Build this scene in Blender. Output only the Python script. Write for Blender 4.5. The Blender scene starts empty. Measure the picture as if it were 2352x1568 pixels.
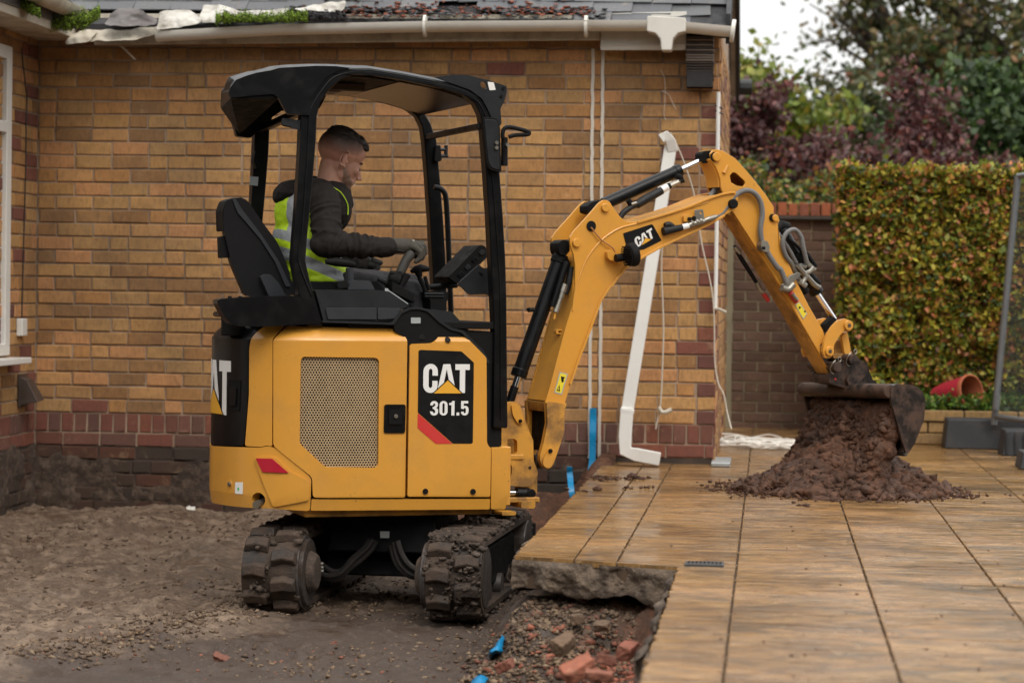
import bpy, bmesh, math, random
import numpy as np
from mathutils import Vector, Matrix, noise
from mathutils.geometry import tessellate_polygon
random.seed(7); rng = np.random.default_rng(7)
R = math.radians
SC = bpy.context.scene; COL = SC.collection
# ---------------------------------------------------------------- camera
F = 5553.; CX, CY = 1176., 784.; CAMZ = .934
ROLL = .014; PITCH = math.atan(123.3/F); YAW = math.atan(589.4/F)
cd = bpy.data.cameras.new('camera'); cam = bpy.data.objects.new('camera', cd); COL.objects.link(cam)
cam.location = (0, 0, CAMZ)
cam.rotation_euler = (Matrix.Rotation(YAW, 3, 'Z') @ Matrix.Rotation(R(90)-PITCH, 3, 'X') @ Matrix.Rotation(ROLL, 3, 'Z')).to_euler()
cd.sensor_width = 36; cd.lens = 36*F/2352; cd.clip_start = .5; cd.clip_end = 400
cd.dof.use_dof = True; cd.dof.focus_distance = 9.95; cd.dof.aperture_fstop = 3.1
SC.camera = cam
# ---------------------------------------------------------------- sky, sun, exposure (soft overcast day)
W = bpy.data.worlds.new('World'); SC.world = W; W.use_nodes = True
wt = W.node_tree; wt.nodes.clear()
wo = wt.nodes.new('ShaderNodeOutputWorld'); ad = wt.nodes.new('ShaderNodeAddShader')
b1 = wt.nodes.new('ShaderNodeBackground'); b2 = wt.nodes.new('ShaderNodeBackground')
sk = wt.nodes.new('ShaderNodeTexSky'); sk.sky_type = 'NISHITA'; sk.sun_disc = False
sk.sun_elevation = R(52); sk.sun_rotation = R(150); sk.air_density = 1.5; sk.dust_density = 3
hs = wt.nodes.new('ShaderNodeHueSaturation'); hs.inputs['Saturation'].default_value = .25
wt.links.new(sk.outputs[0], hs.inputs['Color']); wt.links.new(hs.outputs[0], b1.inputs[0]); b1.inputs[1].default_value = .05
cn = wt.nodes.new('ShaderNodeTexNoise'); cn.inputs['Scale'].default_value = 2.2; cn.inputs['Detail'].default_value = 4
cr = wt.nodes.new('ShaderNodeValToRGB'); cr.color_ramp.elements[0].color = (.74, .75, .76, 1); cr.color_ramp.elements[1].color = (.93, .91, .87, 1)
tcw = wt.nodes.new('ShaderNodeTexCoord'); wt.links.new(tcw.outputs['Generated'], cn.inputs['Vector'])
wt.links.new(cn.outputs[0], cr.inputs[0]); wt.links.new(cr.outputs[0], b2.inputs[0])
sxw = wt.nodes.new('ShaderNodeSeparateXYZ'); wt.links.new(tcw.outputs['Generated'], sxw.inputs[0])
mrw = wt.nodes.new('ShaderNodeMapRange'); mrw.inputs['From Min'].default_value = 0; mrw.inputs['From Max'].default_value = 1; mrw.inputs['To Min'].default_value = .70; mrw.inputs['To Max'].default_value = 1.75
wt.links.new(sxw.outputs[2], mrw.inputs['Value']); wt.links.new(mrw.outputs[0], b2.inputs[1])   # an overcast sky is brighter overhead
wt.links.new(b1.outputs[0], ad.inputs[0]); wt.links.new(b2.outputs[0], ad.inputs[1]); wt.links.new(ad.outputs[0], wo.inputs[0])
sl = bpy.data.lights.new('sun', 'SUN'); sl.energy = 1.05; sl.angle = R(24); sl.color = (1, .94, .86)
so = bpy.data.objects.new('sun', sl); COL.objects.link(so)
# light comes from behind and to the right of the camera
az, el = R(-60), R(52)
sd = Vector((math.cos(az)*math.cos(el), math.sin(az)*math.cos(el), math.sin(el)))
so.rotation_euler = sd.to_track_quat('Z', 'Y').to_euler()
SC.view_settings.view_transform = 'Standard'; SC.view_settings.look = 'None'
SC.view_settings.exposure = .30; SC.view_settings.gamma = 1; SC.view_settings.use_curve_mapping = False
# ---------------------------------------------------------------- surveying helpers: a sight line meets a real plane
KK = dict(A=(500,740,2.8), B=(500,140,2.376), C=(1200,300,1.65), D=(1350,360,3.92), E=(1650,480,2.34), F=(1900,720,5.6),
          G=(540,1200,2.94), H=(1100,1100,2.765), I=(1650,340,1.723), J=(1200,940,4.9), L=(700,290,7.84), M=(640,440,5.113),
          N=(940,560,6.03), P=(0,0,3.36), Q=(700,0,3.92), S=(1300,0,3.92), T=(0,700,2.8))
def q(k, x, y):
    if k == 'O': return x, y
    a, b, s = KK[k]; return (a+x/s)/1.06293, (b+y/s)/1.06293
MR = cam.rotation_euler.to_matrix()
def ray(k, x, y):
    x, y = q(k, x, y); return MR @ Vector(((x-CX)/F, -(y-CY)/F, -1))
CO = Vector((0, 0, CAMZ))
def atY(k, x, y, Y): r = ray(k, x, y); return CO+r*(Y/r.y)
def atX(k, x, y, X): r = ray(k, x, y); return CO+r*(X/r.x)
def atZ(k, x, y, Z): r = ray(k, x, y); return CO+r*((Z-CAMZ)/r.z)
# ---------------------------------------------------------------- materials
MATS = {}
def nd(t, k, **kw):
    n = t.nodes.new(k)
    for a, v in kw.items():
        if a in n.inputs.keys(): n.inputs[a].default_value = v
        else: setattr(n, a, v)
    return n
def ramp(t, fac, stops, interp='LINEAR'):
    r = t.nodes.new('ShaderNodeValToRGB'); r.color_ramp.interpolation = interp
    e = r.color_ramp.elements
    while len(e) < len(stops): e.new(.5)
    for i, (p, c) in enumerate(stops):
        e[i].position = p; e[i].color = (c, c, c, 1) if not hasattr(c, '__len__') else (*c, 1)
    t.links.new(fac, r.inputs[0]); return r.outputs[0]
def mixc(t, f, a, b, mode='MIX'):
    m = t.nodes.new('ShaderNodeMix'); m.data_type = 'RGBA'; m.blend_type = mode
    for i, v in ((0, f), (6, a), (7, b)):
        if hasattr(v, 'is_linked') or hasattr(v, 'links'): t.links.new(v, m.inputs[i])
        elif hasattr(v, '__len__'): m.inputs[i].default_value = (*v, 1)
        else: m.inputs[i].default_value = v
    return m.outputs[2]
def noi(t, scale, detail=4, rough=.55, vec=None, dist=0):
    n = t.nodes.new('ShaderNodeTexNoise'); n.inputs['Scale'].default_value = scale; n.inputs['Detail'].default_value = detail
    n.inputs['Roughness'].default_value = rough; n.inputs['Distortion'].default_value = dist
    if vec is None:
        if 'OC' not in t: pass
        vec = obc(t)
    t.links.new(vec, n.inputs['Vector']); return n.outputs[0]
def obc(t, kind='Object'):
    for n in t.nodes:
        if n.type == 'TEX_COORD': return n.outputs[kind]
    return t.nodes.new('ShaderNodeTexCoord').outputs[kind]
def pos(t):
    for n in t.nodes:
        if n.type == 'NEW_GEOMETRY': return n.outputs['Position']
    return t.nodes.new('ShaderNodeNewGeometry').outputs['Position']
def mapp(t, vec, scale):
    m = t.nodes.new('ShaderNodeMapping'); m.inputs['Scale'].default_value = scale; t.links.new(vec, m.inputs['Vector']); return m.outputs[0]
def newmat(name):
    m = bpy.data.materials.new(name); m.use_nodes = True; t = m.node_tree; b = t.nodes['Principled BSDF']; MATS[name] = m; return m, t, b
def bump(t, b, h, strength=.3, dist=.01, prev=None):
    n = t.nodes.new('ShaderNodeBump'); n.inputs['Strength'].default_value = strength; n.inputs['Distance'].default_value = dist
    t.links.new(h, n.inputs['Height'])
    if prev is not None: t.links.new(prev, n.inputs['Normal'])
    if b is not None: t.links.new(n.outputs[0], b.inputs['Normal'])
    return n.outputs[0]
def basic(name, col, rough=.5, metal=0, var=.12, scale=8, bmp=.1, bscale=60, dirt=None, damt=.5, dscale=6, spec=.5, coat=0, dist=.002):
    if name in MATS: return MATS[name]
    m, t, b = newmat(name)
    c = mixc(t, noi(t, scale, 5), tuple(x*(1-var) for x in col), tuple(min(1, x*(1+var)) for x in col))
    if dirt:
        f = ramp(t, noi(t, dscale, 8, .65), [(.5-.1*damt, 0), (.5+.28*(1.2-damt), 1)])
        f2 = t.nodes.new('ShaderNodeMath'); f2.operation = 'MULTIPLY'; f2.inputs[1].default_value = damt; t.links.new(f, f2.inputs[0])
        c = mixc(t, f2.outputs[0], c, dirt)
        rr = mixc(t, f2.outputs[0], (rough,)*3, (.85,)*3); t.links.new(rr, b.inputs['Roughness'])
    else:
        rr = ramp(t, noi(t, scale*2.5, 4), [(.3, rough*.8), (.7, min(1, rough*1.25))]); t.links.new(rr, b.inputs['Roughness'])
    t.links.new(c, b.inputs['Base Color']); b.inputs['Metallic'].default_value = metal
    b.inputs['Specular IOR Level'].default_value = spec; b.inputs['Coat Weight'].default_value = coat
    if bmp: bump(t, b, noi(t, bscale, 4), bmp, dist)
    return m
def plain(name, col, rough, spec=.5, metal=0):
    m, t, b = newmat(name); b.inputs['Base Color'].default_value = (*col, 1); b.inputs['Roughness'].default_value = rough
    b.inputs['Specular IOR Level'].default_value = spec; b.inputs['Metallic'].default_value = metal; return m
def rand(t):
    o = t.nodes.new('ShaderNodeObjectInfo').outputs['Random']
    g = [n for n in t.nodes if n.type == 'NEW_GEOMETRY']; g = g[0] if g else t.nodes.new('ShaderNodeNewGeometry')
    a = t.nodes.new('ShaderNodeMath'); a.operation = 'ADD'; t.links.new(o, a.inputs[0]); t.links.new(g.outputs['Random Per Island'], a.inputs[1])
    f = t.nodes.new('ShaderNodeMath'); f.operation = 'FRACT'; t.links.new(a.outputs[0], f.inputs[0]); return f.outputs[0]
def mth(t, op, a, b=0.):
    n = t.nodes.new('ShaderNodeMath'); n.operation = op
    for i, v in ((0, a), (1, b)):
        if isinstance(v, (int, float)): n.inputs[i].default_value = v
        else: t.links.new(v, n.inputs[i])
    return n.outputs[0]
def brickmat(name, pal, soot=(.03, .022, .018), sootamt=.5, rough=.85, mottle=.5):
    m, t, b = newmat(name); r = rand(t); P = pos(t)
    n = len(pal); c = ramp(t, r, [(i/n, p) for i, p in enumerate(pal)], 'CONSTANT')
    v = noi(t, 9, 6, .7, P); c = mixc(t, mottle, c, mixc(t, v, (.25, .2, .16), (.9, .8, .62)), 'OVERLAY')
    streak = ramp(t, noi(t, 1, 5, .65, mapp(t, P, (60, 60, 22))), [(.46, 0), (.66, 1)])
    c = mixc(t, mth(t, 'MULTIPLY', streak, .6), c, mixc(t, .6, c, (.07, .04, .022)))
    pale = ramp(t, noi(t, 14, 5, .7, P, .5), [(.58, 0), (.75, .45)]); c = mixc(t, pale, c, mixc(t, .5, c, (.62, .45, .26)))
    sp = ramp(t, noi(t, 75, 3, .6, P), [(.66, 0), (.72, 1)]); c = mixc(t, mth(t, 'MULTIPLY', sp, .35), c, (.05, .035, .025))
    big = ramp(t, noi(t, 1.1, 7, .6, P), [(.42, 0), (.72, 1)]); c = mixc(t, mth(t, 'MULTIPLY', big, sootamt), c, soot)
    t.links.new(c, b.inputs['Base Color']); b.inputs['Roughness'].default_value = rough
    n1 = bump(t, None, noi(t, 170, 3, .6, P), .35, .003); bump(t, b, noi(t, 28, 4, .6, P), .45, .006, n1); return m
# ---------------------------------------------------------------- object helpers
def meta(o, label=None, cat=None, group=None, kind=None):
    if label: o['label'] = label
    if cat: o['category'] = cat
    if group: o['group'] = group
    if kind: o['kind'] = kind
    return o
def empty(name, loc, rz=0, label=None, cat=None, group=None):
    o = bpy.data.objects.new(name, None); COL.objects.link(o); o.location = loc; o.rotation_euler = (0, 0, rz); o.empty_display_size = .1
    return meta(o, label, cat, group)
def link(name, me, mat, parent=None, loc=None, bevel=0, seg=2, smooth=True, ang=35):
    o = bpy.data.objects.new(name, me); COL.objects.link(o)
    if mat is not None and len(me.materials) == 0: me.materials.append(mat)
    if parent: o.parent = parent
    if loc is not None: o.location = loc
    if bevel:
        m = o.modifiers.new('bevel', 'BEVEL'); m.width = bevel; m.segments = seg; m.limit_method = 'ANGLE'; m.angle_limit = R(28); m.harden_normals = True
    return o
class MB:
    def __init__(s): s.v = []; s.f = []
    def add(s, vs, fs):
        n = len(s.v); s.v += [tuple(x) for x in vs]; s.f += [tuple(i+n for i in f) for f in fs]; return s
    def box(s, x0, x1, y0, y1, z0, z1):
        return s.add([(x, y, z) for z in (z0, z1) for y in (y0, y1) for x in (x0, x1)],
                     [(0,2,3,1), (4,5,7,6), (0,1,5,4), (2,6,7,3), (0,4,6,2), (1,3,7,5)])
    def tube(s, pts, r, n=10, cap=True, close=False):
        pts = [Vector(p) for p in pts]; m = len(pts); rs = r if hasattr(r, '__len__') else [r]*m
        up = None; vs = []; fs = []
        for i, p in enumerate(pts):
            d = (pts[(i+1) % m]-pts[i-1]) if close or 0 < i < m-1 else (pts[1]-pts[0] if i == 0 else pts[-1]-pts[-2])
            d.normalize()
            if up is None: up = d.orthogonal().normalized()
            up = (up-d*up.dot(d)).normalized(); sd = d.cross(up)
            for k in range(n):
                a = 2*math.pi*k/n; vs.append(p+(up*math.cos(a)+sd*math.sin(a))*rs[i])
        for i in range(m if close else m-1):
            j = (i+1) % m
            for k in range(n): fs.append((i*n+k, i*n+(k+1) % n, j*n+(k+1) % n, j*n+k))
        if cap and not close: fs += [tuple(reversed(range(n))), tuple(range((m-1)*n, m*n))]
        return s.add(vs, fs)
    def cyl(s, a, b, r0, r1=None, n=20): return s.tube([a, b], [r0, r0 if r1 is None else r1], n)
    def mesh(s, name, fix=True, smooth=True, ang=35):
        me = bpy.data.meshes.new(name); me.from_pydata(s.v, [], s.f)
        bm = bmesh.new(); bm.from_mesh(me)
        if fix: bmesh.ops.recalc_face_normals(bm, faces=bm.faces)
        if smooth:
            for f in bm.faces: f.smooth = True
            for e in bm.edges:
                if len(e.link_faces) == 2 and e.calc_face_angle(0) > R(ang): e.smooth = False
        bm.to_mesh(me); bm.free(); return me
    def build(s, name, mat, parent=None, loc=None, bevel=0, seg=2, smooth=True, ang=35):
        return link(name, s.mesh(name, True, smooth, ang), mat, parent, loc, bevel, seg)
def smoothpath(pts, n=6, close=False):
    P = [Vector(p) for p in pts]; out = []; m = len(P)
    for i in range(m if close else m-1):
        a, b, c, d = (P[(i-1) % m] if close or i > 0 else P[0]*2-P[1]), P[i], P[(i+1) % m], (P[(i+2) % m] if close or i < m-2 else P[-1]*2-P[-2])
        for k in range(n):
            u = k/n; out.append(.5*((2*b)+(c-a)*u+(2*a-5*b+4*c-d)*u*u+(3*b-a-3*c+d)*u**3))
    if not close: out.append(P[-1])
    return out
def ident(a, d, z): return (a, d, z)
def plate(name, outer, d0, d1, mat, parent=None, holes=(), fr=ident, bevel=0, seg=2, cuts=(), zcuts=(), deform=None, ang=35, mb=None):
    """a plate: outline (a,z) with holes, thick from d0 to d1, mapped by fr(a,d,z)"""
    loops = [list(outer)]+[list(h) for h in holes]; flat = [p for l in loops for p in l]; n = len(flat)
    tris = tessellate_polygon([[Vector((p[0], p[1], 0)) for p in l] for l in loops])
    bm = bmesh.new()
    A = [bm.verts.new((p[0], d0, p[1])) for p in flat]; B = [bm.verts.new((p[0], d1, p[1])) for p in flat]
    def nf(vs):
        try: bm.faces.new(vs)
        except ValueError: pass
    for t in tris: nf([A[i] for i in t]); nf([B[i] for i in reversed(t)])
    k = 0
    for l in loops:
        m = len(l)
        for i in range(m): nf([A[k+i], A[k+(i+1) % m], B[k+(i+1) % m], B[k+i]])
        k += m
    if not (cuts or zcuts): bmesh.ops.dissolve_limit(bm, angle_limit=R(1), verts=bm.verts, edges=bm.edges)
    for c in cuts: bmesh.ops.bisect_plane(bm, geom=bm.verts[:]+bm.edges[:]+bm.faces[:], plane_co=(c, 0, 0), plane_no=(1, 0, 0), dist=1e-5)
    for c in zcuts: bmesh.ops.bisect_plane(bm, geom=bm.verts[:]+bm.edges[:]+bm.faces[:], plane_co=(0, 0, c), plane_no=(0, 0, 1), dist=1e-5)
    for v in bm.verts:
        a, d, z = v.co
        if deform: a, d, z = deform(a, d, z)
        v.co = fr(a, d, z)
    bmesh.ops.recalc_face_normals(bm, faces=bm.faces)
    for f in bm.faces: f.smooth = True
    for e in bm.edges:
        if len(e.link_faces) == 2 and e.calc_face_angle(0) > R(ang): e.smooth = False
    me = bpy.data.meshes.new(name); bm.to_mesh(me); bm.free()
    return link(name, me, mat, parent, None, bevel, seg)
def ell(cx, cz, rx, rz=None, n=16, a0=0): rz = rx if rz is None else rz; return [(cx+rx*math.cos(a0+2*math.pi*i/n), cz+rz*math.sin(a0+2*math.pi*i/n)) for i in range(n)]
def rnd(poly, r=.01, n=4):
    out = []; m = len(poly)
    for i in range(m):
        a, b, c = Vector(poly[i-1]), Vector(poly[i]), Vector(poly[(i+1) % m])
        d1 = (a-b); d2 = (c-b); k = min(r, d1.length*.45, d2.length*.45)
        p = b+d1.normalized()*k; s = b+d2.normalized()*k
        for j in range(n+1): u = j/n; out.append(tuple((p*(1-u)+b*u)*(1-u)+(b*(1-u)+s*u)*u))
    return out
def ribbon(path, w):
    P = [Vector(p) for p in path]; L = []; Rr = []
    for i, p in enumerate(P):
        d = (P[min(i+1, len(P)-1)]-P[max(i-1, 0)]).normalized(); nrm = Vector((-d.y, d.x)); L.append(tuple(p+nrm*w/2)); Rr.append(tuple(p-nrm*w/2))
    return L+Rr[::-1]
_ico = {}
def ico(sub):
    if sub not in _ico:
        bm = bmesh.new(); bmesh.ops.create_icosphere(bm, subdivisions=sub, radius=1)
        _ico[sub] = (np.array([v.co[:] for v in bm.verts]), np.array([[v.index for v in f.verts] for f in bm.faces])); bm.free()
    return _ico[sub]
def fastmesh(name, V, Fc, mat, parent=None, colors=None, smooth=False):
    me = bpy.data.meshes.new(name); k = Fc.shape[1]; n = len(Fc)
    me.vertices.add(len(V)); me.vertices.foreach_set('co', V.astype(np.float32).ravel())
    me.loops.add(n*k); me.loops.foreach_set('vertex_index', Fc.astype(np.int32).ravel())
    me.polygons.add(n); me.polygons.foreach_set('loop_start', (np.arange(n)*k).astype(np.int32)); me.polygons.foreach_set('loop_total', np.full(n, k, np.int32))
    me.update(calc_edges=True); me.validate()
    if colors is not None:
        ca = me.color_attributes.new('leaf_colour', 'FLOAT_COLOR', 'POINT'); ca.data.foreach_set('color', np.c_[colors, np.ones(len(V))].astype(np.float32).ravel())
    if smooth: me.polygons.foreach_set('use_smooth', np.ones(n, bool))
    if mat: me.materials.append(mat)
    o = bpy.data.objects.new(name, me); COL.objects.link(o)
    if parent: o.parent = parent
    return o
def rotm(n):
    Q = rng.normal(size=(n, 4)); Q /= np.linalg.norm(Q, axis=1)[:, None]; w, x, y, z = Q.T
    return np.stack([np.stack([1-2*(y*y+z*z), 2*(x*y-z*w), 2*(x*z+y*w)], -1), np.stack([2*(x*y+z*w), 1-2*(x*x+z*z), 2*(y*z-x*w)], -1), np.stack([2*(x*z-y*w), 2*(y*z+x*w), 1-2*(x*x+y*y)], -1)], -2)
_hull = {}
def hulls(kind):
    if kind not in _hull:
        L = []
        for i in range(16):
            bm = bmesh.new(); n = 9 if kind == 'stone' else 15
            for _ in range(n):
                v = Vector((rng.uniform(-1, 1), rng.uniform(-1, 1), rng.uniform(-1, 1)))
                if kind != 'stone': v = v.normalized()*rng.uniform(.75, 1.05)
                bm.verts.new(v)
            r = bmesh.ops.convex_hull(bm, input=bm.verts); bmesh.ops.delete(bm, geom=list({g for g in r['geom_interior']+r['geom_unused'] if isinstance(g, bmesh.types.BMVert)}), context='VERTS')
            bmesh.ops.triangulate(bm, faces=bm.faces); bmesh.ops.recalc_face_normals(bm, faces=bm.faces); bm.verts.index_update()
            L.append((np.array([v.co[:] for v in bm.verts]), np.array([[v.index for v in f.verts] for f in bm.faces]))); bm.free()
        _hull[kind] = L
    return _hull[kind]
def rocks(name, P, S, mat, parent=None, sub=1, jit=.28, flat=.7, kind='stone'):
    """scatter of angular fragments"""
    P = np.array(P); S = np.array(S)[:len(P)]; H = hulls(kind); pick = rng.integers(0, len(H), len(P)); VV = []; FF = []; n0 = 0
    for h, (v0, f0) in enumerate(H):
        idx = np.where(pick == h)[0]; n = len(idx)
        if not n: continue
        V = v0[None]*rng.uniform(.7, 1.35, (n, 1, 3)); V = np.einsum('nij,nkj->nki', rotm(n), V); V[..., 2] *= flat
        V = V*S[idx][:, None, None]+P[idx][:, None]
        VV.append(V.reshape(-1, 3)); FF.append((f0[None]+(np.arange(n)*len(v0))[:, None, None]).reshape(-1, 3)+n0); n0 += n*len(v0)
    return fastmesh(name, np.concatenate(VV), np.concatenate(FF), mat, parent)
def leaves(name, P, size, pal, mat, parent=None, updir=None, ratio=.62, jit=.4):
    n = len(P); P = np.array(P); q4 = np.array([[-.5, 0, 0], [0, -ratio*.5, .06], [.5, 0, 0], [0, ratio*.5, .06]])
    M = rotm(n)
    V = np.einsum('nij,kj->nki', M, q4)*(size*rng.uniform(1-jit, 1+jit, n))[:, None, None]+P[:, None]
    Fc = np.arange(n*4).reshape(-1, 4)
    pc = np.array([p[:3] for p in pal]); w = np.array([p[3] for p in pal]); c = pc[rng.choice(len(pal), n, p=w/w.sum())]*rng.uniform(.75, 1.3, (n, 1))
    return fastmesh(name, V.reshape(-1, 3), Fc, mat, parent, np.repeat(c, 4, 0))
def leafmat(name, rough=.55, trans=.25):
    m, t, b = newmat(name); a = t.nodes.new('ShaderNodeVertexColor'); a.layer_name = 'leaf_colour'
    t.links.new(a.outputs[0], b.inputs['Base Color']); b.inputs['Roughness'].default_value = rough
    tr = t.nodes.new('ShaderNodeBsdfTranslucent'); t.links.new(a.outputs[0], tr.inputs[0])
    mx = t.nodes.new('ShaderNodeMixShader'); mx.inputs[0].default_value = trans
    t.links.new(b.outputs[0], mx.inputs[1]); t.links.new(tr.outputs[0], mx.inputs[2]); t.links.new(mx.outputs[0], t.nodes['Material Output'].inputs[0]); return m
def blob(name, prims, voxel, mat, parent=None, smooth=6, tex=None, factor=.5):
    """one continuous skin grown over ellipsoids ('e',c,radii[,euler]) and tapered capsules ('c',p0,p1,r0,r1)"""
    V = []; Fc = []; v0, f0 = ico(3); n = 0
    for p in prims:
        if p[0] == 'e':
            M = Matrix(p[3]) if len(p) > 3 and p[3] is not None else Matrix.Identity(3)
            vv = (v0*np.array(p[2])) @ np.array(M).T+np.array(p[1])
            V.append(vv); Fc.append(f0+n); n += len(vv)
        else:
            a, b = np.array(p[1], float), np.array(p[2], float); d = b-a; L = np.linalg.norm(d)+1e-9; d /= L
            t = v0 @ d; vv = np.where(t[:, None] > 0, b+v0*p[4], a+v0*p[3]); V.append(vv); Fc.append(f0+n); n += len(vv)
    o = fastmesh(name, np.concatenate(V), np.concatenate(Fc), mat, parent)
    m = o.modifiers.new('remesh', 'REMESH'); m.mode = 'VOXEL'; m.voxel_size = voxel; m.use_smooth_shade = True
    if smooth: s = o.modifiers.new('smooth', 'SMOOTH'); s.factor = factor; s.iterations = smooth
    for (ty, sc, st) in (tex or []):
        tx = bpy.data.textures.new(name+'_relief', 'CLOUDS'); tx.noise_scale = sc; tx.noise_depth = 3
        d = o.modifiers.new('relief', 'DISPLACE'); d.texture = tx; d.strength = st; d.texture_coords = 'GLOBAL' if ty == 'g' else 'LOCAL'
    return o
def fbm(x, y, z=0., s=1., o=4, amp=1.):
    r = 0; a = 1; f = s
    for _ in range(o): r += a*noise.noise(Vector((x*f, y*f, z+f))); a *= .5; f *= 2.1
    return r*amp
def sstep(a, b, x): t = min(1, max(0, (x-a)/(b-a))); return t*t*(3-2*t)
# ================================================================ MATERIALS OF THE PLACE
BR = brickmat('yellow_brown_brick', [(.38,.225,.090), (.34,.185,.072), (.44,.255,.112), (.29,.165,.072), (.39,.21,.082), (.35,.22,.10), (.45,.24,.112), (.26,.142,.060), (.38,.235,.10), (.32,.19,.085), (.43,.26,.11), (.24,.14,.066)], sootamt=.42, mottle=.65)
RB = brickmat('red_brick', [(.17,.06,.045), (.14,.055,.04), (.20,.07,.045), (.12,.06,.05), (.16,.07,.055)], sootamt=.5)
QB = brickmat('dark_red_brick', [(.15,.055,.042), (.125,.05,.042), (.18,.065,.048)], sootamt=.25)
FB = brickmat('stained_foundation_brick', [(.055,.033,.025), (.045,.031,.025), (.065,.034,.025), (.085,.034,.022), (.04,.03,.025)], soot=(.008,.007,.006), sootamt=1., mottle=.7)
GB = brickmat('brown_garden_brick', [(.15,.09,.066), (.13,.078,.06), (.165,.10,.078), (.145,.096,.078), (.12,.072,.054)], sootamt=.2)
OB = brickmat('orange_coping_brick', [(.30,.09,.045), (.36,.11,.05), (.24,.08,.05)], sootamt=.3)
YS = brickmat('buff_planter_block', [(.34,.22,.09), (.38,.25,.11), (.28,.19,.09)], sootamt=.4)
def mortar(name, c1, c2, soot=(.05,.04,.035), amt=.6):
    m, t, b = newmat(name); P = pos(t)
    c = mixc(t, ramp(t, noi(t, 3, 5, .6, P), [(.35, 0), (.65, 1)]), c1, c2)
    c = mixc(t, mth(t, 'MULTIPLY', ramp(t, noi(t, 1.1, 7, .6, P), [(.42, 0), (.72, 1)]), amt), c, soot)
    t.links.new(c, b.inputs['Base Color']); b.inputs['Roughness'].default_value = .95; bump(t, b, noi(t, 120, 4, .6, P), .5, .004); return m
MO = mortar('old_mortar', (.24,.165,.115), (.46,.34,.24), amt=.75); MG = mortar('garden_mortar', (.27,.235,.15), (.36,.30,.20), amt=.1)
MF = mortar('stained_mortar', (.035,.026,.02), (.085,.06,.046), soot=(.010,.009,.008), amt=1.)
white = basic('white_plastic', (.66,.64,.58), .35, var=.05, dirt=(.33,.27,.18), damt=.35, dscale=4)
oldwhite = basic('weathered_white_paint', (.52,.47,.38), .6, var=.1, dirt=(.16,.12,.07), damt=.6, dscale=7)
cleanwhite = basic('clean_white_upvc', (.70,.69,.65), .3, var=.04, bmp=0, dirt=(.40,.35,.27), damt=.2, dscale=5)
slate = brickmat('grey_slate', [(.085,.09,.10), (.075,.08,.092), (.10,.104,.115), (.068,.073,.085), (.09,.10,.105)], soot=(.035,.035,.035), sootamt=.4, rough=.5, mottle=.12)
felt = basic('black_felt', (.02,.019,.02), .7)
blackpl = basic('black_gutter', (.012,.012,.013), .4)
terra = brickmat('broken_terracotta', [(.28,.09,.055), (.34,.115,.07), (.22,.075,.05), (.17,.065,.045)], soot=(.075,.048,.035), sootamt=1.)
lead = basic('grey_flashing', (.10,.085,.08), .38, var=.3, scale=14, bmp=.5, bscale=30, dist=.01)
mossm, _t, _b = newmat('moss')
_c = mixc(_t, noi(_t, 30, 5), (.04,.075,.006), (.15,.23,.02)); _t.links.new(_c, _b.inputs['Base Color']); _b.inputs['Roughness'].default_value = .95
# ---- soil
def soilmat(name, cols, scale=1., wet=.35, stones=True):
    m, t, b = newmat(name); P = pos(t)
    c = ramp(t, noi(t, 2.2*scale, 8, .62, P), [(.3, cols[0]), (.5, cols[1]), (.7, cols[2])])
    c = mixc(t, ramp(t, noi(t, 42*scale, 5, .7, P), [(.35, .75), (.68, 0)]), c, cols[3])
    c = mixc(t, ramp(t, noi(t, 11*scale, 6, .7, P), [(.48, 0), (.62, .55)]), c, tuple(min(1, x*1.25) for x in cols[2]))
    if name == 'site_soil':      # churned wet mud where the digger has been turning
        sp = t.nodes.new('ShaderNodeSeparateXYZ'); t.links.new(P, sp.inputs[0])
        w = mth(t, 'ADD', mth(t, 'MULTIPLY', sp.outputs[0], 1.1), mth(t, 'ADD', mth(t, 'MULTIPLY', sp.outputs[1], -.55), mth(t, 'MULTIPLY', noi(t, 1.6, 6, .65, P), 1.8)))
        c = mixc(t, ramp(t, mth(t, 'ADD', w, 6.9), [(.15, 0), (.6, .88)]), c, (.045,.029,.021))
    if stones:
        vo = t.nodes.new('ShaderNodeTexVoronoi'); vo.inputs['Scale'].default_value = 85*scale; t.links.new(P, vo.inputs['Vector'])
        s = ramp(t, vo.outputs['Distance'], [(.12, 1), (.22, 0)]); k = ramp(t, noi(t, 9, 3, .5, P), [(.5, 0), (.62, .75)])
        c = mixc(t, mth(t, 'MULTIPLY', s, k), c, (.24,.19,.15))
    t.links.new(c, b.inputs['Base Color'])
    t.links.new(ramp(t, noi(t, 5, 4, .6, P), [(.35, wet), (.6, .9)]), b.inputs['Roughness'])
    n1 = bump(t, None, noi(t, 190*scale, 4, .7, P), .5, .004); bump(t, b, noi(t, 38*scale, 6, .7, P), .7, .014, n1); return m
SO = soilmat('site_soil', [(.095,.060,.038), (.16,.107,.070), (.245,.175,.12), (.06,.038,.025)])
RS = soilmat('red_brown_soil', [(.058,.023,.010), (.090,.036,.016), (.135,.056,.026), (.026,.011,.005)], 1.4, .55, False)
GRV = brickmat('grey_rubble', [(.18,.125,.082), (.12,.082,.055), (.24,.18,.125), (.14,.092,.060), (.09,.060,.042)], soot=(.065,.045,.033), sootamt=.8)
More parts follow.
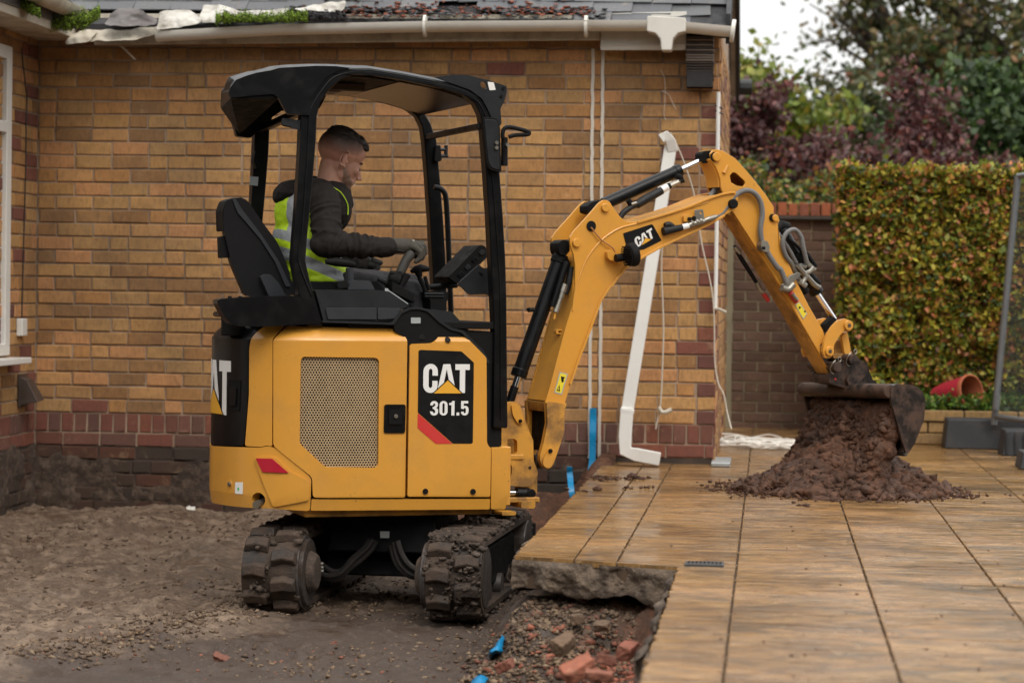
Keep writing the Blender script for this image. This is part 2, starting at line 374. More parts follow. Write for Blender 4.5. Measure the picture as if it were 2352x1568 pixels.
# ---- patio
def patiomat():
    m, t, b = newmat('riven_sandstone_concrete'); P = pos(t); r = rand(t)
    off = t.nodes.new('ShaderNodeCombineXYZ'); t.links.new(mth(t, 'MULTIPLY', r, 40.), off.inputs[2])
    av = t.nodes.new('ShaderNodeVectorMath'); av.operation = 'ADD'; t.links.new(P, av.inputs[0]); t.links.new(off.outputs[0], av.inputs[1]); Q = av.outputs[0]
    st = mapp(t, Q, (1, 2.0, 1)); st2 = mapp(t, Q, (1, 3.4, 1)); st3 = mapp(t, Q, (1, 2.6, 1))
    c = ramp(t, noi(t, 3.4, 8, .66, st, .7), [(.28, (.105,.055,.020)), (.43, (.225,.120,.043)), (.56, (.34,.188,.066)), (.75, (.43,.262,.105))])
    orange = ramp(t, noi(t, 1.3, 5, .5, mapp(t, P, (1.2, 1.6, 1))), [(.46, 0), (.7, .5)]); c = mixc(t, orange, c, (.40,.20,.07))
    grey = ramp(t, noi(t, 5., 8, .72, st, 1.), [(.47, 0), (.60, .8)]); c = mixc(t, grey, c, (.10,.064,.032))
    vein = mth(t, 'ABSOLUTE', mth(t, 'SUBTRACT', noi(t, 2.6, 4, .5, st2, 1.2), .5)); c = mixc(t, ramp(t, vein, [(.0, .4), (.014, 0)]), c, (.56,.41,.24))
    fine = ramp(t, noi(t, 17, 7, .75, st2, .5), [(.36, .7), (.50, 0)]); c = mixc(t, fine, c, (.085,.055,.03))
    c = mixc(t, .35, c, mixc(t, r, (.36,.36,.36), (.64,.61,.57)), 'OVERLAY')
    t.links.new(c, b.inputs['Base Color'])
    t.links.new(ramp(t, noi(t, 1.4, 6, .62, mapp(t, P, (1, 1.5, 1))), [(.36, .05), (.60, .30)]), b.inputs['Roughness']); b.inputs['Specular IOR Level'].default_value = .55
    n0 = bump(t, None, noi(t, 5.5, 7, .62, st3, .8), .42, .022); bump(t, b, noi(t, 60, 4, .6, P), .2, .003, n0); return m
PA = patiomat()
CO_ = basic('raw_concrete', (.145,.105,.072), .9, var=.55, scale=14, bmp=1, bscale=75, dirt=(.055,.036,.024), damt=.9, dscale=12, dist=.01)
joint = basic('dirty_joint', (.075,.045,.025), .9, var=.4, bmp=.4)
# ================================================================ GROUND (one sheet out to the horizon, fine where it is seen)
EDGE_L = lambda Y: -.873+.026*(Y-8.38)/4.4
YC = lambda X: 8.38-.2*(X+.873)/.585
def zg(X, Y):
    z = -.435+.125*sstep(10.6, 13, Y)*sstep(-1.6, -2.6, X)
    z -= .10*sstep(-1.5, -1.15, X)*sstep(11.2, 12.0, Y)
    z += fbm(X, Y, 0, .9, 3, .02)+fbm(X, Y, 3, 5., 4, .010)+fbm(X*.6, Y*1.6, 13, 15., 3, .008)+.006*math.sin(Y*34+fbm(X, Y, 5, 2, 2, 3))*sstep(-.1, .3, fbm(X, Y, 17, 1.1, 2, 1))
    # rutted tracks of the digger and a loose berm
    z += .016*math.sin(X*9+fbm(X, Y, 2, 1.3, 2, 2))*sstep(-2.1, -2.5, X)
    z += .030*math.exp(-((X+2.33-.28*(Y-9.2)+fbm(Y, 1, 5, 1.5, 2, .2))/.2)**2)*sstep(7.9, 8.6, Y)*(1-sstep(10.2, 10.9, Y))*(1+fbm(X, Y, 4, 8, 3, .8))
    d1 = abs(X+3.05-.16*(Y-10)); d2 = abs(X+3.95-.16*(Y-10))
    if min(d1, d2) < .14: z += .011*(1 if math.sin(Y*62+2*fbm(X, Y, 2, 4, 2, 1)) > .2 else -.4)*(.6+fbm(X, Y, 6, 3, 2, 1))
    if 8.25 < Y < 9.0 and -2.4 < X < -.95: z += .013*(1 if math.sin(X*58+3*fbm(X, Y, 2, 4, 2, 1)) > .1 else -.3)*sstep(-.2, .2, fbm(X, Y, 9, 2.2, 2, 1))
    if X > -1.25:
        near = 1-sstep(8.2, 8.75, Y+fbm(X, Y, 7, 4, 2, .07))
        side = sstep(-1.07, -.80, X+fbm(X, Y, 8, 5, 3, .08))
        bank = sstep(7.62, 8.40, Y+fbm(X, Y, 9, 5, 3, .10))
        top = -.165
        if Y < 8.6: z = z+(top-z)*side*bank*(1 if Y < 8.5 else 1) if X < -.3 else z
        else: z = z+(-.2-z)*side
    if X > -.32: z = min(z, -.16)
    z += max(0, fbm(X, Y, 11, 16, 3, .02))
    return z
def gridmesh(xs, ys, f):
    V = np.array([[x, y, f(x, y)] for y in ys for x in xs]); nx = len(xs)
    i = (np.arange(len(ys)-1)[:, None]*nx+np.arange(nx-1)).ravel(); return V, np.stack([i, i+1, i+nx+1, i+nx], 1)
xs = np.concatenate([[-300, -60, -20, -8], np.arange(-4.6, -.2, .016), [.4, 1.5, 4, 10, 40, 300]])
ys = np.concatenate([[-40, 0, 5, 7], np.arange(7.45, 13.1, .0165), [14, 16, 20, 40, 120, 380]])
V, Fc = gridmesh(xs, ys, lambda X, Y: zg(X, Y) if (-5 < X < .3 and 7.2 < Y < 13.3) else -.62)
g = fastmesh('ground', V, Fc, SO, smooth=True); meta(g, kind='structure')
def inview(X, Y): return True
P = []; S = []
def zf(X, Y): return zg(X, Y)
for _ in range(15000):
    X = random.uniform(-4.1, -.95); Y = random.uniform(8.0, 12.9)
    dens = fbm(X, Y, 20, 1.5, 3, 1.2)+.45
    if random.random() > dens: continue
    P.append((X, Y, zf(X, Y))); S.append(random.choice([.003, .004, .005, .006, .008, .010, .014]))
meta(rocks('gravel', P, S, GRV, sub=1), kind='stuff')
P = []; S = []
for _ in range(1700):
    Y = random.uniform(8.3, 10.3); X = -2.33+.28*(Y-9.2)+random.gauss(0, .12); P.append((X, Y, zf(X, Y)+.003)); S.append(random.choice([.004, .006, .009, .014]))
meta(rocks('loose_stone_ridge', P, S, GRV, sub=1), kind='stuff')
P = []; S = []; P2 = []; S2 = []
for _ in range(8000):
    X = random.uniform(-1.02, -.31); Y = random.uniform(7.55, 8.42); (P2 if random.random() < .34*sstep(-.85, -.45, X)*(1-sstep(7.9, 8.3, Y))+.04 else P).append((X, Y, zf(X, Y)+.004)); (S if len(S) < len(P) else S2).append(random.choice([.003, .004, .005, .006, .008, .010, .013])*(1 if random.random() < .97 else 1.5))
meta(rocks('rubble_bank_stones', P, S[:len(P)], GRV, sub=1), kind='stuff')
P = P2
meta(rocks('brick_crumbs', P, [random.choice([.006, .009, .013, .018]) for _ in P], terra, sub=1), kind='stuff')
P = [(x, y, zf(x, y)) for x, y in [(random.uniform(-2.6, -1.0), random.uniform(8.2, 9.1)) for _ in range(90)]]
meta(rocks('red_brick_crumbs', P, [random.choice([.004, .006, .009]) for _ in P], terra, sub=1), kind='stuff')
def chunk(name, k, x, y, z, size, mat, label, cat, group=None, rz=0, flat=.5):
    p = atZ(k, x, y, z); zz = zf(p.x, p.y); p = atZ(k, x, y, zz)
    bm = bmesh.new()
    for sx in (-1, 1):
        for sy in (-1, 1):
            for sz in (-1, 1):
                for _ in range(2): bm.verts.new((sx*size[0]*random.uniform(.55, 1.05), sy*size[1]*random.uniform(.6, 1.05), sz*size[2]*random.uniform(.7, 1.0)))
    r_ = bmesh.ops.convex_hull(bm, input=bm.verts); bmesh.ops.delete(bm, geom=list({g for g in r_['geom_interior']+r_['geom_unused'] if isinstance(g, bmesh.types.BMVert)}), context='VERTS')
    bmesh.ops.triangulate(bm, faces=bm.faces); bmesh.ops.recalc_face_normals(bm, faces=bm.faces); bm.verts.index_update()
    v = np.array([q_.co[:] for q_ in bm.verts]); f = np.array([[q_.index for q_ in fc.verts] for fc in bm.faces]); bm.free()
    o = fastmesh(name, v, f, mat); o.location = p+Vector((0, 0, size[2]*.4)); o.rotation_euler = (random.uniform(-.5, .5), random.uniform(-.5, .5), rz)
    sm_ = o.modifiers.new('divide', 'SUBSURF'); sm_.subdivision_type = 'SIMPLE'; sm_.levels = sm_.render_levels = 3
    tx_ = bpy.data.textures.new('chip_relief', 'CLOUDS'); tx_.noise_scale = .012; tx_.noise_depth = 3; dm_ = o.modifiers.new('chips', 'DISPLACE'); dm_.texture = tx_; dm_.strength = .011; dm_.texture_coords = 'LOCAL'
    return meta(o, label, cat, group)
G_ = 'broken bricks and stones at the foot of the cut patio'
chunk('broken_brick', 'H', 860, 1490, -.4, (.05,.036,.022), terra, 'large red brick fragment lowest in the rubble below the patio', 'brick', G_, .4)
chunk('broken_brick', 'H', 1190, 1370, -.35, (.04,.024,.022), terra, 'upright orange red brick fragment close under the patio edge', 'brick', G_, 1.2)
chunk('broken_brick', 'H', 1050, 1425, -.38, (.028,.02,.016), terra, 'small pinkish brick fragment between two larger ones in the rubble', 'brick', G_, .3)
chunk('broken_brick', 'H', 370, 1465, -.42, (.032,.024,.016), terra, 'pinkish brick piece lying behind the blue strip', 'brick', G_, -.2)
chunk('broken_brick', 'H', 150, 1468, -.42, (.032,.025,.017), terra, 'pinkish brick piece left of the blue strip at the rubble edge', 'brick', G_, .2)
chunk('broken_brick', 'H', 1010, 1530, -.42, (.042,.03,.014), terra, 'flat red brick fragment at the bottom of the picture by the patio', 'brick', G_, .1)
chunk('broken_brick', 'O', 515, 1520, -.43, (.045,.02,.014), terra, 'orange brick fragment alone on the dark mud at lower left', 'brick', None, .1)
chunk('broken_brick', 'O', 765, 1480, -.43, (.016,.012,.008), terra, 'small orange chip on the mud below the left track', 'brick', None, .6)
chunk('pale_stone', 'O', 210, 1392, -.43, (.045,.018,.014), GRV, 'long pale stone on the bare earth at lower left', 'stone', None, -.5)
chunk('pale_stone', 'H', 760, 1320, -.33, (.038,.026,.022), GRV, 'pale angular stone halfway up the rubble bank', 'stone', G_, .8)
chunk('pale_stone', 'H', 850, 1150, -.3, (.022,.022,.018), GRV, 'rounded grey stone high on the rubble bank under the slab', 'stone', G_, .3)
chunk('pale_stone', 'H', 1020, 1190, -.3, (.028,.018,.014), GRV, 'grey wedge of concrete in the middle of the rubble bank', 'stone', G_, -.4)
chunk('pale_stone', 'G', 1020, 545, -.42, (.05,.04,.04), GRV, 'brown boulder behind the digger between the two tracks', 'stone', None, .3, 1)
chunk('pale_stone', 'O', 438, 1170, -.3, (.022,.015,.012), white, 'small whitish block at the foot of the brick wall', 'stone', None, .3)
# ================================================================ PATIO
def jag(p0, p1, amp=.012, step=.02):
    a, b = Vector(p0), Vector(p1); L = (b-a).length; n = max(2, int(L/step)); d = (b-a)/L; nn = Vector((-d.y, d.x)); out = []
    for i in range(n):
        u = i/n; out.append(tuple(a+(b-a)*u+nn*(fbm(a.x+u*L*18, a.y, 1, 1, 3, amp)*min(1, 6*u, 6*(1-u)+.2))))
    return out
def clip(poly, a, b, c):      # keep a*x+b*y<=c
    out = []
    for i in range(len(poly)):
        p, qq = poly[i-1], poly[i]; dp = a*p[0]+b*p[1]-c; dq = a*qq[0]+b*qq[1]-c
        if (dp <= 0) != (dq <= 0): u = dp/(dp-dq); out.append((p[0]+(qq[0]-p[0])*u, p[1]+(qq[1]-p[1])*u))
        if dq <= 0: out.append(qq)
    return out
pat = meta(empty('patio', (0, 0, 0)), kind='structure')
base = MB(); base.v = [(-.85, 8.40, 0)]
NOTCH_Y0, NOTCH_Y1 = 6.42, 6.66
def outline():
    L = jag((-.847, 16.6), (-.873, 8.38), .02, .04)+jag((-.873, 8.38), (-.289, 8.18), .012, .02)+jag((-.289, 8.18), (-.297, 6.72), .008, .03)
    return L+[(-.297, 6.70), (-.262, 6.60), (-.275, 6.50), (-.255, 6.44), (-.30, 6.40), (-.315, 6.3)]+jag((-.315, 6.3), (-.30, 4.6), .006, .05)+[(3.4, 4.6), (3.4, 16.6)]
def platexy(name, poly, z0, z1, mat, parent=None, bevel=0, fr=None): return plate(name, poly, z0, z1, mat, parent, fr=fr or (lambda a, d, z: (a, z, d)), bevel=bevel)
platexy('concrete_base', [(x+(.012 if x < 0 else 0), y+(0 if y > 8 or y < 5 else 0)) for x, y in outline()], -.11, -.012, joint, pat)
XJ = [-1.1, -.655, -.505, -.096, .33, .737, 1.16, 1.58, 2.0, 2.42, 2.84, 3.3]
YJ = [8.30+.42*i for i in range(-9, 20)]+[16.6]
pale = basic('pale_grout', (.26,.185,.11), .8, var=.3, bmp=.4, dirt=(.10,.07,.045), damt=.6, dscale=7)
def slabpoly(x0, x1, y0, y1):
    return [(x0, y0), (x1, y0), (x1, y1), (x0, y1)]
def roughen(poly, isedge, amp=.010, step=.02):
    out = []
    for i in range(len(poly)):
        a, b = poly[i], poly[(i+1) % len(poly)]
        if isedge(a, b): out += jag(a, b, amp, step)
        else: out.append(a)
    return out
onL = lambda p: abs(p[0]+.873-.026*(p[1]-8.38)/8.2) < .004
onC = lambda p: abs(p[1]-YC(p[0])) < .004
onR = lambda p: abs(p[0]+.293) < .02
for i in range(len(XJ)-1):
    for j in range(len(YJ)-1):
        x0, x1, y0, y1 = XJ[i]+.0033, XJ[i+1]-.0033, YJ[j]+.0032, YJ[j+1]-.0032
        if i > 7 and y0 < 9: continue
        P0 = slabpoly(x0, x1, y0, y1); parts = []
        back = clip(clip(P0, -1, 0, .873), -.2/.585, -1, -(8.38+.2*(-.873)/.585*1.0))
        # back area: Y >= YC(X)  and X >= left edge
        back = clip(clip(P0, -1, 0, .87), -.2/.585, -1, -(8.38-.2*.873/.585))
        if x1 > -.29:
            front = clip(P0, -1, 0, .292)
            front = clip(front, .2/.585, 1, 8.38-.2*.873/.585) if len(front) > 2 else front
            if len(front) > 2 and y0 < 8.2:
                if y0 > 8.3 or (y1 < 8.0) or len(back) < 3: parts.append(front)
                elif x0 > -.29 or x1 > -.2 and x0 > -.2: parts.append(P0); back = []
                else:
                    parts.append(front)
        if len(back) > 2 and (x0 < -.29 or y0 > 8.0 or len(parts) == 0): parts.append(back)
        for pp in parts:
            if max(p[1] for p in pp)-min(p[1] for p in pp) < .01: continue
            e = lambda a, b: (abs(a[0]+.87) < .006 and abs(b[0]+.87) < .006) or (abs(a[0]+.292) < .004 and abs(b[0]+.292) < .004) or (abs(a[1]-YC(a[0])) < .006 and abs(b[1]-YC(b[0])) < .006 and a[0] < -.27 and b[0] < -.27)
            pp = roughen(pp, e)
            if y0 < 12: pp = roughen(pp, lambda a, b: abs(a[0]-b[0]) < 1e-6 and abs(a[1]-b[1]) > .2, .0015, .045)
            if i == 3 and YJ[j] < 6.7 < YJ[j+1]+.1 and False: continue
            platexy('slab', pp, -.022, random.uniform(-.0012, .0008), PA, pat, bevel=.003)
for Yj in YJ[1:-1]:
    xl = -.28 if Yj < 8.25 else (-.58 if Yj < 8.35 else -.84)
    platexy('grout_line', ribbon([(xl+(3.3-xl)*i/60, Yj+random.uniform(-.0012, .0012)) for i in range(61)], .009), -.012, -.0045, pale, pat)
# the torn face of the concrete under the slabs
def torn(name, a, b, zt, zb, parent, mat, depth=.16, nx=130, nz=22, bulge=.034):
    a, b = Vector(a), Vector(b); L = (b-a).length; d = (b-a)/L; nn = Vector((d.y, -d.x))
    V = []
    for j in range(nz+1):
        for i in range(nx+1):
            u = i/nx; w = j/nz; z = zt+(zb(u)-zt)*w
            off = (fbm(u*L*7, z*7, 3, 1.2, 5, bulge)+.016)*min(1, 4*w+.3)-.035*max(0, w-.8)*5*abs(fbm(u*L*5, 1, 2, 1, 2, 1))
            p = a+d*(u*L)+nn*off; V.append((p.x, p.y, z))
        # the inner return
    n0 = len(V)
    for i in range(nx+1): p = a+d*(i/nx*L)-nn*depth; V.append((p.x, p.y, zb(i/nx)+.015))
    V = np.array(V); i = (np.arange(nz)[:, None]*(nx+1)+np.arange(nx)).ravel(); Fc = np.stack([i, i+1, i+nx+2, i+nx+1], 1)
    k = np.arange(nx); F2 = np.stack([nz*(nx+1)+k, nz*(nx+1)+k+1, n0+k+1, n0+k], 1)
    return fastmesh(name, V, np.concatenate([Fc, F2]), mat, parent, smooth=True)
torn('broken_concrete_edge', (-.873, 8.375), (-.289, 8.175), -.012, lambda u: -.118-.028*sstep(.45, 1, u)+.016*math.sin(u*11)+fbm(u*9, 2, 1, 1, 3, .012), pat, CO_)
torn('broken_concrete_edge', (-.85, 12.9), (-.873, 8.385), -.012, lambda u: -.12+fbm(u*20, 2, 1, 1, 3, .02), pat, CO_, nx=120)
torn('broken_concrete_edge', (-.291, 8.17), (-.299, 6.3), -.012, lambda u: -.13+fbm(u*20, 2, 1, 1, 3, .02), pat, CO_, nx=80)
# red soil fill under the overhang at right
V, Fc = gridmesh(np.arange(-.62, -.28, .012), np.arange(7.6, 8.5, .014), lambda X, Y: zg(X, Y)+.02*sstep(-.6, -.4, X)+.10*sstep(-.45, -.29, X)*sstep(7.6, 8.2, Y)*.9+fbm(X, Y, 31, 14, 4, .03)-.012)
meta(fastmesh('red_soil_fill', V, Fc, RS, smooth=True), kind='structure')
# drain grate set in the slab
dg = empty('drain_grate', atZ('O', 1618, 1295, .003), 0, 'small dark slotted drain grate set in the patio slabs at the cut corner', 'drain grate')
gm = basic('dark_cast_grate', (.035,.035,.037), .4, .3)
mb = MB(); mb.box(-.066, .066, -.055, -.047, -.004, .004).box(-.066, .066, .047, .055, -.004, .004).box(-.066, -.058, -.047, .047, -.004, .004).box(.058, .066, -.047, .047, -.004, .004); mb.build('grate_frame', basic('grate_grey', (.06,.065,.07), .4, .3), dg)
MB().box(-.058, .058, -.047, .047, -.003, -.001).build('grate_well', gm, dg)
for i in range(8): MB().box(-.05+i*.0135, -.045+i*.0135, -.047, .047, -.001, .003).build('grate_bar', basic('grate_grey', (.16,.17,.18)), dg)
P = []
for (x, y, n) in [(1385, 1098, 40), (1450, 1097, 30), (1330, 1125, 6), (1470, 1118, 14), (1700, 1110, 14), (1680, 1125, 8), (1850, 1160, 10), (2190, 1140, 20)]:
    for _ in range(n):
        p = atZ('O', x+random.gauss(0, 22), y+random.gauss(0, 2.5), .003); P.append(tuple(p))
meta(rocks('soil_crumbs', P, [random.choice([.006, .009, .014, .018]) for _ in P], RS, sub=1, flat=.5), kind='stuff')
P = [tuple(atZ('O', random.uniform(1250, 2340), random.uniform(1110, 1560), .001)) for _ in range(170)]
P = [p for p in P if p[0] > -.25 or p[1] > 8.5]
meta(rocks('soil_specks', P, [random.choice([.002, .003, .004, .006]) for _ in P], RS, sub=0, flat=.5), kind='stuff')
# ================================================================ HOUSE
house = empty('brick_house', (-2.2, 13.1, -.4), 0, 'single storey brown brick house with torn roof edge behind the digger', 'house')
def hp(o): o.matrix_parent_inverse = Matrix.Translation((2.2, -13.1, .4)); return o
YW = 13.034; XL = -4.035; XR = -.281; CR = .0747
def brickmesh(L, H, D=.03, seed=0):
    rr = random.Random(seed); j = lambda a: rr.uniform(-a, a); c = .0035
    V = []
    for (dy, ins) in ((D, 0), (.004, 0), (0, c)):
        for (sx, sz) in ((-1, -1), (1, -1), (1, 1), (-1, 1)): V.append((sx*(L/2-ins)+j(.003), dy, sz*(H/2-ins)+j(.0028)))
    Fc = [(8, 9, 10, 11)]
    for k in range(4):
        n = (k+1) % 4; Fc += [(k, n, 4+n, 4+k), (4+k, 4+n, 8+n, 8+k)]
    return V, Fc
_bm = {}
def brick_variant(L, H, mat):
    L = round(L, 3); H = round(H, 3)
    k = (L, H, mat.name, random.randrange(3))
    if k not in _bm:
        V, Fc = brickmesh(L, H, seed=len(_bm)); me = bpy.data.meshes.new('brick'); me.from_pydata(V, [], Fc); me.materials.append(mat); _bm[k] = me
    return _bm[k]
class Wall:
    """lays bricks on a plane: origin, horizontal direction, outward normal"""
    def __init__(s, name, parent, org, ang, mort, x0, x1, z0, z1, thick=.24, holes=()):
        s.org = Vector(org); s.ang = ang; s.cand = []
        mb = MB().box(x0, x1, .0075, thick, z0, z1); s.o = mb.build(name, mort, parent); s.o.rotation_euler = (0, 0, ang)
        if parent is house: s.o.location = s.org; s.o.matrix_parent_inverse = Matrix.Translation((2.2, -13.1, .4))
        else: s.o.location = s.org-parent.location
    def brick(s, xc, zc, L, H, mat, proud=None): s.cand.append((xc, zc, L, H, mat, random.uniform(-.002, .003) if proud is None else proud))
    def course(s, x0, x1, zc, H, L, off, mat, jt=.0095, mix=.12, endmat=None, matfn=None):
        x = x0-off
        while x < x1-.01:
            l = L
            if random.random() < mix: l = L/2
            a, b = max(x, x0), min(x+l, x1)
            if b-a > .03:
                m = matfn((a+b)/2) if matfn else mat
                if endmat and b > x1-.02: m = endmat
                s.brick((a+b)/2, zc, b-a-jt, H-jt, m)
            x += l
BUD = {'n': 0}
def place(walls, parent, limit=300, name='brick', prio=None):
    allc = []
    for w in walls:
        for c in w.cand:
            p = w.org+Vector((math.cos(w.ang)*c[0], math.sin(w.ang)*c[0], c[1])); r = MR.transposed() @ (p-CO); px = CX+F*r.x/-r.z; py = CY-F*r.y/-r.z
            size = c[2]*c[3]*(F/-r.z)**2*(abs(math.cos(w.ang)) if abs(math.cos(w.ang)) > .3 else .18)
            vis = -60 < px < 2412 and -40 < py < 1600
            hid = prio(px, py) if prio else 0
            allc.append(((0 if vis and not hid else 1), -size, px, w, c, vis))
    allc.sort(key=lambda t: (t[0], t[1] if len(allc) > limit else 0, t[2]))
    for k, (a, b_, px, w, c, vis) in enumerate(allc):
        c0 = (c[0], -c[5], c[1])
        if k < limit and vis:
            o = bpy.data.objects.new(name, brick_variant(c[2], c[3], c[4])); COL.objects.link(o); o.parent = w.o; o.location = c0
            o.rotation_euler = (random.gauss(0, .004), random.gauss(0, .004), random.gauss(0, .006))
        else:
            V, Fc = brickmesh(c[2], c[3], seed=k); w.rest = getattr(w, 'rest', {}); mb = w.rest.setdefault(c[4].name, MB()); mb.add([(v[0]+c0[0], v[1]+c0[1], v[2]+c0[2]) for v in V], Fc)
    for w in walls:
        for mn, mb in getattr(w, 'rest', {}).items():
            o = mb.build('bricks', MATS[mn], w.o, smooth=False); o['kind'] = 'stuff'
ww = Wall('main_wall', house, (0, YW, 0), 0, MO, XL-.2, XR-.008, .03, 2.3)
ff = Wall('foundation_wall', house, (0, YW, 0), 0, MF, XL-.2, XR-.01, -.75, .029)
nrow = 0; z = .212
while z < 2.26:
    zc = z+CR/2; off = [0, .104][nrow % 2]+random.uniform(-.01, .01)
    qr = nrow % 2 == 0 and zc < 2.0
    def mf(x, nrow=nrow):
        if x > -.50 and random.random() < .12: return QB
        return QB if random.random() < .006 else BR
    xe = XR-.10 if qr else XR
    ww.course(XL, xe, zc, CR, .2085, off, BR, mix=.10, matfn=mf)
    if qr: ww.brick(XR-.05+.002, zc, .096, CR-.0095, QB if random.random() < .75 else RB)
    z += CR; nrow += 1
ww.course(XL, XR, .1585, .107, .0735, 0, RB, mix=0)
ww.course(XL, XR, .067, .0747, .2085, .05, RB, mix=.05)
z = .03-.0747
k = 0
while z > -.62:
    ff.course(XL, -.86, z+.037, .0747, .21, random.uniform(0, .2), FB, mix=.25, jt=.011); z -= .0747; k += 1
for i, c in enumerate(ff.cand): ff.cand[i] = c[:5]+(random.uniform(-.005, .008),)
# wing at left, its face turned to the right
wing = Wall('wing_wall', house, (XL, YW, 0), R(-90)+math.pi, MO, -3.4, 0, .03, 2.3)
wing.o.rotation_euler = (0, 0, R(90)); wing.ang = R(90)
for nrow, z in enumerate(np.arange(.212, 2.26, CR)):
    segs = [(-3.3, 0)] if (z < .80 or z > 2.12) else [(-.93, 0)]
    for a, b_ in segs: wing.course(a, b_, z+CR/2, CR, .2085, [0, .104][nrow % 2], BR, mix=.1, matfn=lambda x: QB if random.random() < .15 else BR)
wing.course(-3.3, 0, .1585, .107, .0735, 0, RB, mix=0); wing.course(-3.3, 0, .067, .0747, .2085, .05, RB, mix=.05)
wf = Wall('wing_foundation', house, (XL, YW, 0), R(90), MF, -3.4, 0, -.75, .029)
for z in np.arange(-.58, 0, .0747): wf.course(-3.3, 0, z+.037, .0747, .21, random.uniform(0, .2), FB, mix=.2, jt=.011)
# right-hand return wall
rt = Wall('gable_wall', house, (XR, YW, 0), R(90), MO, .03, 3.2, 0.0, 2.4)
for nrow, z in enumerate(np.arange(.0, 2.3, CR)): rt.course(0.012, 3.2, z+CR/2, CR, .2085, [0, .104][nrow % 2], BR, mix=.05, matfn=lambda x: QB if random.random() < .25 else BR)
def hidden(px, py): return (485 < px < 1165 and 745 < py < 1180) or (700 < px < 1130 and 165 < py < 300) or (640 < px < 760 and 430 < py < 700)
def flip(w):   # the normal of these walls points to +X, the local +Y runs into the wall
    w.o.rotation_euler = (0, 0, R(90))
place([ww, ff, wing, wf, rt], house, 300, prio=hidden)
# gable above the return wall
fr_x = lambda X: (lambda a, d, z: (X+d, a, z))
RIDGE_Y, RIDGE_Z, EY0, EZ = 14.75, 3.62, 12.84, 2.362
EY1 = 2*RIDGE_Y-EY0
hp(plate('gable_peak', [(YW, 2.3), (EY1-.2, 2.3), (RIDGE_Y, 3.5)], -.24, -.012, MO, house, fr=fr_x(XR)))
# verge boards
for s in (0, 1):
    p0, p1 = ((EY0-.02, EZ+.0), (RIDGE_Y, RIDGE_Z)) if s == 0 else ((RIDGE_Y, RIDGE_Z), (EY1+.02, EZ))
    hp(plate('bargeboard', [(p0[0], p0[1]-.13), (p1[0], p1[1]-.13), (p1[0], p1[1]+.03), (p0[0], p0[1]+.03)], .03, .055, blackpl, house, fr=fr_x(XR), bevel=.003))
    hp(plate('verge_soffit', [(p0[0], p0[1]-.10), (p1[0], p1[1]-.10), (p1[0], p1[1]-.085), (p0[0], p0[1]-.085)], -.005, .03, oldwhite if s else blackpl, house, fr=fr_x(XR)))
hp(MB().tube([(XR-.4, EY1+.06, EZ-.03), (XR+.14, EY1+.06, EZ-.03)], .055).build('rear_gutter', blackpl, house))
# roof
def roofz(Y): return EZ+(Y-EY0)*(RIDGE_Z-EZ)/(RIDGE_Y-EY0)
ra = math.atan2(RIDGE_Z-EZ, RIDGE_Y-EY0)
roof = hp(MB().add([(XL-3, EY0, EZ-.03), (XR+.06, EY0, EZ-.03), (XR+.06, RIDGE_Y, RIDGE_Z-.03), (XL-3, RIDGE_Y, RIDGE_Z-.03), (XL-3, EY1, EZ-.03), (XR+.06, EY1, EZ-.03), (XL-3, EY0, EZ-.06), (XR+.06, EY0, EZ-.06), (XR+.06, RIDGE_Y, RIDGE_Z-.06), (XL-3, RIDGE_Y, RIDGE_Z-.06), (XL-3, EY1, EZ-.06), (XR+.06, EY1, EZ-.06)],
        [(0,1,2,3), (3,2,5,4), (6,7,8,9), (9,8,11,10), (0,1,7,6), (4,5,11,10), (1,2,8,7), (2,5,11,8)]).build('roof', felt, house, smooth=False))
sm = []
for i in range(4):
    mb = MB().box(-.104, .104, 0, .20, -.004, .004); me = mb.mesh('roof_slate', smooth=False)
    for v in me.vertices: v.co.x += random.uniform(-.004, .004); v.co.y += random.uniform(-.004, .004)*(v.co.y < .1)
    me.materials.append(slate); sm.append(me)
rest = MB(); cnt = 0
for r_ in range(18):
    d = r_*.108+(-.01); x = XR+.05-.104-(r_ % 2)*.105
    wob = random.uniform(-.01, .01)
    while x > XL-.9:
        zz = EZ+d*math.sin(ra); yy = EY0+d*math.cos(ra)
        miss = r_ == 0 and -2.6 < x < -1.0 or (r_ == 1 and -1.75 < x < -1.62) or (r_ == 0 and x < -2.2) or random.random() < .015
        slump = -.014*sstep(-1.1, -.3, x)*(3-r_ if r_ < 3 else 0)
        if not miss:
            if r_ < 7:
                o = bpy.data.objects.new('roof_slate', random.choice(sm)); COL.objects.link(o); o.parent = roof
                o.location = (x, yy, zz+.002+r_*.0004+slump); o.rotation_euler = (ra-.03+random.gauss(0, .012), random.gauss(0, .018), random.gauss(0, .012)); cnt += 1
            else:
                M = Matrix.Translation((x, yy, zz)) @ Matrix.Rotation(ra-.03, 4, 'X'); b_ = MB().box(-.104, .104, 0, .2, -.004, .004); rest.add([M @ Vector(v) for v in b_.v], b_.f)
        x -= .2095
o = rest.build('slates', slate, roof, smooth=False); o['kind'] = 'stuff'
roof.matrix_parent_inverse = Matrix.Translation((2.2, -13.1, .4))
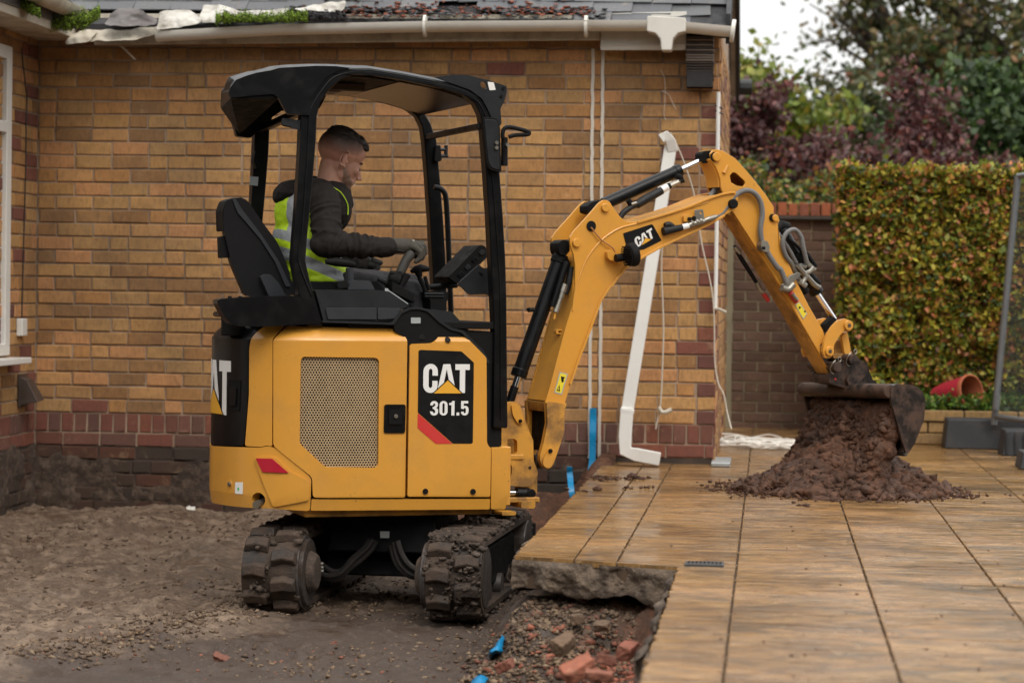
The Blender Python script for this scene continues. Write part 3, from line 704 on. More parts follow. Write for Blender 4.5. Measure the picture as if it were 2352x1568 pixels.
# broken red underlay, scraps
P = []; S = []
for _ in range(420):
    x = random.uniform(-2.55, -.95); d = random.uniform(.0, .13) if random.random() < .8 else random.uniform(.1, .36); P.append((x, EY0+d*math.cos(ra), EZ+d*math.sin(ra)+.012)); S.append(random.choice([.008, .012, .018]))
o = rocks('tile_rubble', P, S, terra, roof, sub=0, flat=.35); o['kind'] = 'stuff'
P = [(x, EY0+d*math.cos(ra), EZ+d*math.sin(ra)+.008) for x, d in [(random.uniform(-2.6, -.9), random.uniform(-.01, .13)) for _ in range(330)]]
o = rocks('slate_rubble', P, [random.choice([.01, .015, .024]) for _ in P], slate, roof, sub=0, flat=.3); o['kind'] = 'stuff'
# fascia and gutters
YG = 12.80
def gut(name, pts, r, mat, prof='half'):
    V = []; Fc = []; n = 9; P = [Vector(p) for p in pts]
    for i, p in enumerate(P):
        d = (P[min(i+1, len(P)-1)]-P[max(i-1, 0)]).normalized(); sd = d.cross(Vector((0, 0, 1))).normalized()
        for (rr) in (r, r-.004):
            for k in range(n):
                a = math.pi*k/(n-1); cx_, cz_ = -math.cos(a)*rr, -math.sin(a)*rr*.95; V.append(p+sd*cx_+Vector((0, 0, cz_)))
    m = 2*n
    for i in range(len(P)-1):
        for k in range(n-1):
            Fc += [(i*m+k, i*m+k+1, (i+1)*m+k+1, (i+1)*m+k), (i*m+n+k, (i+1)*m+n+k, (i+1)*m+n+k+1, i*m+n+k+1)]
        for k in (0, n-1): Fc.append((i*m+k, (i+1)*m+k, (i+1)*m+n+k, i*m+n+k))
    for i in (0, len(P)-1):
        for k in range(n-1): Fc.append((i*m+k, i*m+k+1, i*m+n+k+1, i*m+n+k))
    return hp(MB().add(V, Fc).build(name, mat, house))
g1 = [atY('P', 1290, 265, YG), atY('P', 2300, 210, YG), atY('Q', 1320, 215, YG), atY('S', 520, 205, YG), atY('S', 1100, 205, YG), atY('S', 1480, 222, YG), atY('S', 1925, 265, YG)]
gut('gutter', g1, .056, white)
hp(MB().cyl(atY('S', 1900, 295, YG-.0), atY('S', 1935, 300, YG), .06, n=14).build('gutter_end_cap', white, house))
for (x, y) in ((1325, 240),): hp(MB().tube([atY('Q', x-12, y+10, YG), atY('Q', x+12, y+10, YG)], .0585, n=16).build('gutter_bracket', white, house))
hp(MB().tube([atY('S', 500, 255, YG), atY('S', 530, 255, YG)], .0585, n=16).build('gutter_bracket', white, house))
p = atY('S', 1290, 260, YG)
hp(plate('running_outlet', [(p.x-.105, p.z+.052), (p.x+.10, p.z+.042), (p.x+.10, p.z-.03), (p.x+.06, p.z-.04), (p.x+.034, p.z-.07), (p.x+.026, p.z-.13), (p.x-.026, p.z-.13), (p.x-.034, p.z-.07), (p.x-.06, p.z-.04), (p.x-.105, p.z-.03)], YG-.062, YG+.05, white, house, bevel=.008))
fa = atY('S', 650, 400, 12.92); fb = atY('S', 1470, 400, 12.92)
hp(plate('fascia_board', [(fa.x, atY('S', 650, 480, 12.92).z), (fb.x, atY('S', 1470, 480, 12.92).z), (fb.x, fb.z+.16), (fa.x, fa.z+.15)], 12.92, 12.945, white, house, bevel=.003))
hp(plate('fascia_lip', [(fa.x, atY('S', 650, 435, 12.92).z), (fb.x, atY('S', 1470, 435, 12.92).z), (fb.x, atY('S', 1470, 425, 12.92).z), (fa.x, atY('S', 650, 422, 12.92).z)], 12.913, 12.92, white, house))
fl = atY('P', 770, 370, 12.90)
hp(plate('old_fascia_board', [(fl.x, fl.z), (atY('S', 640, 385, 12.90).x, atY('S', 640, 385, 12.90).z), (fa.x-.003, fa.z+.14), (fl.x, fl.z+.17)], 12.90, 12.92, oldwhite, house, bevel=.003))
hp(MB().box(XL, XR, 12.945, YW+.01, 2.30, 2.33).build('soffit_board', basic('sooty_timber', (.045,.035,.028), .9), house))
# stacked tile corbel at the right corner
ca = atY('S', 1470, 340, 12.88); cb = atY('S', 1735, 340, 12.88); ztop = ca.z; zbot = atY('S', 1600, 825, 12.88).z
tc = basic('dark_corbel_tile', (.055,.042,.036), .75, var=.3); tl = basic('pale_corbel_tile', (.20,.165,.14), .85, var=.3)
for i in range(20):
    z0 = ztop-(ztop-zbot)*(i+1)/20; h = (ztop-zbot)/20*.74
    mb = MB().box(ca.x+random.uniform(-.003, .003), cb.x+random.uniform(-.003, .003), 12.89+.007*max(0, i-9), YW+.05, z0, z0+h)
    hp(mb.build('corbel_tile', tl if i in (1, 3, 5, 7, 8, 9) else tc, house, bevel=.003))
MBk = MB().box(ca.x+.006, cb.x-.006, 12.92, YW, zbot, ztop); hp(MBk.build('corbel_mortar', felt, house))
# white caulk strips left on the wall
caulk = basic('pale_render_line', (.55,.50,.43), .9, var=.12, bmp=.6)
for (k, xa, ya, yb, yc, yd) in (('O', 1362, 112, 515, 700, 1052), ('O', 1385, 118, 520, 690, 1060)):
    path = [atY(k, xa+random.uniform(-1, 1)-(y-110)*.0085, y, YW-.006) for y in np.linspace(ya, yd, 60)]
    hp(plate('caulk_line', ribbon([(p.x, p.z) for p in path], .017), YW-.009, YW+.004, caulk, house))
for k in range(26):
    pass
def smear(name, X0, X1, z1, fr, seed):
    xs_ = np.arange(X0, X1, .014); zs_ = np.arange(-.52, z1, .014)
    V, Fc = gridmesh(xs_, zs_, lambda a, z: 0); out = []
    for a, z, _ in V:
        k = .004+fbm(a, z, seed, 3.2, 4, .034)-.006*sstep(-.22, -.36, z)-.022*sstep(z1-.10, z1, z)+fbm(a, z, seed+9, 22, 2, .005)-.003
        out.append(fr(a, max(-.012, k), z))
    return hp(fastmesh(name, np.array(out), Fc, SM, house, smooth=True))
SM = soilmat('earth_smeared_on_wall', [(.05,.031,.021), (.085,.055,.038), (.14,.095,.065), (.02,.014,.011)], 1.3, .9, False)
smear('earth_smear', XL, -.86, .06, lambda a, k, z: (a, YW-k, z), 3)['kind'] = 'stuff'
smear('earth_smear', 9.9, YW, .06, lambda a, k, z: (XL+k, a, z), 8)['kind'] = 'stuff'
# window at the left edge, its sill, soffit and wing gutter
fx = XL+.012
wy0 = atX('P', 88, 420, fx).y; wz1 = atX('P', 80, 385, fx).z; wz0 = atX('T', 20, 470, fx).z
win = hp(empty('window', (0, 0, 0))); win.parent = house; win.matrix_parent_inverse = Matrix.Translation((2.2, -13.1, .4))
def fry(a, d, z): return (fx+d, a, z)
zm = atX('P', 30, 1040, fx).z
plate('window_frame', [(wy0-2.2, wz0), (wy0, wz0), (wy0, wz1), (wy0-2.2, wz1)], -.05, .012, cleanwhite, win, holes=[[(wy0-2.14, wz0+.06), (wy0-.085, wz0+.06), (wy0-.085, zm-.03), (wy0-2.14, zm-.03)], [(wy0-2.14, zm+.03), (wy0-.085, zm+.03), (wy0-.085, wz1-.07), (wy0-2.14, wz1-.07)]], fr=fry, bevel=.006)
glass = basic('dark_window_glass', (.03,.028,.035), .06, bmp=0)
plate('window_pane', [(wy0-2.15, wz0+.04), (wy0-.07, wz0+.04), (wy0-.07, wz1-.05), (wy0-2.15, wz1-.05)], -.03, -.02, glass, win, fr=fry)
sp = atX('T', 125, 475, XL+.11)
plate('window_sill', [(wy0-2.3, wz0-.045), (wy0+.10, wz0-.045), (wy0+.10, wz0-.012), (wy0-2.3, wz0-.006)], -.05, .10, cleanwhite, win, fr=fry, bevel=.006)
hp(MB().box(XL-.01, XL+.24, 9.6, YW+.02, 2.262, 2.275).build('wing_soffit', oldwhite, house))
hp(MB().box(XL+.24, XL+.262, 9.6, 12.93, 2.255, 2.44).build('wing_fascia', oldwhite, house, bevel=.003))
pA = Vector((XL+.33, 12.66, 2.385)); pB = Vector((XL+.33, 9.6, 2.42)); gut('wing_gutter', [pA, pB], .06, oldwhite)
hp(MB().box(XL+.262, XL+.272, 9.6, 12.75, 2.30, 2.44).build('stained_upstand', lead, house))
# valley junk: crumpled flashing, membrane, moss
memb = basic('dirty_white_membrane', (.52,.50,.45), .5, var=.15, scale=12, bmp=.7, bscale=18, dist=.02, dirt=(.17,.14,.10), damt=.7, dscale=9)
def crumple(name, px, k, y, mat, th=.01, amp=.03, depth=.12, seed=0):
    pts = [atY(k, a, b_, y) for a, b_ in px]; poly = rnd([(p.x, p.z) for p in pts], .012, 2); x0 = min(p[0] for p in poly); x1 = max(p[0] for p in poly); z0 = min(p[1] for p in poly); z1 = max(p[1] for p in poly)
    def df(a, d, z): return (a+fbm(a, z, seed, 14, 2, .006), d+depth*(z-z0)/(z1-z0+.01)+fbm(a, z, seed, 9, 3, amp), z+fbm(a, z, seed+3, 16, 2, .008))
    return hp(plate(name, poly, y-th, y, mat, house, cuts=list(np.arange(x0, x1, .012)), zcuts=list(np.arange(z0, z1, .012)), deform=df, ang=80))
crumple('crumpled_flashing', [(850, 200), (880, 110), (940, 65), (1060, 50), (1130, 70), (1190, 110), (1290, 170), (1280, 200), (1200, 215), (900, 215)], 'P', 12.74, lead, amp=.035, depth=.10)
crumple('torn_membrane', [(1290, 200), (1285, 90), (1330, 70), (1500, 60), (1560, 90), (1640, 150), (1610, 195), (1450, 225), (1290, 250)], 'P', 12.73, memb, amp=.045, seed=4)
crumple('torn_membrane', [(1638, 190), (1632, 15), (1760, 20), (1940, 70), (2120, 75), (2352, 60), (2352, 150), (2100, 150), (1800, 190)], 'P', 12.82, memb, amp=.045, seed=8)
crumple('torn_membrane', [(60, 90), (250, 40), (380, 0), (530, -10), (550, 60), (520, 110), (420, 110), (300, 110), (120, 110)], 'Q', 12.80, memb, amp=.05, seed=12)
crumple('torn_membrane', [(640, 360), (600, 250), (700, 225), (1000, 235), (1100, 215), (1270, 200), (1280, 240), (1160, 290), (1090, 330), (1000, 330), (800, 340)], 'P', 12.735, oldwhite, amp=.03, seed=15)
crumple('broken_gutter_end', [(520, 350), (540, 270), (620, 245), (700, 235), (760, 240), (740, 340), (640, 350), (560, 375)], 'P', 12.70, oldwhite, amp=.04, seed=19)
hp(MB().cyl(atY('P', 985, 368, 12.88), atY('P', 1110, 492, 12.92), .006, n=6).build('loose_lath', oldwhite, house))
def mossclump(k, pts, y, spread, n, sz=.011):
    P = []
    for _ in range(n):
        i = random.randrange(len(pts)-1); u = random.random(); a = pts[i][0]*(1-u)+pts[i+1][0]*u; b_ = pts[i][1]*(1-u)+pts[i+1][1]*u
        p = atY(k, a, b_+abs(random.gauss(0, spread*(.55+.9*abs(fbm(a*.012, y, 3, 1, 3, 1)))))*(-1 if random.random() < .8 else .4), y+random.uniform(-.06, .09)); P.append(tuple(p))
    o = leaves('moss', P, sz, [(.05,.09,.006,2), (.13,.21,.015,3), (.22,.32,.03,2), (.06,.05,.02,1)], mossm2, house, ratio=.5); hp(o); o['kind'] = 'stuff'; return o
mossm2 = leafmat('moss_tufts', .9, .15)
mossclump('P', [(120, 90), (300, 170), (420, 215), (540, 215), (640, 200), (720, 190), (820, 120)], 12.45, 55, 11000)
mossclump('P', [(60, 10), (200, 60), (330, 130)], 11.9, 38, 6000)
mossclump('P', [(1770, 175), (1900, 165), (2100, 165), (2352, 160)], 12.72, 34, 7500)
mossclump('Q', [(0, 190), (120, 185), (200, 180)], 12.72, 45, 3000)
P = [tuple(atY('Q', random.uniform(150, 560), 190-abs(random.gauss(0, 30)), 12.74)) for _ in range(200)]
o = hp(rocks('gutter_debris', P, [random.choice([.01, .015, .02]) for _ in P], felt, house, sub=0)); o['kind'] = 'stuff'
# things fixed on the walls
o = MB().box(-.0, .035, -.045, .045, -.0475, .0475).build('socket_box', cleanwhite, None, atX('T', 128, 276, XL), bevel=.006); meta(o, 'square white junction box on the left return wall beside the window', 'junction box')
c1 = [atX('P', x, y, XL+.006) for x, y in [(180, 400), (188, 520), (210, 700), (222, 820), (214, 1000), (212, 1340)]]+[atX('T', 152, 100, XL+.006), atX('T', 152, 226, XL+.006)]
meta(MB().tube(smoothpath(c1, 4), .0035, 6).build('black_cable', blackpl, None), 'thin black cable running down the left return wall to the white box', 'cable')
v0 = atX('T', 112, 690, XL); v1 = atX('T', 185, 690, XL)
vb = empty('vent_cowl', atX('T', 150, 700, XL), 0, 'dark brown plastic vent hood low on the left return wall', 'vent')
brp = basic('brown_plastic', (.055,.038,.03), .5)
MB().add([(0, -.07, .075), (0, .06, .075), (0, .06, -.075), (0, -.07, -.085), (.045, -.06, .055), (.045, .05, .055), (.11, .055, -.055), (.11, -.065, -.065)], [(0,1,5,4), (4,5,6,7), (0,4,7,3), (1,2,6,5), (3,7,6,2)]).build('hood', brp, vb, bevel=.004)
MB().box(0, .012, -.08, .07, -.095, .085).build('back_plate', brp, vb, bevel=.003)
# white conduit on the corner and loose wires
pc = [atY('O', 1650, 212, 12.99), atY('O', 1648, 400, 12.99), atY('O', 1645, 600, 12.99), atY('O', 1643, 712, 12.99)]
cn_ = empty('corner_conduit', pc[-1], 0, 'thin white pipe clipped to the right corner of the house', 'pipe')
def rel(e, pts): return [Vector(p)-e.location for p in pts]
MB().tube(rel(cn_, pc), .011, 10).build('pipe', cleanwhite, cn_); 
for yy in (250, 262): MB().tube(rel(cn_, [atY('O', 1642, yy-8, 12.985), atY('O', 1660, yy, 12.985)]), .004, 6).build('wire_tie', blackpl, cn_)
MB().tube(rel(cn_, [atY('O', 1640, 709, 12.985), atY('O', 1652, 710, 12.97), atY('O', 1668, 717, 12.96)]), .008, 8).build('bent_end', oldwhite, cn_)
wire = basic('grubby_white_cable', (.50,.44,.36), .5, var=.1)
def wirething(pts, r, label, n=6): return meta(MB().tube(smoothpath(pts, n), r, 6).build('cable', wire, None), label, 'cable')
wirething([atY('O', x, y, Y) for x, y, Y in [(1540, 305, 12.9), (1553, 330, 12.92), (1570, 370, 12.93), (1590, 430, 12.95), (1600, 480, 12.96), (1612, 560, 12.97), (1632, 650, 12.97), (1640, 720, 12.98), (1642, 830, 12.98), (1650, 880, 12.97), (1662, 905, 12.96), (1671, 950, 12.95), (1680, 985, 12.9)]], .0042, 'long white cable hanging from the downpipe top past the wall corner to the ground')
w2 = empty('aerial_cable', atY('O', 1520, 560, 12.97), 0, 'white cable hanging beside the leaning downpipe with an elbow clip at its end', 'cable')
MB().tube(smoothpath(rel(w2, [atY('O', x, y, 12.985) for x, y in [(1521, 560), (1519, 620), (1522, 690), (1524, 760), (1520, 880), (1516, 935), (1510, 965), (1506, 985)]]), 5), .005, 6).build('lead', wire, w2)
MB().tube(rel(w2, [atY('O', x, y, 12.97) for x, y in [(1512, 935), (1520, 946), (1530, 946), (1543, 940)]]), .013, 8).build('elbow_clip', oldwhite, w2)
wirething([atY('S', x, y, 13.02) for x, y in [(1225, 670), (1260, 740), (1270, 860), (1265, 1000), (1258, 1090), (1275, 1150)]], .002, 'thin broken wire stuck to the wall under the stacked tiles')
wirething([atY('S', x, y, 13.02) for x, y in [(1240, 870), (1300, 905), (1340, 980), (1375, 1050)]], .002, 'short thin twig of wire curving right from the broken wire')
# leaning downpipe, rectangular, three pieces
dp = empty('leaning_downpipe', atY('O', 1470, 1050, 12.9), 0, 'white square plastic downpipe leaning loose against the house wall', 'downpipe')
def sqpipe(name, pts, w, d, mat, parent):
    P = rel(parent, pts); V = []; Fc = []
    for i, p in enumerate(P):
        t_ = (P[min(i+1, len(P)-1)]-P[max(i-1, 0)]).normalized(); sd = Vector((0, 1, 0)); u_ = t_.cross(sd).normalized()
        for a, b_ in ((-1, -1), (1, -1), (1, 1), (-1, 1)): V.append(p+u_*a*w/2+sd*b_*d/2)
    for i in range(len(P)-1):
        for k in range(4): Fc.append((i*4+k, i*4+(k+1) % 4, (i+1)*4+(k+1) % 4, (i+1)*4+k))
    Fc += [(0, 1, 2, 3), tuple(4*(len(P)-1)+k for k in range(4))]
    return MB().add(V, Fc).build(name, mat, parent, bevel=.005)
sqpipe('pipe', [atY('O', 1541, 335, 12.93), atY('O', 1440, 950, 12.82)], .066, .062, cleanwhite, dp)
sqpipe('offset_bend', [atY('O', 1441, 935, 12.81), atY('O', 1436, 1000, 12.80), atY('O', 1437, 1035, 12.79), atY('O', 1460, 1043, 12.78), atY('O', 1516, 1054, 12.76)], .068, .065, cleanwhite, dp)
for a, b_, c_, d_ in ((1441, 940, 1440, 950), (1434, 1018, 1440, 1022), (1466, 1046, 1470, 1047)):
    pass
sqpipe('top_offset', [atY('O', 1546, 350, 12.92), atY('O', 1541, 326, 12.90), atY('O', 1530, 312, 12.88), atY('O', 1519, 320, 12.87)], .055, .05, cleanwhite, dp)
sqpipe('collar', [atY('O', 1442, 938, 12.81), atY('O', 1440, 950, 12.81)], .073, .07, cleanwhite, dp)
# aluminium threshold strip and heap of white cable at the corner
o = plate('metal_threshold', [(0, 0), (.10, 0), (.10, .45), (0, .45)], 0, .022, basic('brushed_aluminium', (.50,.54,.55), .35, .7, bmp=.3), None, fr=lambda a, d, z: (a, z, d), bevel=.004)
pp = atZ('O', 1633, 1071, 0.002); o.location = pp; meta(o, 'flat grey metal strip lying on the patio against the house corner', 'metal strip')
cs = MB(); cc = atZ('O', 1700, 1015, .02)
for i in range(22):
    a0 = random.uniform(0, 6.28); rx, ry = random.uniform(.12, .34), random.uniform(.08, .3); ox, oy = random.uniform(-.12, .22), random.uniform(-.3, .2)
    pts = [(ox+rx*math.cos(a0+a)*(1+.2*math.sin(2*a+i)), oy+ry*math.sin(a0+a), .012+.035*abs(math.sin(a*1.7+i))*random.uniform(.4, 1)) for a in np.linspace(0, random.uniform(3, 6), 14)]
    cs.tube(smoothpath(pts, 3), .0045, 5)
for i in range(14):
    y0 = random.uniform(-.5, .2); cs.tube(smoothpath([(.0+random.uniform(-.1, .1), y0, .03), (.25, y0+random.uniform(-.08, .08), .035*random.random()+.012), (.5, y0+random.uniform(-.1, .1), .012+.02*random.random()), (.68+random.uniform(-.1, .1), y0+random.uniform(-.15, .15), .008)], 5), .005, 5)
meta(cs.build('cable_tangle', basic('white_flex', (.72,.69,.63), .45, var=.06, bmp=0), None, (cc.x, cc.y, 0)), 'tangle of white electric cable on the patio behind the soil heap', 'cable')
# blue damp-proof strip
blue = basic('blue_plastic_strip', (.0,.20,.42), .35, var=.2, bmp=.5, bscale=40, dist=.006)
def strip3(name, pts, w, mat, label, cat='plastic strip'):
    V = []; Fc = []; P = [Vector(p) for p in pts]
    for i, p in enumerate(P):
        for s in (-1, 1): V.append(p+Vector((s*w/2, random.uniform(-.012, .012), 0)));
    n = len(V); V += [v+Vector((0, .004, .001)) for v in V]
    for i in range(len(P)-1): a = 2*i; Fc += [(a, a+1, a+3, a+2), (n+a, n+a+2, n+a+3, n+a+1), (a, a+2, n+a+2, n+a), (a+1, n+a+1, n+a+3, a+3)]
    Fc += [(0, n, n+1, 1), (n-2, n-1, 2*n-1, 2*n-2)]
    return meta(MB().add(V, Fc).build(name, mat, None), label, cat)
strip3('plastic_strip', smoothpath([atY('O', 1362, 938, 13.0), atY('O', 1362, 980, 13.0), atY('O', 1361, 1030, 12.98), atY('O', 1359, 1070, 12.95), atY('O', 1350, 1100, 12.9), atY('O', 1335, 1130, 12.85)], 3), .036, blue, 'bright blue plastic strip hanging down the wall at the patio edge')
strip3('plastic_strip', smoothpath([atY('O', 1308, 1072, 12.7), atY('O', 1309, 1090, 12.7), atY('O', 1312, 1125, 12.6), atY('O', 1316, 1150, 12.6)], 3), .030, blue, 'short blue plastic strip standing in the trench behind the boom foot')
def gp(k, x, y, dz=.01):
    p = atZ(k, x, y, -.42)
    for _ in range(6): p = atZ(k, x, y, zf(p.x, p.y)+dz)
    return p
bl = [gp('H', x, y, .045) for x, y in [(350, 1270), (320, 1330), (300, 1370), (310, 1430), (300, 1480), (220, 1520), (190, 1568), (170, 1620)]]
V = []; wv = [.010, .02, .033, .026, .036, .03, .038, .03]
mbs = MB()
bl = smoothpath(bl, 5)
for i in range(len(bl)):
    w = 1.5*np.interp(i/5, range(8), wv); b_ = bl[i]; s = Vector((1, .25, .2)).normalized()
    mbs.v += [tuple(b_-s*w/2+Vector((random.uniform(-.004, .004), 0, random.uniform(-.003, .006)))), tuple(b_+Vector((0, 0, .008+random.uniform(-.004, .004)))), tuple(b_+s*w/2+Vector((random.uniform(-.004, .004), 0, random.uniform(-.003, .006))))]
for i in range(len(bl)-1):
    for k in (0, 1): a = 3*i+k; mbs.f.append((a, a+1, a+4, a+3))
o = mbs.build('plastic_strip', blue, None); sdm = o.modifiers.new('thick', 'SOLIDIFY'); sdm.thickness = .003
meta(o, 'torn blue plastic strip crumpled in the rubble at the bottom of the bank', 'plastic strip')
# soil bank below the wall behind the boom foot
V, Fc = gridmesh(np.arange(-1.7, -.80, .016), np.arange(11.9, 13.05, .016), lambda X, Y: -.44+.26*sstep(12.3, 13.0, Y+fbm(X, Y, 41, 5, 3, .12))+.22*sstep(-1.1, -.85, X+fbm(X, Y, 45, 5, 3, .06))+fbm(X, Y, 43, 9, 4, .035))
meta(fastmesh('dug_soil_bank', V, Fc, RS, smooth=True), kind='structure')
# ================================================================ GARDEN WALL, PLANTER, FENCE, HEDGE, TREES
gw = empty('garden_wall', (.8, 16.6, 0), 0, 'brown brick garden wall with orange coping between house and hedge', 'wall')
GY = 16.6; gc = .0690
gx0, gx1 = -.35, 1.9
gtop = atY('O', 1800, 503, GY).z
wg = Wall('wall_body', gw, (0, GY, 0), 0, MG, gx0, gx1, -.1, gtop-.005)
n = 0; z = -.03
while z < gtop-.01:
    if n == 4: wg.course(gx0+.1, gx1, z+gc/2, gc, .088, 0, GB, mix=0, jt=.009)
    else: wg.course(gx0+.1, gx1, z+gc/2, gc, .176, [0, .088][n % 2], GB, mix=.03, jt=.009)
    z += gc; n += 1
place([wg], gw, 300)
ct = atY('O', 1800, 466, GY-.03).z
mb = MB().box(gx0-.8, gx1-.8, -.05, .25, gtop-.002, gtop+.02); mb.build('coping_ledge', basic('dark_coping_slab', (.07,.055,.045), .9), gw, bevel=.003)
x = gx0+.1; k = 0
while x < 1.6:
    MB().box(x-.8+.004, x-.8+.066, -.035+random.uniform(-.003, .003), .2, gtop+.022, ct+random.uniform(-.004, .004)).build('brick', OB, gw, bevel=.004); x += .0735
# planter of buff blocks
py = 15.15
zt = atY('O', 2160, 942, py).z
pl = empty('raised_planter', (1.3, py, 0), 0, 'low raised planter of buff stone blocks below the hedge', 'planter')
MB().box(-.9, 1.6, .03, .3, 0, zt-.004).build('planter_core', MF, pl)
rows = 3; h = zt/rows
for r_ in range(rows):
    x = -.75-.12*(r_ % 2)
    while x < 1.5:
        L = random.choice([.26, .34, .22, .3]) if r_ < 2 else .33
        MB().box(x+.004, x+L-.004, -.0+(-.012 if r_ == 2 else 0)+random.uniform(-.003, .003), .1, r_*h+.004, (r_+1)*h-.003).build('planter_block', YS, pl, bevel=.005); x += L
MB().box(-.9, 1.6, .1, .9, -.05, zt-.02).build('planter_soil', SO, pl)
lm = leafmat('garden_leaf')
P = [(random.uniform(.85, 2.2), py+random.uniform(.05, .5), zt+random.uniform(-.01, .07)+abs(random.gauss(0, .02))) for _ in range(5200)]
meta(leaves('bedding_plants', P, .034, [(.05,.11,.012,3), (.11,.20,.02,3), (.03,.07,.012,2), (.26,.25,.04,1)], lm), kind='stuff')
# terracotta pot lying on its side
tp = atY('O', 2195, 905, py+.25)
pot = empty('plant_pot', tp, 0, 'red and orange terracotta pot lying on its side in the planter', 'plant pot')
potm = basic('red_glazed_pot', (.50,.03,.06), .25, var=.15, coat=.3); terr = basic('orange_terracotta', (.47,.13,.06), .8, var=.15)
def lathe(prof, n=36):
    m = MB(); k = len(prof)
    for i in range(n):
        a = 2*math.pi*i/n
        for r_, z_ in prof: m.v.append((r_*math.cos(a), r_*math.sin(a), z_))
    for i in range(n):
        for j in range(k-1): m.f.append((i*k+j, ((i+1) % n)*k+j, ((i+1) % n)*k+j+1, i*k+j+1))
    return m
a = lathe([(.0, -.15), (.07, -.15), (.088, -.07), (.100, .06), (.105, .11)]).build('pot_body', potm, pot)
b_ = lathe([(.106, .11), (.108, .135), (.100, .137), (.094, .10), (.082, -.08), (0, -.09)]).build('pot_rim', terr, pot)
for o in (a, b_): o.rotation_euler = (R(28), R(78), R(-18)); 
# hedge: dense autumn leaves on a twiggy core
hg = empty('beech_hedge', (1.6, 15.9, .3), 0, 'tall clipped hedge turning green, yellow and copper in autumn', 'hedge')
hx0 = atY('O', 1945, 600, 15.6).x; hx1 = 2.75; hz0 = atY('O', 2100, 890, 15.6).z; hz1 = atY('O', 2140, 398, 15.6).z
n = 62000; P = np.zeros((n, 3))
for i in range(n):
    x = random.uniform(hx0, hx1); z = random.uniform(hz0-.02, hz1); dens = fbm(x, z, 3, 5, 3, 1)
    d = abs(random.gauss(0, .07))+.05*fbm(x, z, 1, 3.2, 3, 1)
    if random.random() < .12: z = hz1+random.gauss(0, .025)+.05*fbm(x, 0, 6, 4, 3, 1)+(.05 if random.random() < .04 else 0); d = random.uniform(0, .5)
    if random.random() < .09: x = hx0+random.gauss(0, .03)+.03*fbm(z, 4, 2, 4, 2, 1); d = random.uniform(0, .4)
    P[i] = (x, 15.6+d+(.05 if dens < -.3 else 0), z)
P[:, 0] -= 1.6; P[:, 1] -= 15.9; P[:, 2] -= .3
pal = [(.13,.17,.018,4), (.26,.26,.025,4.6), (.40,.33,.03,3.8), (.48,.24,.05,2.2), (.52,.19,.08,1.6), (.04,.07,.014,2.6), (.16,.06,.025,1.2)]
o = leaves('foliage', P, .045, pal, lm, hg); 
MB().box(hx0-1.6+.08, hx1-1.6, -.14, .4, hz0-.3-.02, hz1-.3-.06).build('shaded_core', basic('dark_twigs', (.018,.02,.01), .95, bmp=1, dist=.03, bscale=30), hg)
tw = MB()
for _ in range(60):
    x = random.uniform(hx0, hx1)-1.6; tw.tube([(x, -.2, -.35), (x+random.uniform(-.05, .05), -.22, .1+random.uniform(0, .2))], .006, 5)
tw.build('stems', basic('hedge_stem', (.10,.075,.05), .9), hg)
P = [(random.uniform(1.0, 2.7), 15.75+random.uniform(-.1, .2), random.uniform(.15, hz0+.12)) for _ in range(4200)]
meta(leaves('ivy', P, .04, [(.015,.04,.014,3), (.03,.07,.02,2), (.28,.09,.04,.4), (.05,.04,.02,1)], lm), kind='stuff')
# site fence panel at the right edge
hf = empty('fence_panel', atY('O', 2285, 985, 14.75), 0, 'temporary steel mesh fence panel standing at the right edge', 'fence')
gal = basic('galvanised_tube', (.20,.215,.225), .45, .6, var=.15)
fp = lambda x, y, Y: atY('O', x, y, Y)-hf.location
pA, pB, pC, pD = fp(2283, 975, 14.75), fp(2338, 405, 14.75), fp(2600, 372, 14.0), fp(2560, 1012, 14.0)
MB().tube([pA, pB], .021, 12).build('post', gal, hf); MB().tube([pB, pC], .017, 12).build('top_rail', gal, hf); MB().tube([pA+Vector((0, 0, .05)), pD+Vector((0, 0, .05))], .017, 12).build('bottom_rail', gal, hf)
MB().tube([fp(2290, 905, 14.7), fp(2287, 940, 14.7)], .022, 10).build('coupler', gal, hf)
ms = MB()
for i in range(1, 66): u = i/66; ms.tube([pA+(pD-pA)*u+Vector((0, 0, .05)), pB+(pC-pB)*u], .0016, 4, cap=False)
for i in range(1, 14): u = i/14; ms.tube([pA+(pB-pA)*u, pD+(pC-pD)*u], .0016, 4, cap=False)
o = ms.build('wire_mesh', basic('mesh_wire', (.10,.10,.10), .6, .3, bmp=0), hf, smooth=False); o['kind'] = 'stuff'
rub = basic('black_rubber_block', (.022,.023,.026), .6, var=.3, dirt=(.12,.10,.085), damt=.4)
def foot(x0, y0, x1, y1, Y, label, dy=.3, ribs=0):
    Y = min(14.78, atZ('O', x0, y1, 0).y); a = atY('O', x0, y1, Y); b_ = atY('O', x1, y0, Y); a.z = 0; e = empty('rubber_block', ((a.x+b_.x)/2, Y, a.z), 0, label, 'fence foot', 'black fence feet at the right edge'); w = (b_.x-a.x)/2; h = b_.z-a.z
    MB().add([(-w, 0, 0), (w, 0, 0), (w, dy, 0), (-w, dy, 0), (-w+.015, .02, h), (w-.015, .02, h), (w-.015, dy-.02, h), (-w+.015, dy-.02, h)], [(0,3,2,1), (4,5,6,7), (0,1,5,4), (1,2,6,5), (2,3,7,6), (3,0,4,7)]).build('block', rub, e, bevel=.008)
    for i in range(ribs): MB().box(-w+.02+i*.05, -w+.035+i*.05, -.008, .004, .01, h-.01).build('rib', rub, e, bevel=.003)
foot(2170, 966, 2372, 1012, 14.72, 'long black rubber foot under the fence post, lying along the planter')
foot(2302, 990, 2420, 1047, 13.6, 'ribbed black rubber foot in front at the right edge of the picture', ribs=5)
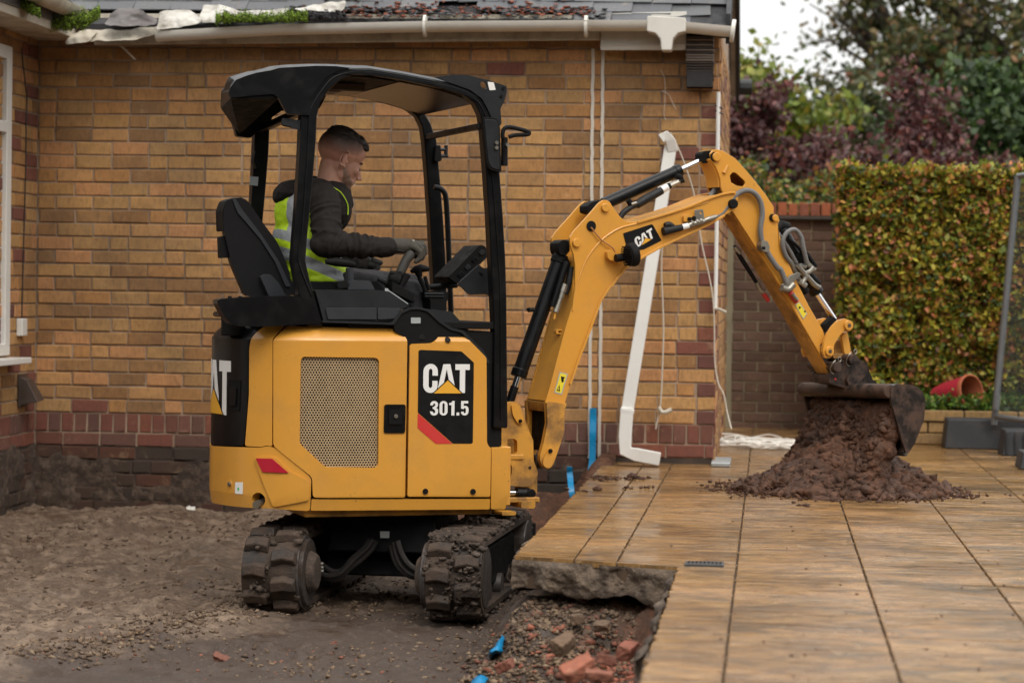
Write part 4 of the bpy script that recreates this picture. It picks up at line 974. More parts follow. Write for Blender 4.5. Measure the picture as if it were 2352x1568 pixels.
foot(2343, 1040, 2420, 1078, 13.1, 'lowest black rubber foot cut by the right edge of the picture')
o = chunk('scrap_of_paper', 'O', 2308, 1016, 0, (.028,.012,.004), cleanwhite, 'white scrap of paper on the patio beside the fence foot', 'paper'); o.location = atZ('O', 2308, 1016, .006); o.rotation_euler = (0, 0, .1)
# trees
bark = basic('tree_bark', (.06,.045,.035), .95, var=.4, bmp=1, bscale=20, dist=.02)
def branchtree(name, base, targets, pal, nleaf, lsize, spread, label, cat='tree', trunk=.09, group=None, twigs=5, seed=1, flat=.7):
    rr = random.Random(seed); root = empty(name, base, 0, label, cat, group); mb = MB(); P = []
    B = Vector((0, 0, 0)); top = Vector((0, 0, 0))
    for (t_, sp, w) in targets: top += (Vector(t_)-Vector(base))/len(targets)
    hub = Vector((top.x*.35, top.y*.35, top.z*.4)); mb.tube(smoothpath([B, Vector((hub.x*.3, 0, hub.z*.5)), hub], 5), list(np.linspace(trunk, trunk*.7, 11)), 10)
    tot = sum(w for _, _, w in targets)
    for (t_, sp, w) in targets:
        T_ = Vector(t_)-Vector(base); mid = hub.lerp(T_, .5)+Vector((rr.uniform(-.2, .2), rr.uniform(-.2, .2), rr.uniform(0, .3)))*sp
        pth = smoothpath([hub*.9, mid, T_], 5); mb.tube(pth, list(np.linspace(trunk*.5, trunk*.08, len(pth))), 7)
        for k in range(twigs):
            s = pth[rr.randrange(4, len(pth))]; e = T_+Vector((rr.gauss(0, sp), rr.gauss(0, sp), rr.gauss(0, sp*flat))); m = s.lerp(e, .5)+Vector((0, 0, rr.uniform(0, .2)*sp))
            mb.tube(smoothpath([s, m, e], 4), list(np.linspace(trunk*.14, trunk*.03, 9)), 5)
            nl = int(nleaf*w/tot/twigs)
            for _ in range(nl):
                u = rr.random()**.6; c = m.lerp(e, u) if rr.random() < .75 else s.lerp(m, u); g_ = spread*(1.5 if rr.random() < .15 else 1); P.append((c.x+rr.gauss(0, g_), c.y+rr.gauss(0, g_), c.z+rr.gauss(0, g_*.75)))
    mb.build('trunk', bark, root); leaves('crown', P, lsize, pal, lm, root); return root
def T(x, y, Y): return tuple(atY('O', x, y, Y))
Yt = 27
br_ = T(2560, 900, Yt); 
branchtree('oak_tree', (br_[0], Yt, -.6), [(T(2330, 60, 27), .9, 3), (T(2200, 30, 26.5), .8, 2.4), (T(2110, 90, 27.5), .6, 1.7), (T(2020, 50, 27), .5, .5), (T(1930, 40, 27), .45, .22), (T(2250, 170, 27), .6, 1.4), (T(2120, 180, 28), .45, .7), (T(2340, 260, 27), .6, 1.3), (T(2040, 130, 27), .35, .2), (T(2400, -60, 27), 1, 2), (T(2190, -60, 27), .8, 1.6), (T(2000, -20, 27), .4, .25)],
           [(.05,.065,.014,4), (.09,.09,.02,3), (.16,.11,.035,2), (.03,.04,.012,2), (.22,.12,.05,.8)], 19000, .085, .11, 'big spreading oak with dark boughs against the white sky at top right', trunk=.24, seed=3, twigs=9)
br_ = T(1740, 900, 22)
branchtree('yellow_green_tree', (br_[0]-.1, 22, -.6), [(T(1730, 270, 22), .3, 1.8), (T(1780, 330, 22.3), .32, 2), (T(1700, 340, 22), .35, 2), (T(1765, 180, 22), .16, .35), (T(1700, 190, 22), .2, .5), (T(1815, 250, 22), .16, .35), (T(1760, 400, 22), .4, 2), (T(1690, 430, 21.5), .35, 2), (T(1850, 300, 22), .3, .6)],
           [(.13,.17,.015,4), (.21,.22,.025,3), (.07,.11,.015,3), (.27,.20,.03,1)], 19000, .085, .095, 'yellow green tree rising beside the house verge', trunk=.09, seed=5, twigs=8)
pur = [(.105,.035,.034,4), (.14,.055,.052,3), (.065,.026,.026,3), (.20,.06,.04,1.4), (.17,.10,.09,1.2), (.10,.11,.03,1.2)]
br_ = T(2030, 900, 19.5)
branchtree('purple_maple', (br_[0], 19.5, -.3), [(T(1960, 405, 19.5), .22, 2.4), (T(2050, 360, 19.6), .22, 2.6), (T(2095, 270, 19.8), .15, 1.3), (T(2090, 190, 19.8), .08, .4), (T(1890, 395, 19.4), .18, 1.6), (T(2140, 395, 19.5), .24, 2), (T(2240, 400, 19.4), .15, .8), (T(1830, 430, 19.3), .2, 1.6), (T(1950, 445, 19.3), .22, 1.8), (T(2150, 320, 19.8), .14, .7), (T(2060, 440, 19.3), .25, 1.8), (T(1760, 425, 19.3), .15, 1)],
           pur, 21000, .062, .065, 'dark purple leaved maple spreading above the hedge', trunk=.08, seed=8, twigs=9)
br_ = T(1700, 900, 19)
branchtree('purple_shrub', (br_[0], 19, -.3), [(T(1720, 225, 19), .16, 1), (T(1745, 255, 19), .16, 1.2), (T(1700, 300, 19), .12, .5), (T(1760, 340, 18.9), .25, 2), (T(1700, 360, 19), .2, 1.2), (T(1830, 400, 18.8), .25, 1.8)],
           pur, 6500, .062, .06, 'purple leaved boughs directly right of the house verge', trunk=.05, seed=9, twigs=7)
br_ = T(2290, 900, 21)
branchtree('dark_green_tree', (br_[0], 21, -.5), [(T(2310, 240, 21), .35, 1.5), (T(2210, 290, 21.4), .3, 1.6), (T(2340, 330, 21), .45, 2.5), (T(2260, 350, 21), .4, 2.5), (T(2180, 330, 21.4), .32, 1.6), (T(2380, 250, 21), .45, 1.5), (T(2330, 400, 20.6), .4, 2)],
           [(.03,.06,.014,4), (.05,.09,.02,3), (.085,.13,.03,2), (.02,.04,.012,2)], 20000, .085, .11, 'dense dark green tree behind the right end of the hedge', trunk=.1, seed=12, twigs=8)
br_ = T(1950, 900, 24)
branchtree('distant_conifer', (br_[0], 25, -.5), [(T(1930, 240, 25), .28, 1.3), (T(1970, 280, 25), .35, 1.5), (T(2010, 320, 25), .4, 1.5), (T(1990, 210, 25), .25, .7)],
           [(.045,.06,.02,3), (.08,.08,.03,2), (.12,.10,.04,1)], 3500, .09, .11, 'small hazy tree far off between the maple and the oak', trunk=.09, seed=15, twigs=7)
br_ = T(1800, 900, 18)
branchtree('mixed_shrub', (br_[0], 18, -.2), [(T(1690, 440, 18), .14, 1.5), (T(1760, 448, 18), .14, 1.5), (T(1830, 450, 18), .13, 1.2), (T(1700, 462, 17.6), .12, 1), (T(1800, 462, 17.4), .1, .8), (T(1900, 455, 17.8), .12, .8)],
           [(.14,.17,.02,3), (.26,.18,.03,2.4), (.05,.08,.02,3), (.30,.11,.04,1.4), (.03,.05,.02,2)], 11000, .05, .06, 'mixed green and amber shrub spilling over the garden wall coping', 'shrub', trunk=.03, seed=18, twigs=7)
hc = atY('O', 1966, 300, 34)
chm = empty('distant_chimney', (hc.x, 34, .5), 0, 'far blurred brick chimney between the trees', 'chimney')
MB().box(-.12, .12, -.2, .2, 0, hc.z+.25).build('stack', OB, chm); MB().box(-.16, .16, -.24, .24, hc.z+.25, hc.z+.32).build('cap', OB, chm)

P = []  # unseen leaf belt added behind the camera to darken reflections in black paint
for _ in range(9000):
    a = R(random.uniform(168, 372)); r_ = 15+random.gauss(0, .8)+1.5*fbm(math.cos(a)*4, math.sin(a)*4, 1, 1, 2, 1); h = 6.8+1.8*fbm(math.cos(a)*5, math.sin(a)*5, 3, 1, 3, 1); P.append((r_*math.cos(a), r_*math.sin(a)+2, random.uniform(-.5, h)))
meta(leaves('added_dark_belt', P, 1.1, [(.03,.05,.015,3), (.05,.06,.02,2), (.08,.06,.02,1)], lm), kind='stuff')
# ================================================================ MINI EXCAVATOR
ZG = -.435; TH = R(25); MC = Vector((-1.60, 10.41, ZG))
ex = empty('mini_excavator', MC, TH, 'yellow mini excavator with black canopy emptying soil onto the patio', 'excavator')
ct_, st_ = math.cos(TH), math.sin(TH)
def rayM(k, x, y):
    r = ray(k, x, y); o = CO-MC
    f = lambda p: Vector((p.x*ct_+p.y*st_, -p.x*st_+p.y*ct_, p.z))
    return f(o), f(r)
def mp(k, x, y, v):           # sight line meets the machine's side plane v -> (u, z)
    o, r = rayM(k, x, y); t = (v-o.y)/r.y; p = o+r*t; return (p.x, p.z)
def m3(k, x, y, v): u, z = mp(k, x, y, v); return Vector((u, v, z))
def mps(k, pts, v): return [mp(k, x, y, v) for x, y in pts]
YE = basic('yellow_paint', (.63,.292,.040), .34, var=.05, scale=3, bmp=.03, bscale=90, dirt=(.30,.16,.05), damt=.30, dscale=6, coat=.25)
_t = YE.node_tree; _b = _t.nodes['Principled BSDF']; _src = _b.inputs['Base Color'].links[0].from_socket
_sp = ramp(_t, noi(_t, 70, 3, .6), [(.665, 0), (.70, .7)]); _pt = ramp(_t, noi(_t, 4, 4, .6), [(.48, 0), (.6, 1)])
_t.links.new(mixc(_t, mth(_t, 'MULTIPLY', _sp, _pt), _src, (.16,.09,.045)), _b.inputs['Base Color'])      # dried mud spots
YD = basic('muddy_yellow_paint', (.58,.275,.036), .45, var=.06, scale=3, bmp=.06, dirt=(.10,.055,.025), damt=.75, dscale=7)
BK = basic('gloss_black_paint', (.004,.004,.0045), .3, var=.3, scale=12, bmp=.04, dirt=(.022,.02,.018), damt=.25, dscale=14, spec=.24)
BM = basic('matt_black_plastic', (.0065,.0062,.0062), .62, spec=.14, var=.3, scale=9, bmp=0)
DG = basic('dark_grey_plastic', (.016,.017,.0185), .42, spec=.25, var=.15, scale=9, bmp=.3, bscale=260, dist=.0006)
GRm = basic('grey_vinyl', (.030,.032,.036), .45, var=.1, spec=.25)
CH = basic('chromed_rod', (.78,.78,.80), .12, 1.0, var=.02, bmp=0)
ZN = basic('zinc_fitting', (.30,.28,.24), .38, .85, var=.2)
HO = basic('black_hose', (.009,.009,.0095), .5, spec=.3, var=.2, bmp=.2)
SP = basic('grey_spiral_hose', (.14,.135,.13), .5, var=.25, bmp=.3, bscale=200)
WH = basic('white_print', (.74,.73,.70), .4, var=.02, bmp=0)
YP = basic('yellow_print', (.72,.36,.03), .4, var=.02, bmp=0)
RP = basic('red_print', (.55,.035,.03), .4, var=.02, bmp=0)
RF = basic('red_reflector', (.42,.01,.03), .12, var=.15, scale=120, bmp=0, coat=.5)
BP = basic('black_decal', (.006,.006,.006), .42, var=.1, bmp=0, spec=.22)
YW_ = basic('warning_yellow', (.74,.60,.03), .45, var=.03, bmp=0)
SIL = basic('silver_sticker', (.42,.45,.45), .35, .3, bmp=0)
# ---- plan outline of the upper body: straight side, then a rounded tail. s = length along the skin from the front corner
VS = -.475
prof = [(.36, VS), (-.44, VS)]
prof += [tuple(p.xy) for p in smoothpath([(-.44, VS, 0), (-.615, -.434, 0), (-.728, -.345, 0), (-.790, -.235, 0), (-.820, -.12, 0), (-.829, -.03, 0), (-.802, .10, 0), (-.762, .22, 0), (-.70, .33, 0), (-.59, .42, 0), (-.44, .475, 0)], 4)[1:]]+[(.36, .475)]
PRF = [Vector(p) for p in prof]
SL = [0]
for i in range(1, len(PRF)): SL.append(SL[-1]+(PRF[i]-PRF[i-1]).length)
def skinpt(s):
    s = max(0, min(SL[-1]-1e-4, s)); i = max(j for j in range(len(SL)-1) if SL[j] <= s); u = (s-SL[i])/(SL[i+1]-SL[i]); p = PRF[i].lerp(PRF[i+1], u)
    def tn(j): j = max(0, min(len(PRF)-2, j)); return (PRF[j+1]-PRF[j]).normalized()
    t = (tn(i-1)*(1-u) + tn(i)+tn(i+1)*u).normalized() if i > 0 else tn(0)
    return p, Vector((-t.y, t.x))
def taper(z):       # the tail tucks in at its foot, the shoulders at the top
    return -.05*max(0, (z-(ztopc-.055))/.055)**1.3-.012*max(0, (.50-z)/.08)
def skinfr(s, d, z):
    p, n = skinpt(s); return (p.x+n.x*d*-1 if False else p.x-n.x*(-d), p.y+n.y*d, z)
# outward normal check: at s=0 the side faces -v
_p, _n = skinpt(.1)
SGN = 1 if _n.y < 0 else -1
def skinfr(s, d, z): p, n = skinpt(s); d += taper(z); return (p.x+SGN*n.x*d, p.y+SGN*n.y*d, z)
def ms(k, x, y):
    o, r = rayM(k, x, y); best = None
    for i in range(len(PRF)-1):
        a, b = PRF[i], PRF[i+1]; e = b-a; den = r.x*e.y-r.y*e.x
        if abs(den) < 1e-9: continue
        w = Vector((a.x-o.x, a.y-o.y)); t = (w.x*e.y-w.y*e.x)/den; u = (w.x*r.y-w.y*r.x)/den
        if -.002 <= u <= 1.002 and t > 0 and (best is None or t < best[0]): best = (t, SL[i]+u*(SL[i+1]-SL[i]), (o+r*t).z)
    if best is None:       # the sight line just misses the tail: take the edge of its outline
        rl = math.hypot(r.x, r.y); i = min(range(len(PRF)), key=lambda i: abs((PRF[i].x-o.x)*r.y-(PRF[i].y-o.y)*r.x)/rl); t = ((PRF[i].x-o.x)*r.x+(PRF[i].y-o.y)*r.y)/rl**2; return (SL[i], (o+r*t).z)
    return (best[1], best[2])
def msl(k, pts): return [p if len(p) == 2 and not isinstance(p[0], str) and False else ((p[1], p[2]) if p[0] == 's' else ms(k, *p)) for p in pts]
CUTS = [s for s in SL if .7 < s < SL[-1]-.3]+[.36+.06*i for i in range(6)]
ztopc = ms('A', 900, 165)[1]
def skin(name, pts, d0, d1, mat, holes=(), bevel=.006, r=.012, parent=ex, k='A', zc=()):
    P = msl(k, pts); P = rnd(P, r, 3) if r else P
    return plate(name, P, d0, d1, mat, parent, holes=holes, fr=skinfr, bevel=bevel, cuts=CUTS, zcuts=[ztopc-.055, ztopc-.03, ztopc-.012]+list(zc))
SE = SL[-1]
zb = lambda y: ms('A', 900, y)[1]
# core behind the panels
core = [(.33, VS+.04)]+[(p.x+.05 if p.x < -.4 else p.x, p.y*.90) for p in PRF[1:-1]]+[(.33, -VS-.04)]
plate('body_core', core, zb(1400), zb(190), BM, ex, fr=lambda a, d, z: (a, z, d))
# tail: lower yellow counterweight wrapping all round, black engine hood above it
zn = 985
cwp = [('s', SE-.80, zb(975)), ('s', SE-.80, zb(1385)), (45, 1362), (320, 1398), (455, 1402), (720, 1420), (728, 1192), (600, 1075), (520, 1010), (470, 985), (430, 975), (390, 985), (270, 983), (60, 975)]
hole = [ms('A', 368+46*math.cos(a), 1342+50*math.sin(a)) for a in np.linspace(0, 2*math.pi, 18, endpoint=False)]
P_ = msl('A', [(('s', SE-.36, zb(975)))]+[('s', SE-.36, zb(1385))]+[p for p in cwp[2:]])
cw = plate('counterweight', rnd(P_, .014, 3), -.05, .004, YE, ex, holes=[hole], fr=skinfr, bevel=.010, seg=3, cuts=CUTS, zcuts=[.44, .47, .50])
skin('raised_cheek', [(345, 1050), (435, 1045), (492, 1052), (590, 1150), (712, 1215), (712, 1345), (470, 1392)], .004, .012, YE, bevel=.007, parent=cw)
skin('reflector', [(362, 1057), (470, 1060), (576, 1157), (405, 1150)], .012, .017, RF, bevel=.0015, r=.004, parent=cw)
c_ = ms('A', 368, 1342); p_, n_ = skinpt(c_[0])
MB().cyl((p_.x+.05*-n_.x*SGN, p_.y-.05*n_.y*SGN, c_[1]-.012), (p_.x+.02*n_.x*SGN, p_.y-.012, c_[1]-.02), .017).build('tie_down_pin', ZN, cw)
def bolt(k, x, y, r, mat, d=.006, par=ex, ring=YE, name='bolt'):
    s, z = ms(k, x, y); n = 20
    o = plate(name, ell(s, z, r, n=n), 0, d+.004, mat, par, fr=skinfr, bevel=.002)
    if ring: plate('bolt_washer', ell(s, z, r*1.75, n=n), -.01, .0055, ring, o, fr=skinfr, bevel=.0035)
    return o
bolt('A', 178, 1235, .009, ZN, .008, cw)
skin('round_sticker_back', [(215, 1222), (266, 1222), (264, 1303), (213, 1300)], .0045, .0055, WH, bevel=0, r=.002, parent=cw).name = 'sticker'
s_, z_ = ms('A', 236, 1268); plate('green_mark', ell(s_, z_, .006, .007, 12), .0057, .0062, basic('green_print', (.05,.42,.10), .5, bmp=0), cw, fr=skinfr)
# hood
hood = skin('engine_hood', [('s', SE-.36, ztopc+.004), ('s', SE-.36, zb(965)), (60, 972), (262, 972), (270, 940), (296, 620), (300, 300), (318, 215), (350, 160)], -.04, .0, BK, bevel=.008, r=.02, zc=[zb(260)])
skin('lock_recess', [(165, 520), (248, 525), (240, 738), (160, 735)], -.001, .004, BM, bevel=.002, r=.006, parent=hood)
skin('lock_bar', [(185, 575), (228, 577), (224, 700), (182, 698)], .004, .012, BK, bevel=.003, r=.006, parent=hood)
cheek = skin('rear_side_panel', [(352, 168), (395, 152), (530, 152), (466, 235), (462, 980), (430, 970), (390, 980), (278, 975), (285, 900), (306, 620), (308, 300), (326, 220)], -.04, .004, YE, bevel=.009, r=.012)
# engine door with perforated grille
gr = [(655, 392), (668, 365), (1168, 372), (1188, 392), (1183, 1102), (1163, 1124), (822, 1118), (648, 958)]
GH = rnd(msl('A', gr), .012, 3)
door = skin('engine_door', [(472, 250), (545, 156), (1330, 176), (1381, 242), (1366, 1318), (1358, 1326), (738, 1326), (733, 1188), (472, 972)], -.035, .008, YE, holes=[GH], bevel=.008, r=.014)
skin('door_rim', [(p[0]+(6 if p[0] < 900 else -6), p[1]) for p in gr], -.022, -.006, BM, bevel=0, parent=door)
# honeycomb sheet
S0, Z0 = ms('A', 648, 1124); S1, Z1 = ms('A', 1188, 365); s_lo, s_hi, z_lo, z_hi = min(S0, S1), max(S0, S1), min(Z0, Z1), max(Z0, Z1)
from mathutils.geometry import intersect_point_tri_2d
def inside(p, poly):
    c = False
    for i in range(len(poly)):
        a, b = poly[i-1], poly[i]
        if (a[1] > p[1]) != (b[1] > p[1]) and p[0] < (b[0]-a[0])*(p[1]-a[1])/(b[1]-a[1])+a[0]: c = not c
    return c
hexm = MB(); pitch = .0119; row = 0; z = z_lo
while z < z_hi+.01:
    s = s_lo+(pitch/2 if row % 2 else 0)
    while s < s_hi+.01:
        if inside((s, z), [( (q_[0]-(s_lo+s_hi)/2)*1.03+(s_lo+s_hi)/2, (q_[1]-(z_lo+z_hi)/2)*1.02+(z_lo+z_hi)/2) for q_ in GH]):
            o_ = [(s+pitch/math.sqrt(3)*math.sin(R(60*i)), z+pitch/math.sqrt(3)*math.cos(R(60*i))) for i in range(6)]
            i_ = [(s+.0044*math.sin(R(60*i)), z+.0044*math.cos(R(60*i))) for i in range(6)]
            V = [skinfr(a, -.003, b) for a, b in o_]+[skinfr(a, -.003, b) for a, b in i_]+[skinfr(a, -.006, b) for a, b in i_]
            hexm.add(V, [(k, (k+1) % 6, 6+(k+1) % 6, 6+k) for k in range(6)]+[(6+k, 6+(k+1) % 6, 12+(k+1) % 6, 12+k) for k in range(6)])
        s += pitch
    z += pitch*math.sqrt(3)/2; row += 1
hexm.build('grille_mesh', basic('dusty_grille', (.40,.28,.15), .6, var=.2, scale=20, bmp=0), door, smooth=False)
lv = MB()
for i in range(12): s = s_lo+(s_hi-s_lo)*(i+.5)/12; P_ = [skinfr(s-.004, -.02, z_lo+.03), skinfr(s+.004, -.02, z_lo+.03), skinfr(s+.004, -.02, z_hi-.02), skinfr(s-.004, -.02, z_hi-.02)]; lv.add(P_+[(p[0], p[1]+.004, p[2]) for p in P_], [(0,1,2,3), (4,5,6,7), (0,4,7,3), (1,5,6,2)])
lv.build('radiator_fin', basic('brown_fin', (.12,.075,.045), .8), door, smooth=False)
dh = skin('door_handle', [(1222, 690), (1368, 690), (1364, 886), (1218, 886)], .004, .013, BK, bevel=.003, r=.010, parent=door)
skin('handle_recess', [(1240, 706), (1350, 706), (1347, 868), (1236, 868)], .0131, .0136, basic('shadow_black', (.004,.004,.004), .8, bmp=0), bevel=0, r=.008, parent=dh) if False else None
skin('paddle', [(1252, 725), (1342, 725), (1340, 824), (1250, 824)], .013, .019, BM, bevel=.002, r=.004, parent=door)
s_, z_ = ms('A', 1297, 770); plate('lock_cylinder', ell(s_, z_, .0085, n=16), .018, .024, ZN, door, fr=skinfr, bevel=.001)
# front side panel, decal
fpn = skin('front_side_panel', [(1398, 290), (1412, 278), (1548, 273), (1580, 250), (1622, 203), (1645, 196), (1745, 208), (1785, 232), (1922, 372), (1925, 950), (1938, 978), (1953, 988), (1948, 1322), (1382, 1320)], -.035, .008, YE, bevel=.008, r=.010)
dec = skin('model_decal', [(1457, 325), (1468, 318), (1750, 328), (1835, 405), (1828, 950), (1818, 958), (1692, 958), (1452, 745)], .008, .0092, BP, bevel=0, r=.004)
skin('red_stripe', [(1452, 750), (1688, 959), (1575, 959), (1450, 852)], .008, .0093, RP, bevel=0, r=.001, parent=dec)
for x, y in ((1657, 250), (1503, 1283), (1828, 1285)): bolt('A', x, y, .0115, BM, .011, fpn)
skin('front_corner_post', [(1958, 986), (2074, 984), (2068, 1310), (2058, 1408), (1957, 1408)], -.035, .006, YE, bevel=.010, r=.008)
sill = skin('side_sill', [(730, 1338), (1950, 1336), (1950, 1408), (724, 1416)], -.04, .004, YE, bevel=.008, r=.004)
# under pan
plate('under_pan', [(-.52, -.42), (.30, -.42), (.30, .42), (-.52, .42)], zb(1470), zb(1405), YD, ex, fr=lambda a, d, z: (a, z, d), bevel=.01)
MB().box(.32, .365, VS+.012, -VS-.012, zb(1405), zb(990)).build('front_plate', YE, ex, bevel=.006)
# ---- lettering
def arc(cx, cy, rx, ry, a0, a1, n=8): return [(cx+rx*math.cos(R(a0+(a1-a0)*i/n)), cy+ry*math.sin(R(a0+(a1-a0)*i/n))) for i in range(n+1)]
GL = {
 'C': ([arc(.27, .74, .27, .27, 10, 180)+arc(.27, .27, .27, .27, 180, 345)+[(.53, .42), (.34, .42)]+arc(.27, .27, .07, .10, 0, -180)+arc(.27, .74, .07, .10, 180, 0)+[(.34, .60), (.54, .60)]], [], .54),
 'A': ([[(-.06, 0), (.17, 1), (.43, 1), (.66, 0), (.47, 0), (.435, .2), (.165, .2), (.13, 0)]], [[(.20, .38), (.40, .38), (.30, .83)]], .60),
 'T': ([[(.16, 0), (.36, 0), (.36, .80), (.53, .80), (.53, 1), (-.01, 1), (-.01, .80), (.16, .80)]], [], .52),
 '3': ([[(.02, .70), (.19, .70)]+arc(.26, .74, .075, .09, 180, -40, 6)+[(.24, .59), (.17, .59), (.17, .45), (.24, .45)]+arc(.255, .27, .08, .11, 60, -180, 8)+[(.01, .30)]+arc(.26, .26, .25, .26, 180, 370, 10)+arc(.30, .40, .2, .13, 0, 60, 3)+arc(.29, .66, .20, .12, -50, 10, 3)+arc(.26, .76, .24, .24, 0, 180, 8)], [], .55),
 '0': ([arc(.26, .74, .25, .26, 0, 180)+arc(.26, .26, .25, .26, 180, 360)], [arc(.26, .74, .07, .12, 0, 180)+arc(.26, .26, .07, .12, 180, 360)], .56),
 '1': ([[(.16, 0), (.35, 0), (.35, 1), (.22, 1), (.15, .88), (.02, .85), (.02, .72), (.16, .72)]], [], .42),
 '.': ([[(.03, 0), (.20, 0), (.20, .2), (.03, .2)]], [], .25),
 '5': ([[(.03, 1), (.47, 1), (.47, .83), (.20, .83), (.19, .64)]+arc(.29, .43, .21, .23, 100, 0, 5)+arc(.26, .26, .24, .26, 0, -175, 9)+[(.19, .28)]+arc(.26, .24, .07, .09, 180, 360, 6)+arc(.26, .42, .07, .10, 0, 170, 5)+[(.03, .47)]], [], .53)}
def letter(ch, fr, x, y, h, w, d0, d1, mat, parent, shear=0, kern=0):
    outs, holes, adv = GL[ch]; f = lambda p: (x+(p[0]*w+shear*p[1]*h/h)*1.0, y+p[1]*h)
    # the cut of the letters is condensed: w scales the width
    cs = [x+i*.012 for i in range(1, int(adv*w/.012)+2)] if fr is frS else []
    for o_ in outs: plate('letter', [f(p) for p in o_], d0, d1, mat, parent, holes=[[f(p) for p in hh] for hh in holes], fr=fr, cuts=cs)
    return adv*w
def word(txt, fr, x, y, h, w, d0, d1, mat, parent, gap=.03):
    for ch in txt: x += letter(ch, fr, x, y, h, w, d0, d1, mat, parent)+gap*w
    return x
def triangle(fr, x, y, w, h, d0, d1, parent):
    plate('triangle_outline', [(x-w*.56, y-h*.02), (x+w*.56, y-h*.02), (x, y+h*1.12)], d0, d0+(d1-d0)*.45, BP, parent, fr=fr, cuts=[x+i*.012 for i in range(-9, 10)] if fr is frS else []); plate('yellow_triangle', [(x-w/2, y), (x+w/2, y), (x, y+h)], d0, d1, YP, parent, fr=fr, cuts=[x+i*.012 for i in range(-9, 10)] if fr is frS else [])
# on the side decal: s runs backwards, so reading direction is mirrored through the frame
frS = lambda a, d, z: skinfr(-a, d, z)
def place_logo(k, xl, xr, yt, yb, fr, d, parent, numbers=None):
    sl, zt_ = ms(k, xl, yt); sr, zb_ = ms(k, xr, yb); L = sl-sr; H = zt_-zb_
    w = L/1.74; word('CAT', fr, -sl, zb_, H, w, d, d+.0012, WH, parent, .03); return -sl, zb_, L, H, w
x0, z0, L_, H_, w_ = place_logo('A', 1490, 1806, 415, 612, frS, .0092, dec)
a_, b_ = ms('A', 1655, 613); a2, b2 = ms('A', 1655, 525)
triangle(frS, -a_, b_-.001, ms('A', 1560, 613)[0]-ms('A', 1750, 613)[0], b2-b_, .0104, .0116, dec)
sl, zt_ = ms('A', 1535, 667); sr, zb_ = ms('A', 1802, 765); word('301.5', frS, -sl, zb_, zt_-zb_, (sl-sr)/2.44, .0092, .0104, WH, dec, .03)
# on the hood: the same mark, larger, wrapped round the tail
st, zt_ = ms('A', 178, 395); _, zb_ = ms('A', 150, 765); H = zt_-zb_; wL = H*.86
word('CAT', frS, -st-wL*1.72, zb_, H, wL, .0, .0015, WH, hood, .03)
tx, tz = -st-wL*.83, zb_+H*.01
triangle(frS, tx, tz, wL*1.02, H*.45, .0017, .0032, hood)
# ---- deck, cowl and console
def mplate(name, k, pts, v0, v1, mat, v=None, holes=(), bevel=.004, r=.006, parent=ex, seg=2):
    v = v0 if v is None else v; P = mps(k, pts, v); P = rnd(P, r, 2) if r else P
    return plate(name, P, v0, v1, mat, parent, holes=[rnd(mps(k, h, v), r, 2) for h in holes], bevel=bevel, seg=seg)
mplate('front_cowl', 'A', [(1290, 140), (1338, 62), (1400, 32), (1470, 30), (1530, 45), (1600, 120), (1680, 168), (1770, 185), (1840, 250), (1935, 370), (1950, 520), (1952, 900), (1968, 975), (1925, 985), (1380, 700), (1370, 240), (1300, 190)], VS+.004, VS+.05, BM)
mplate('cowl_cover', 'A', [(1520, 40), (1690, 58), (1722, 95), (1905, 292), (1948, 372), (1952, 900), (1930, 900), (1925, 400), (1760, 205), (1690, 178), (1610, 120)], VS+.05, VS+.16, DG, v=VS+.05)
mplate('cowl_rim', 'A', [(805, 118), (1280, 132), (1330, 60), (1400, 30), (1475, 28), (1535, 45), (1615, 118), (1690, 170), (1765, 186), (1900, 318), (1948, 400), (1940, 420), (1885, 335), (1755, 202), (1680, 184), (1600, 130), (1525, 58), (1470, 42), (1405, 44), (1345, 72), (1295, 148), (805, 132)], VS-.004, VS+.02, DG, bevel=.003)
mplate('plate_sticker', 'A', [(1410, 98), (1475, 98), (1475, 138), (1410, 138)], VS-.001, VS+.004, SIL, bevel=0, r=.002)
p = m3('A', 1470, 215, VS+.035); MB().cyl(p-Vector((0, 0, .022)), p+Vector((0, 0, .012)), .036, .03, 28).build('filler_cap', BM, ex, bevel=.004)
p = m3('A', 1462, 190, VS+.035); MB().box(p.x-.026, p.x+.026, p.y-.006, p.y+.006, p.z-.004, p.z+.008).build('cap_grip', BM, ex, bevel=.003)
mplate('side_console', 'B', [(640, 1350), (1005, 1350), (1070, 1358), (1190, 1440), (1140, 1462), (1105, 1530), (690, 1532), (655, 1400)], VS+.012, VS+.20, DG, bevel=.008)
mplate('console_panel', 'B', [(700, 1453), (997, 1453), (997, 1520), (715, 1520)], VS+.004, VS+.014, GRm, bevel=.004)
mplate('console_panel', 'B', [(1003, 1453), (1140, 1455), (1105, 1520), (1003, 1520)], VS+.004, VS+.014, GRm, bevel=.004)
mplate('rear_deck', 'B', [(70, 1412), (92, 1400), (320, 1386), (545, 1382), (640, 1545), (330, 1562), (205, 1560), (150, 1545), (112, 1500), (80, 1440)], VS+.01, VS+.10, BK, v=VS+.01, bevel=.012)
MB().box(-.74, -.30, VS+.09, .40, zb(120), zb(80)).build('inner_deck', BK, ex, bevel=.01)
p = m3('B', 165, 1530, -.25); MB().cyl(p-Vector((0, 0, .06)), p+Vector((0, 0, .03)), .05, .05).build('hinge_column', BM, ex, bevel=.005)
for x in (145, 205): p = m3('B', x, 1392, -.40); MB().cyl(p-Vector((0, 0, .01)), p+Vector((0, 0, .005)), .008).build('deck_bolt', BM, ex)
MB().box(-.35, .30, VS+.03, -VS-.03, zb(170), zb(120)).build('cab_floor', BM, ex, bevel=.004)
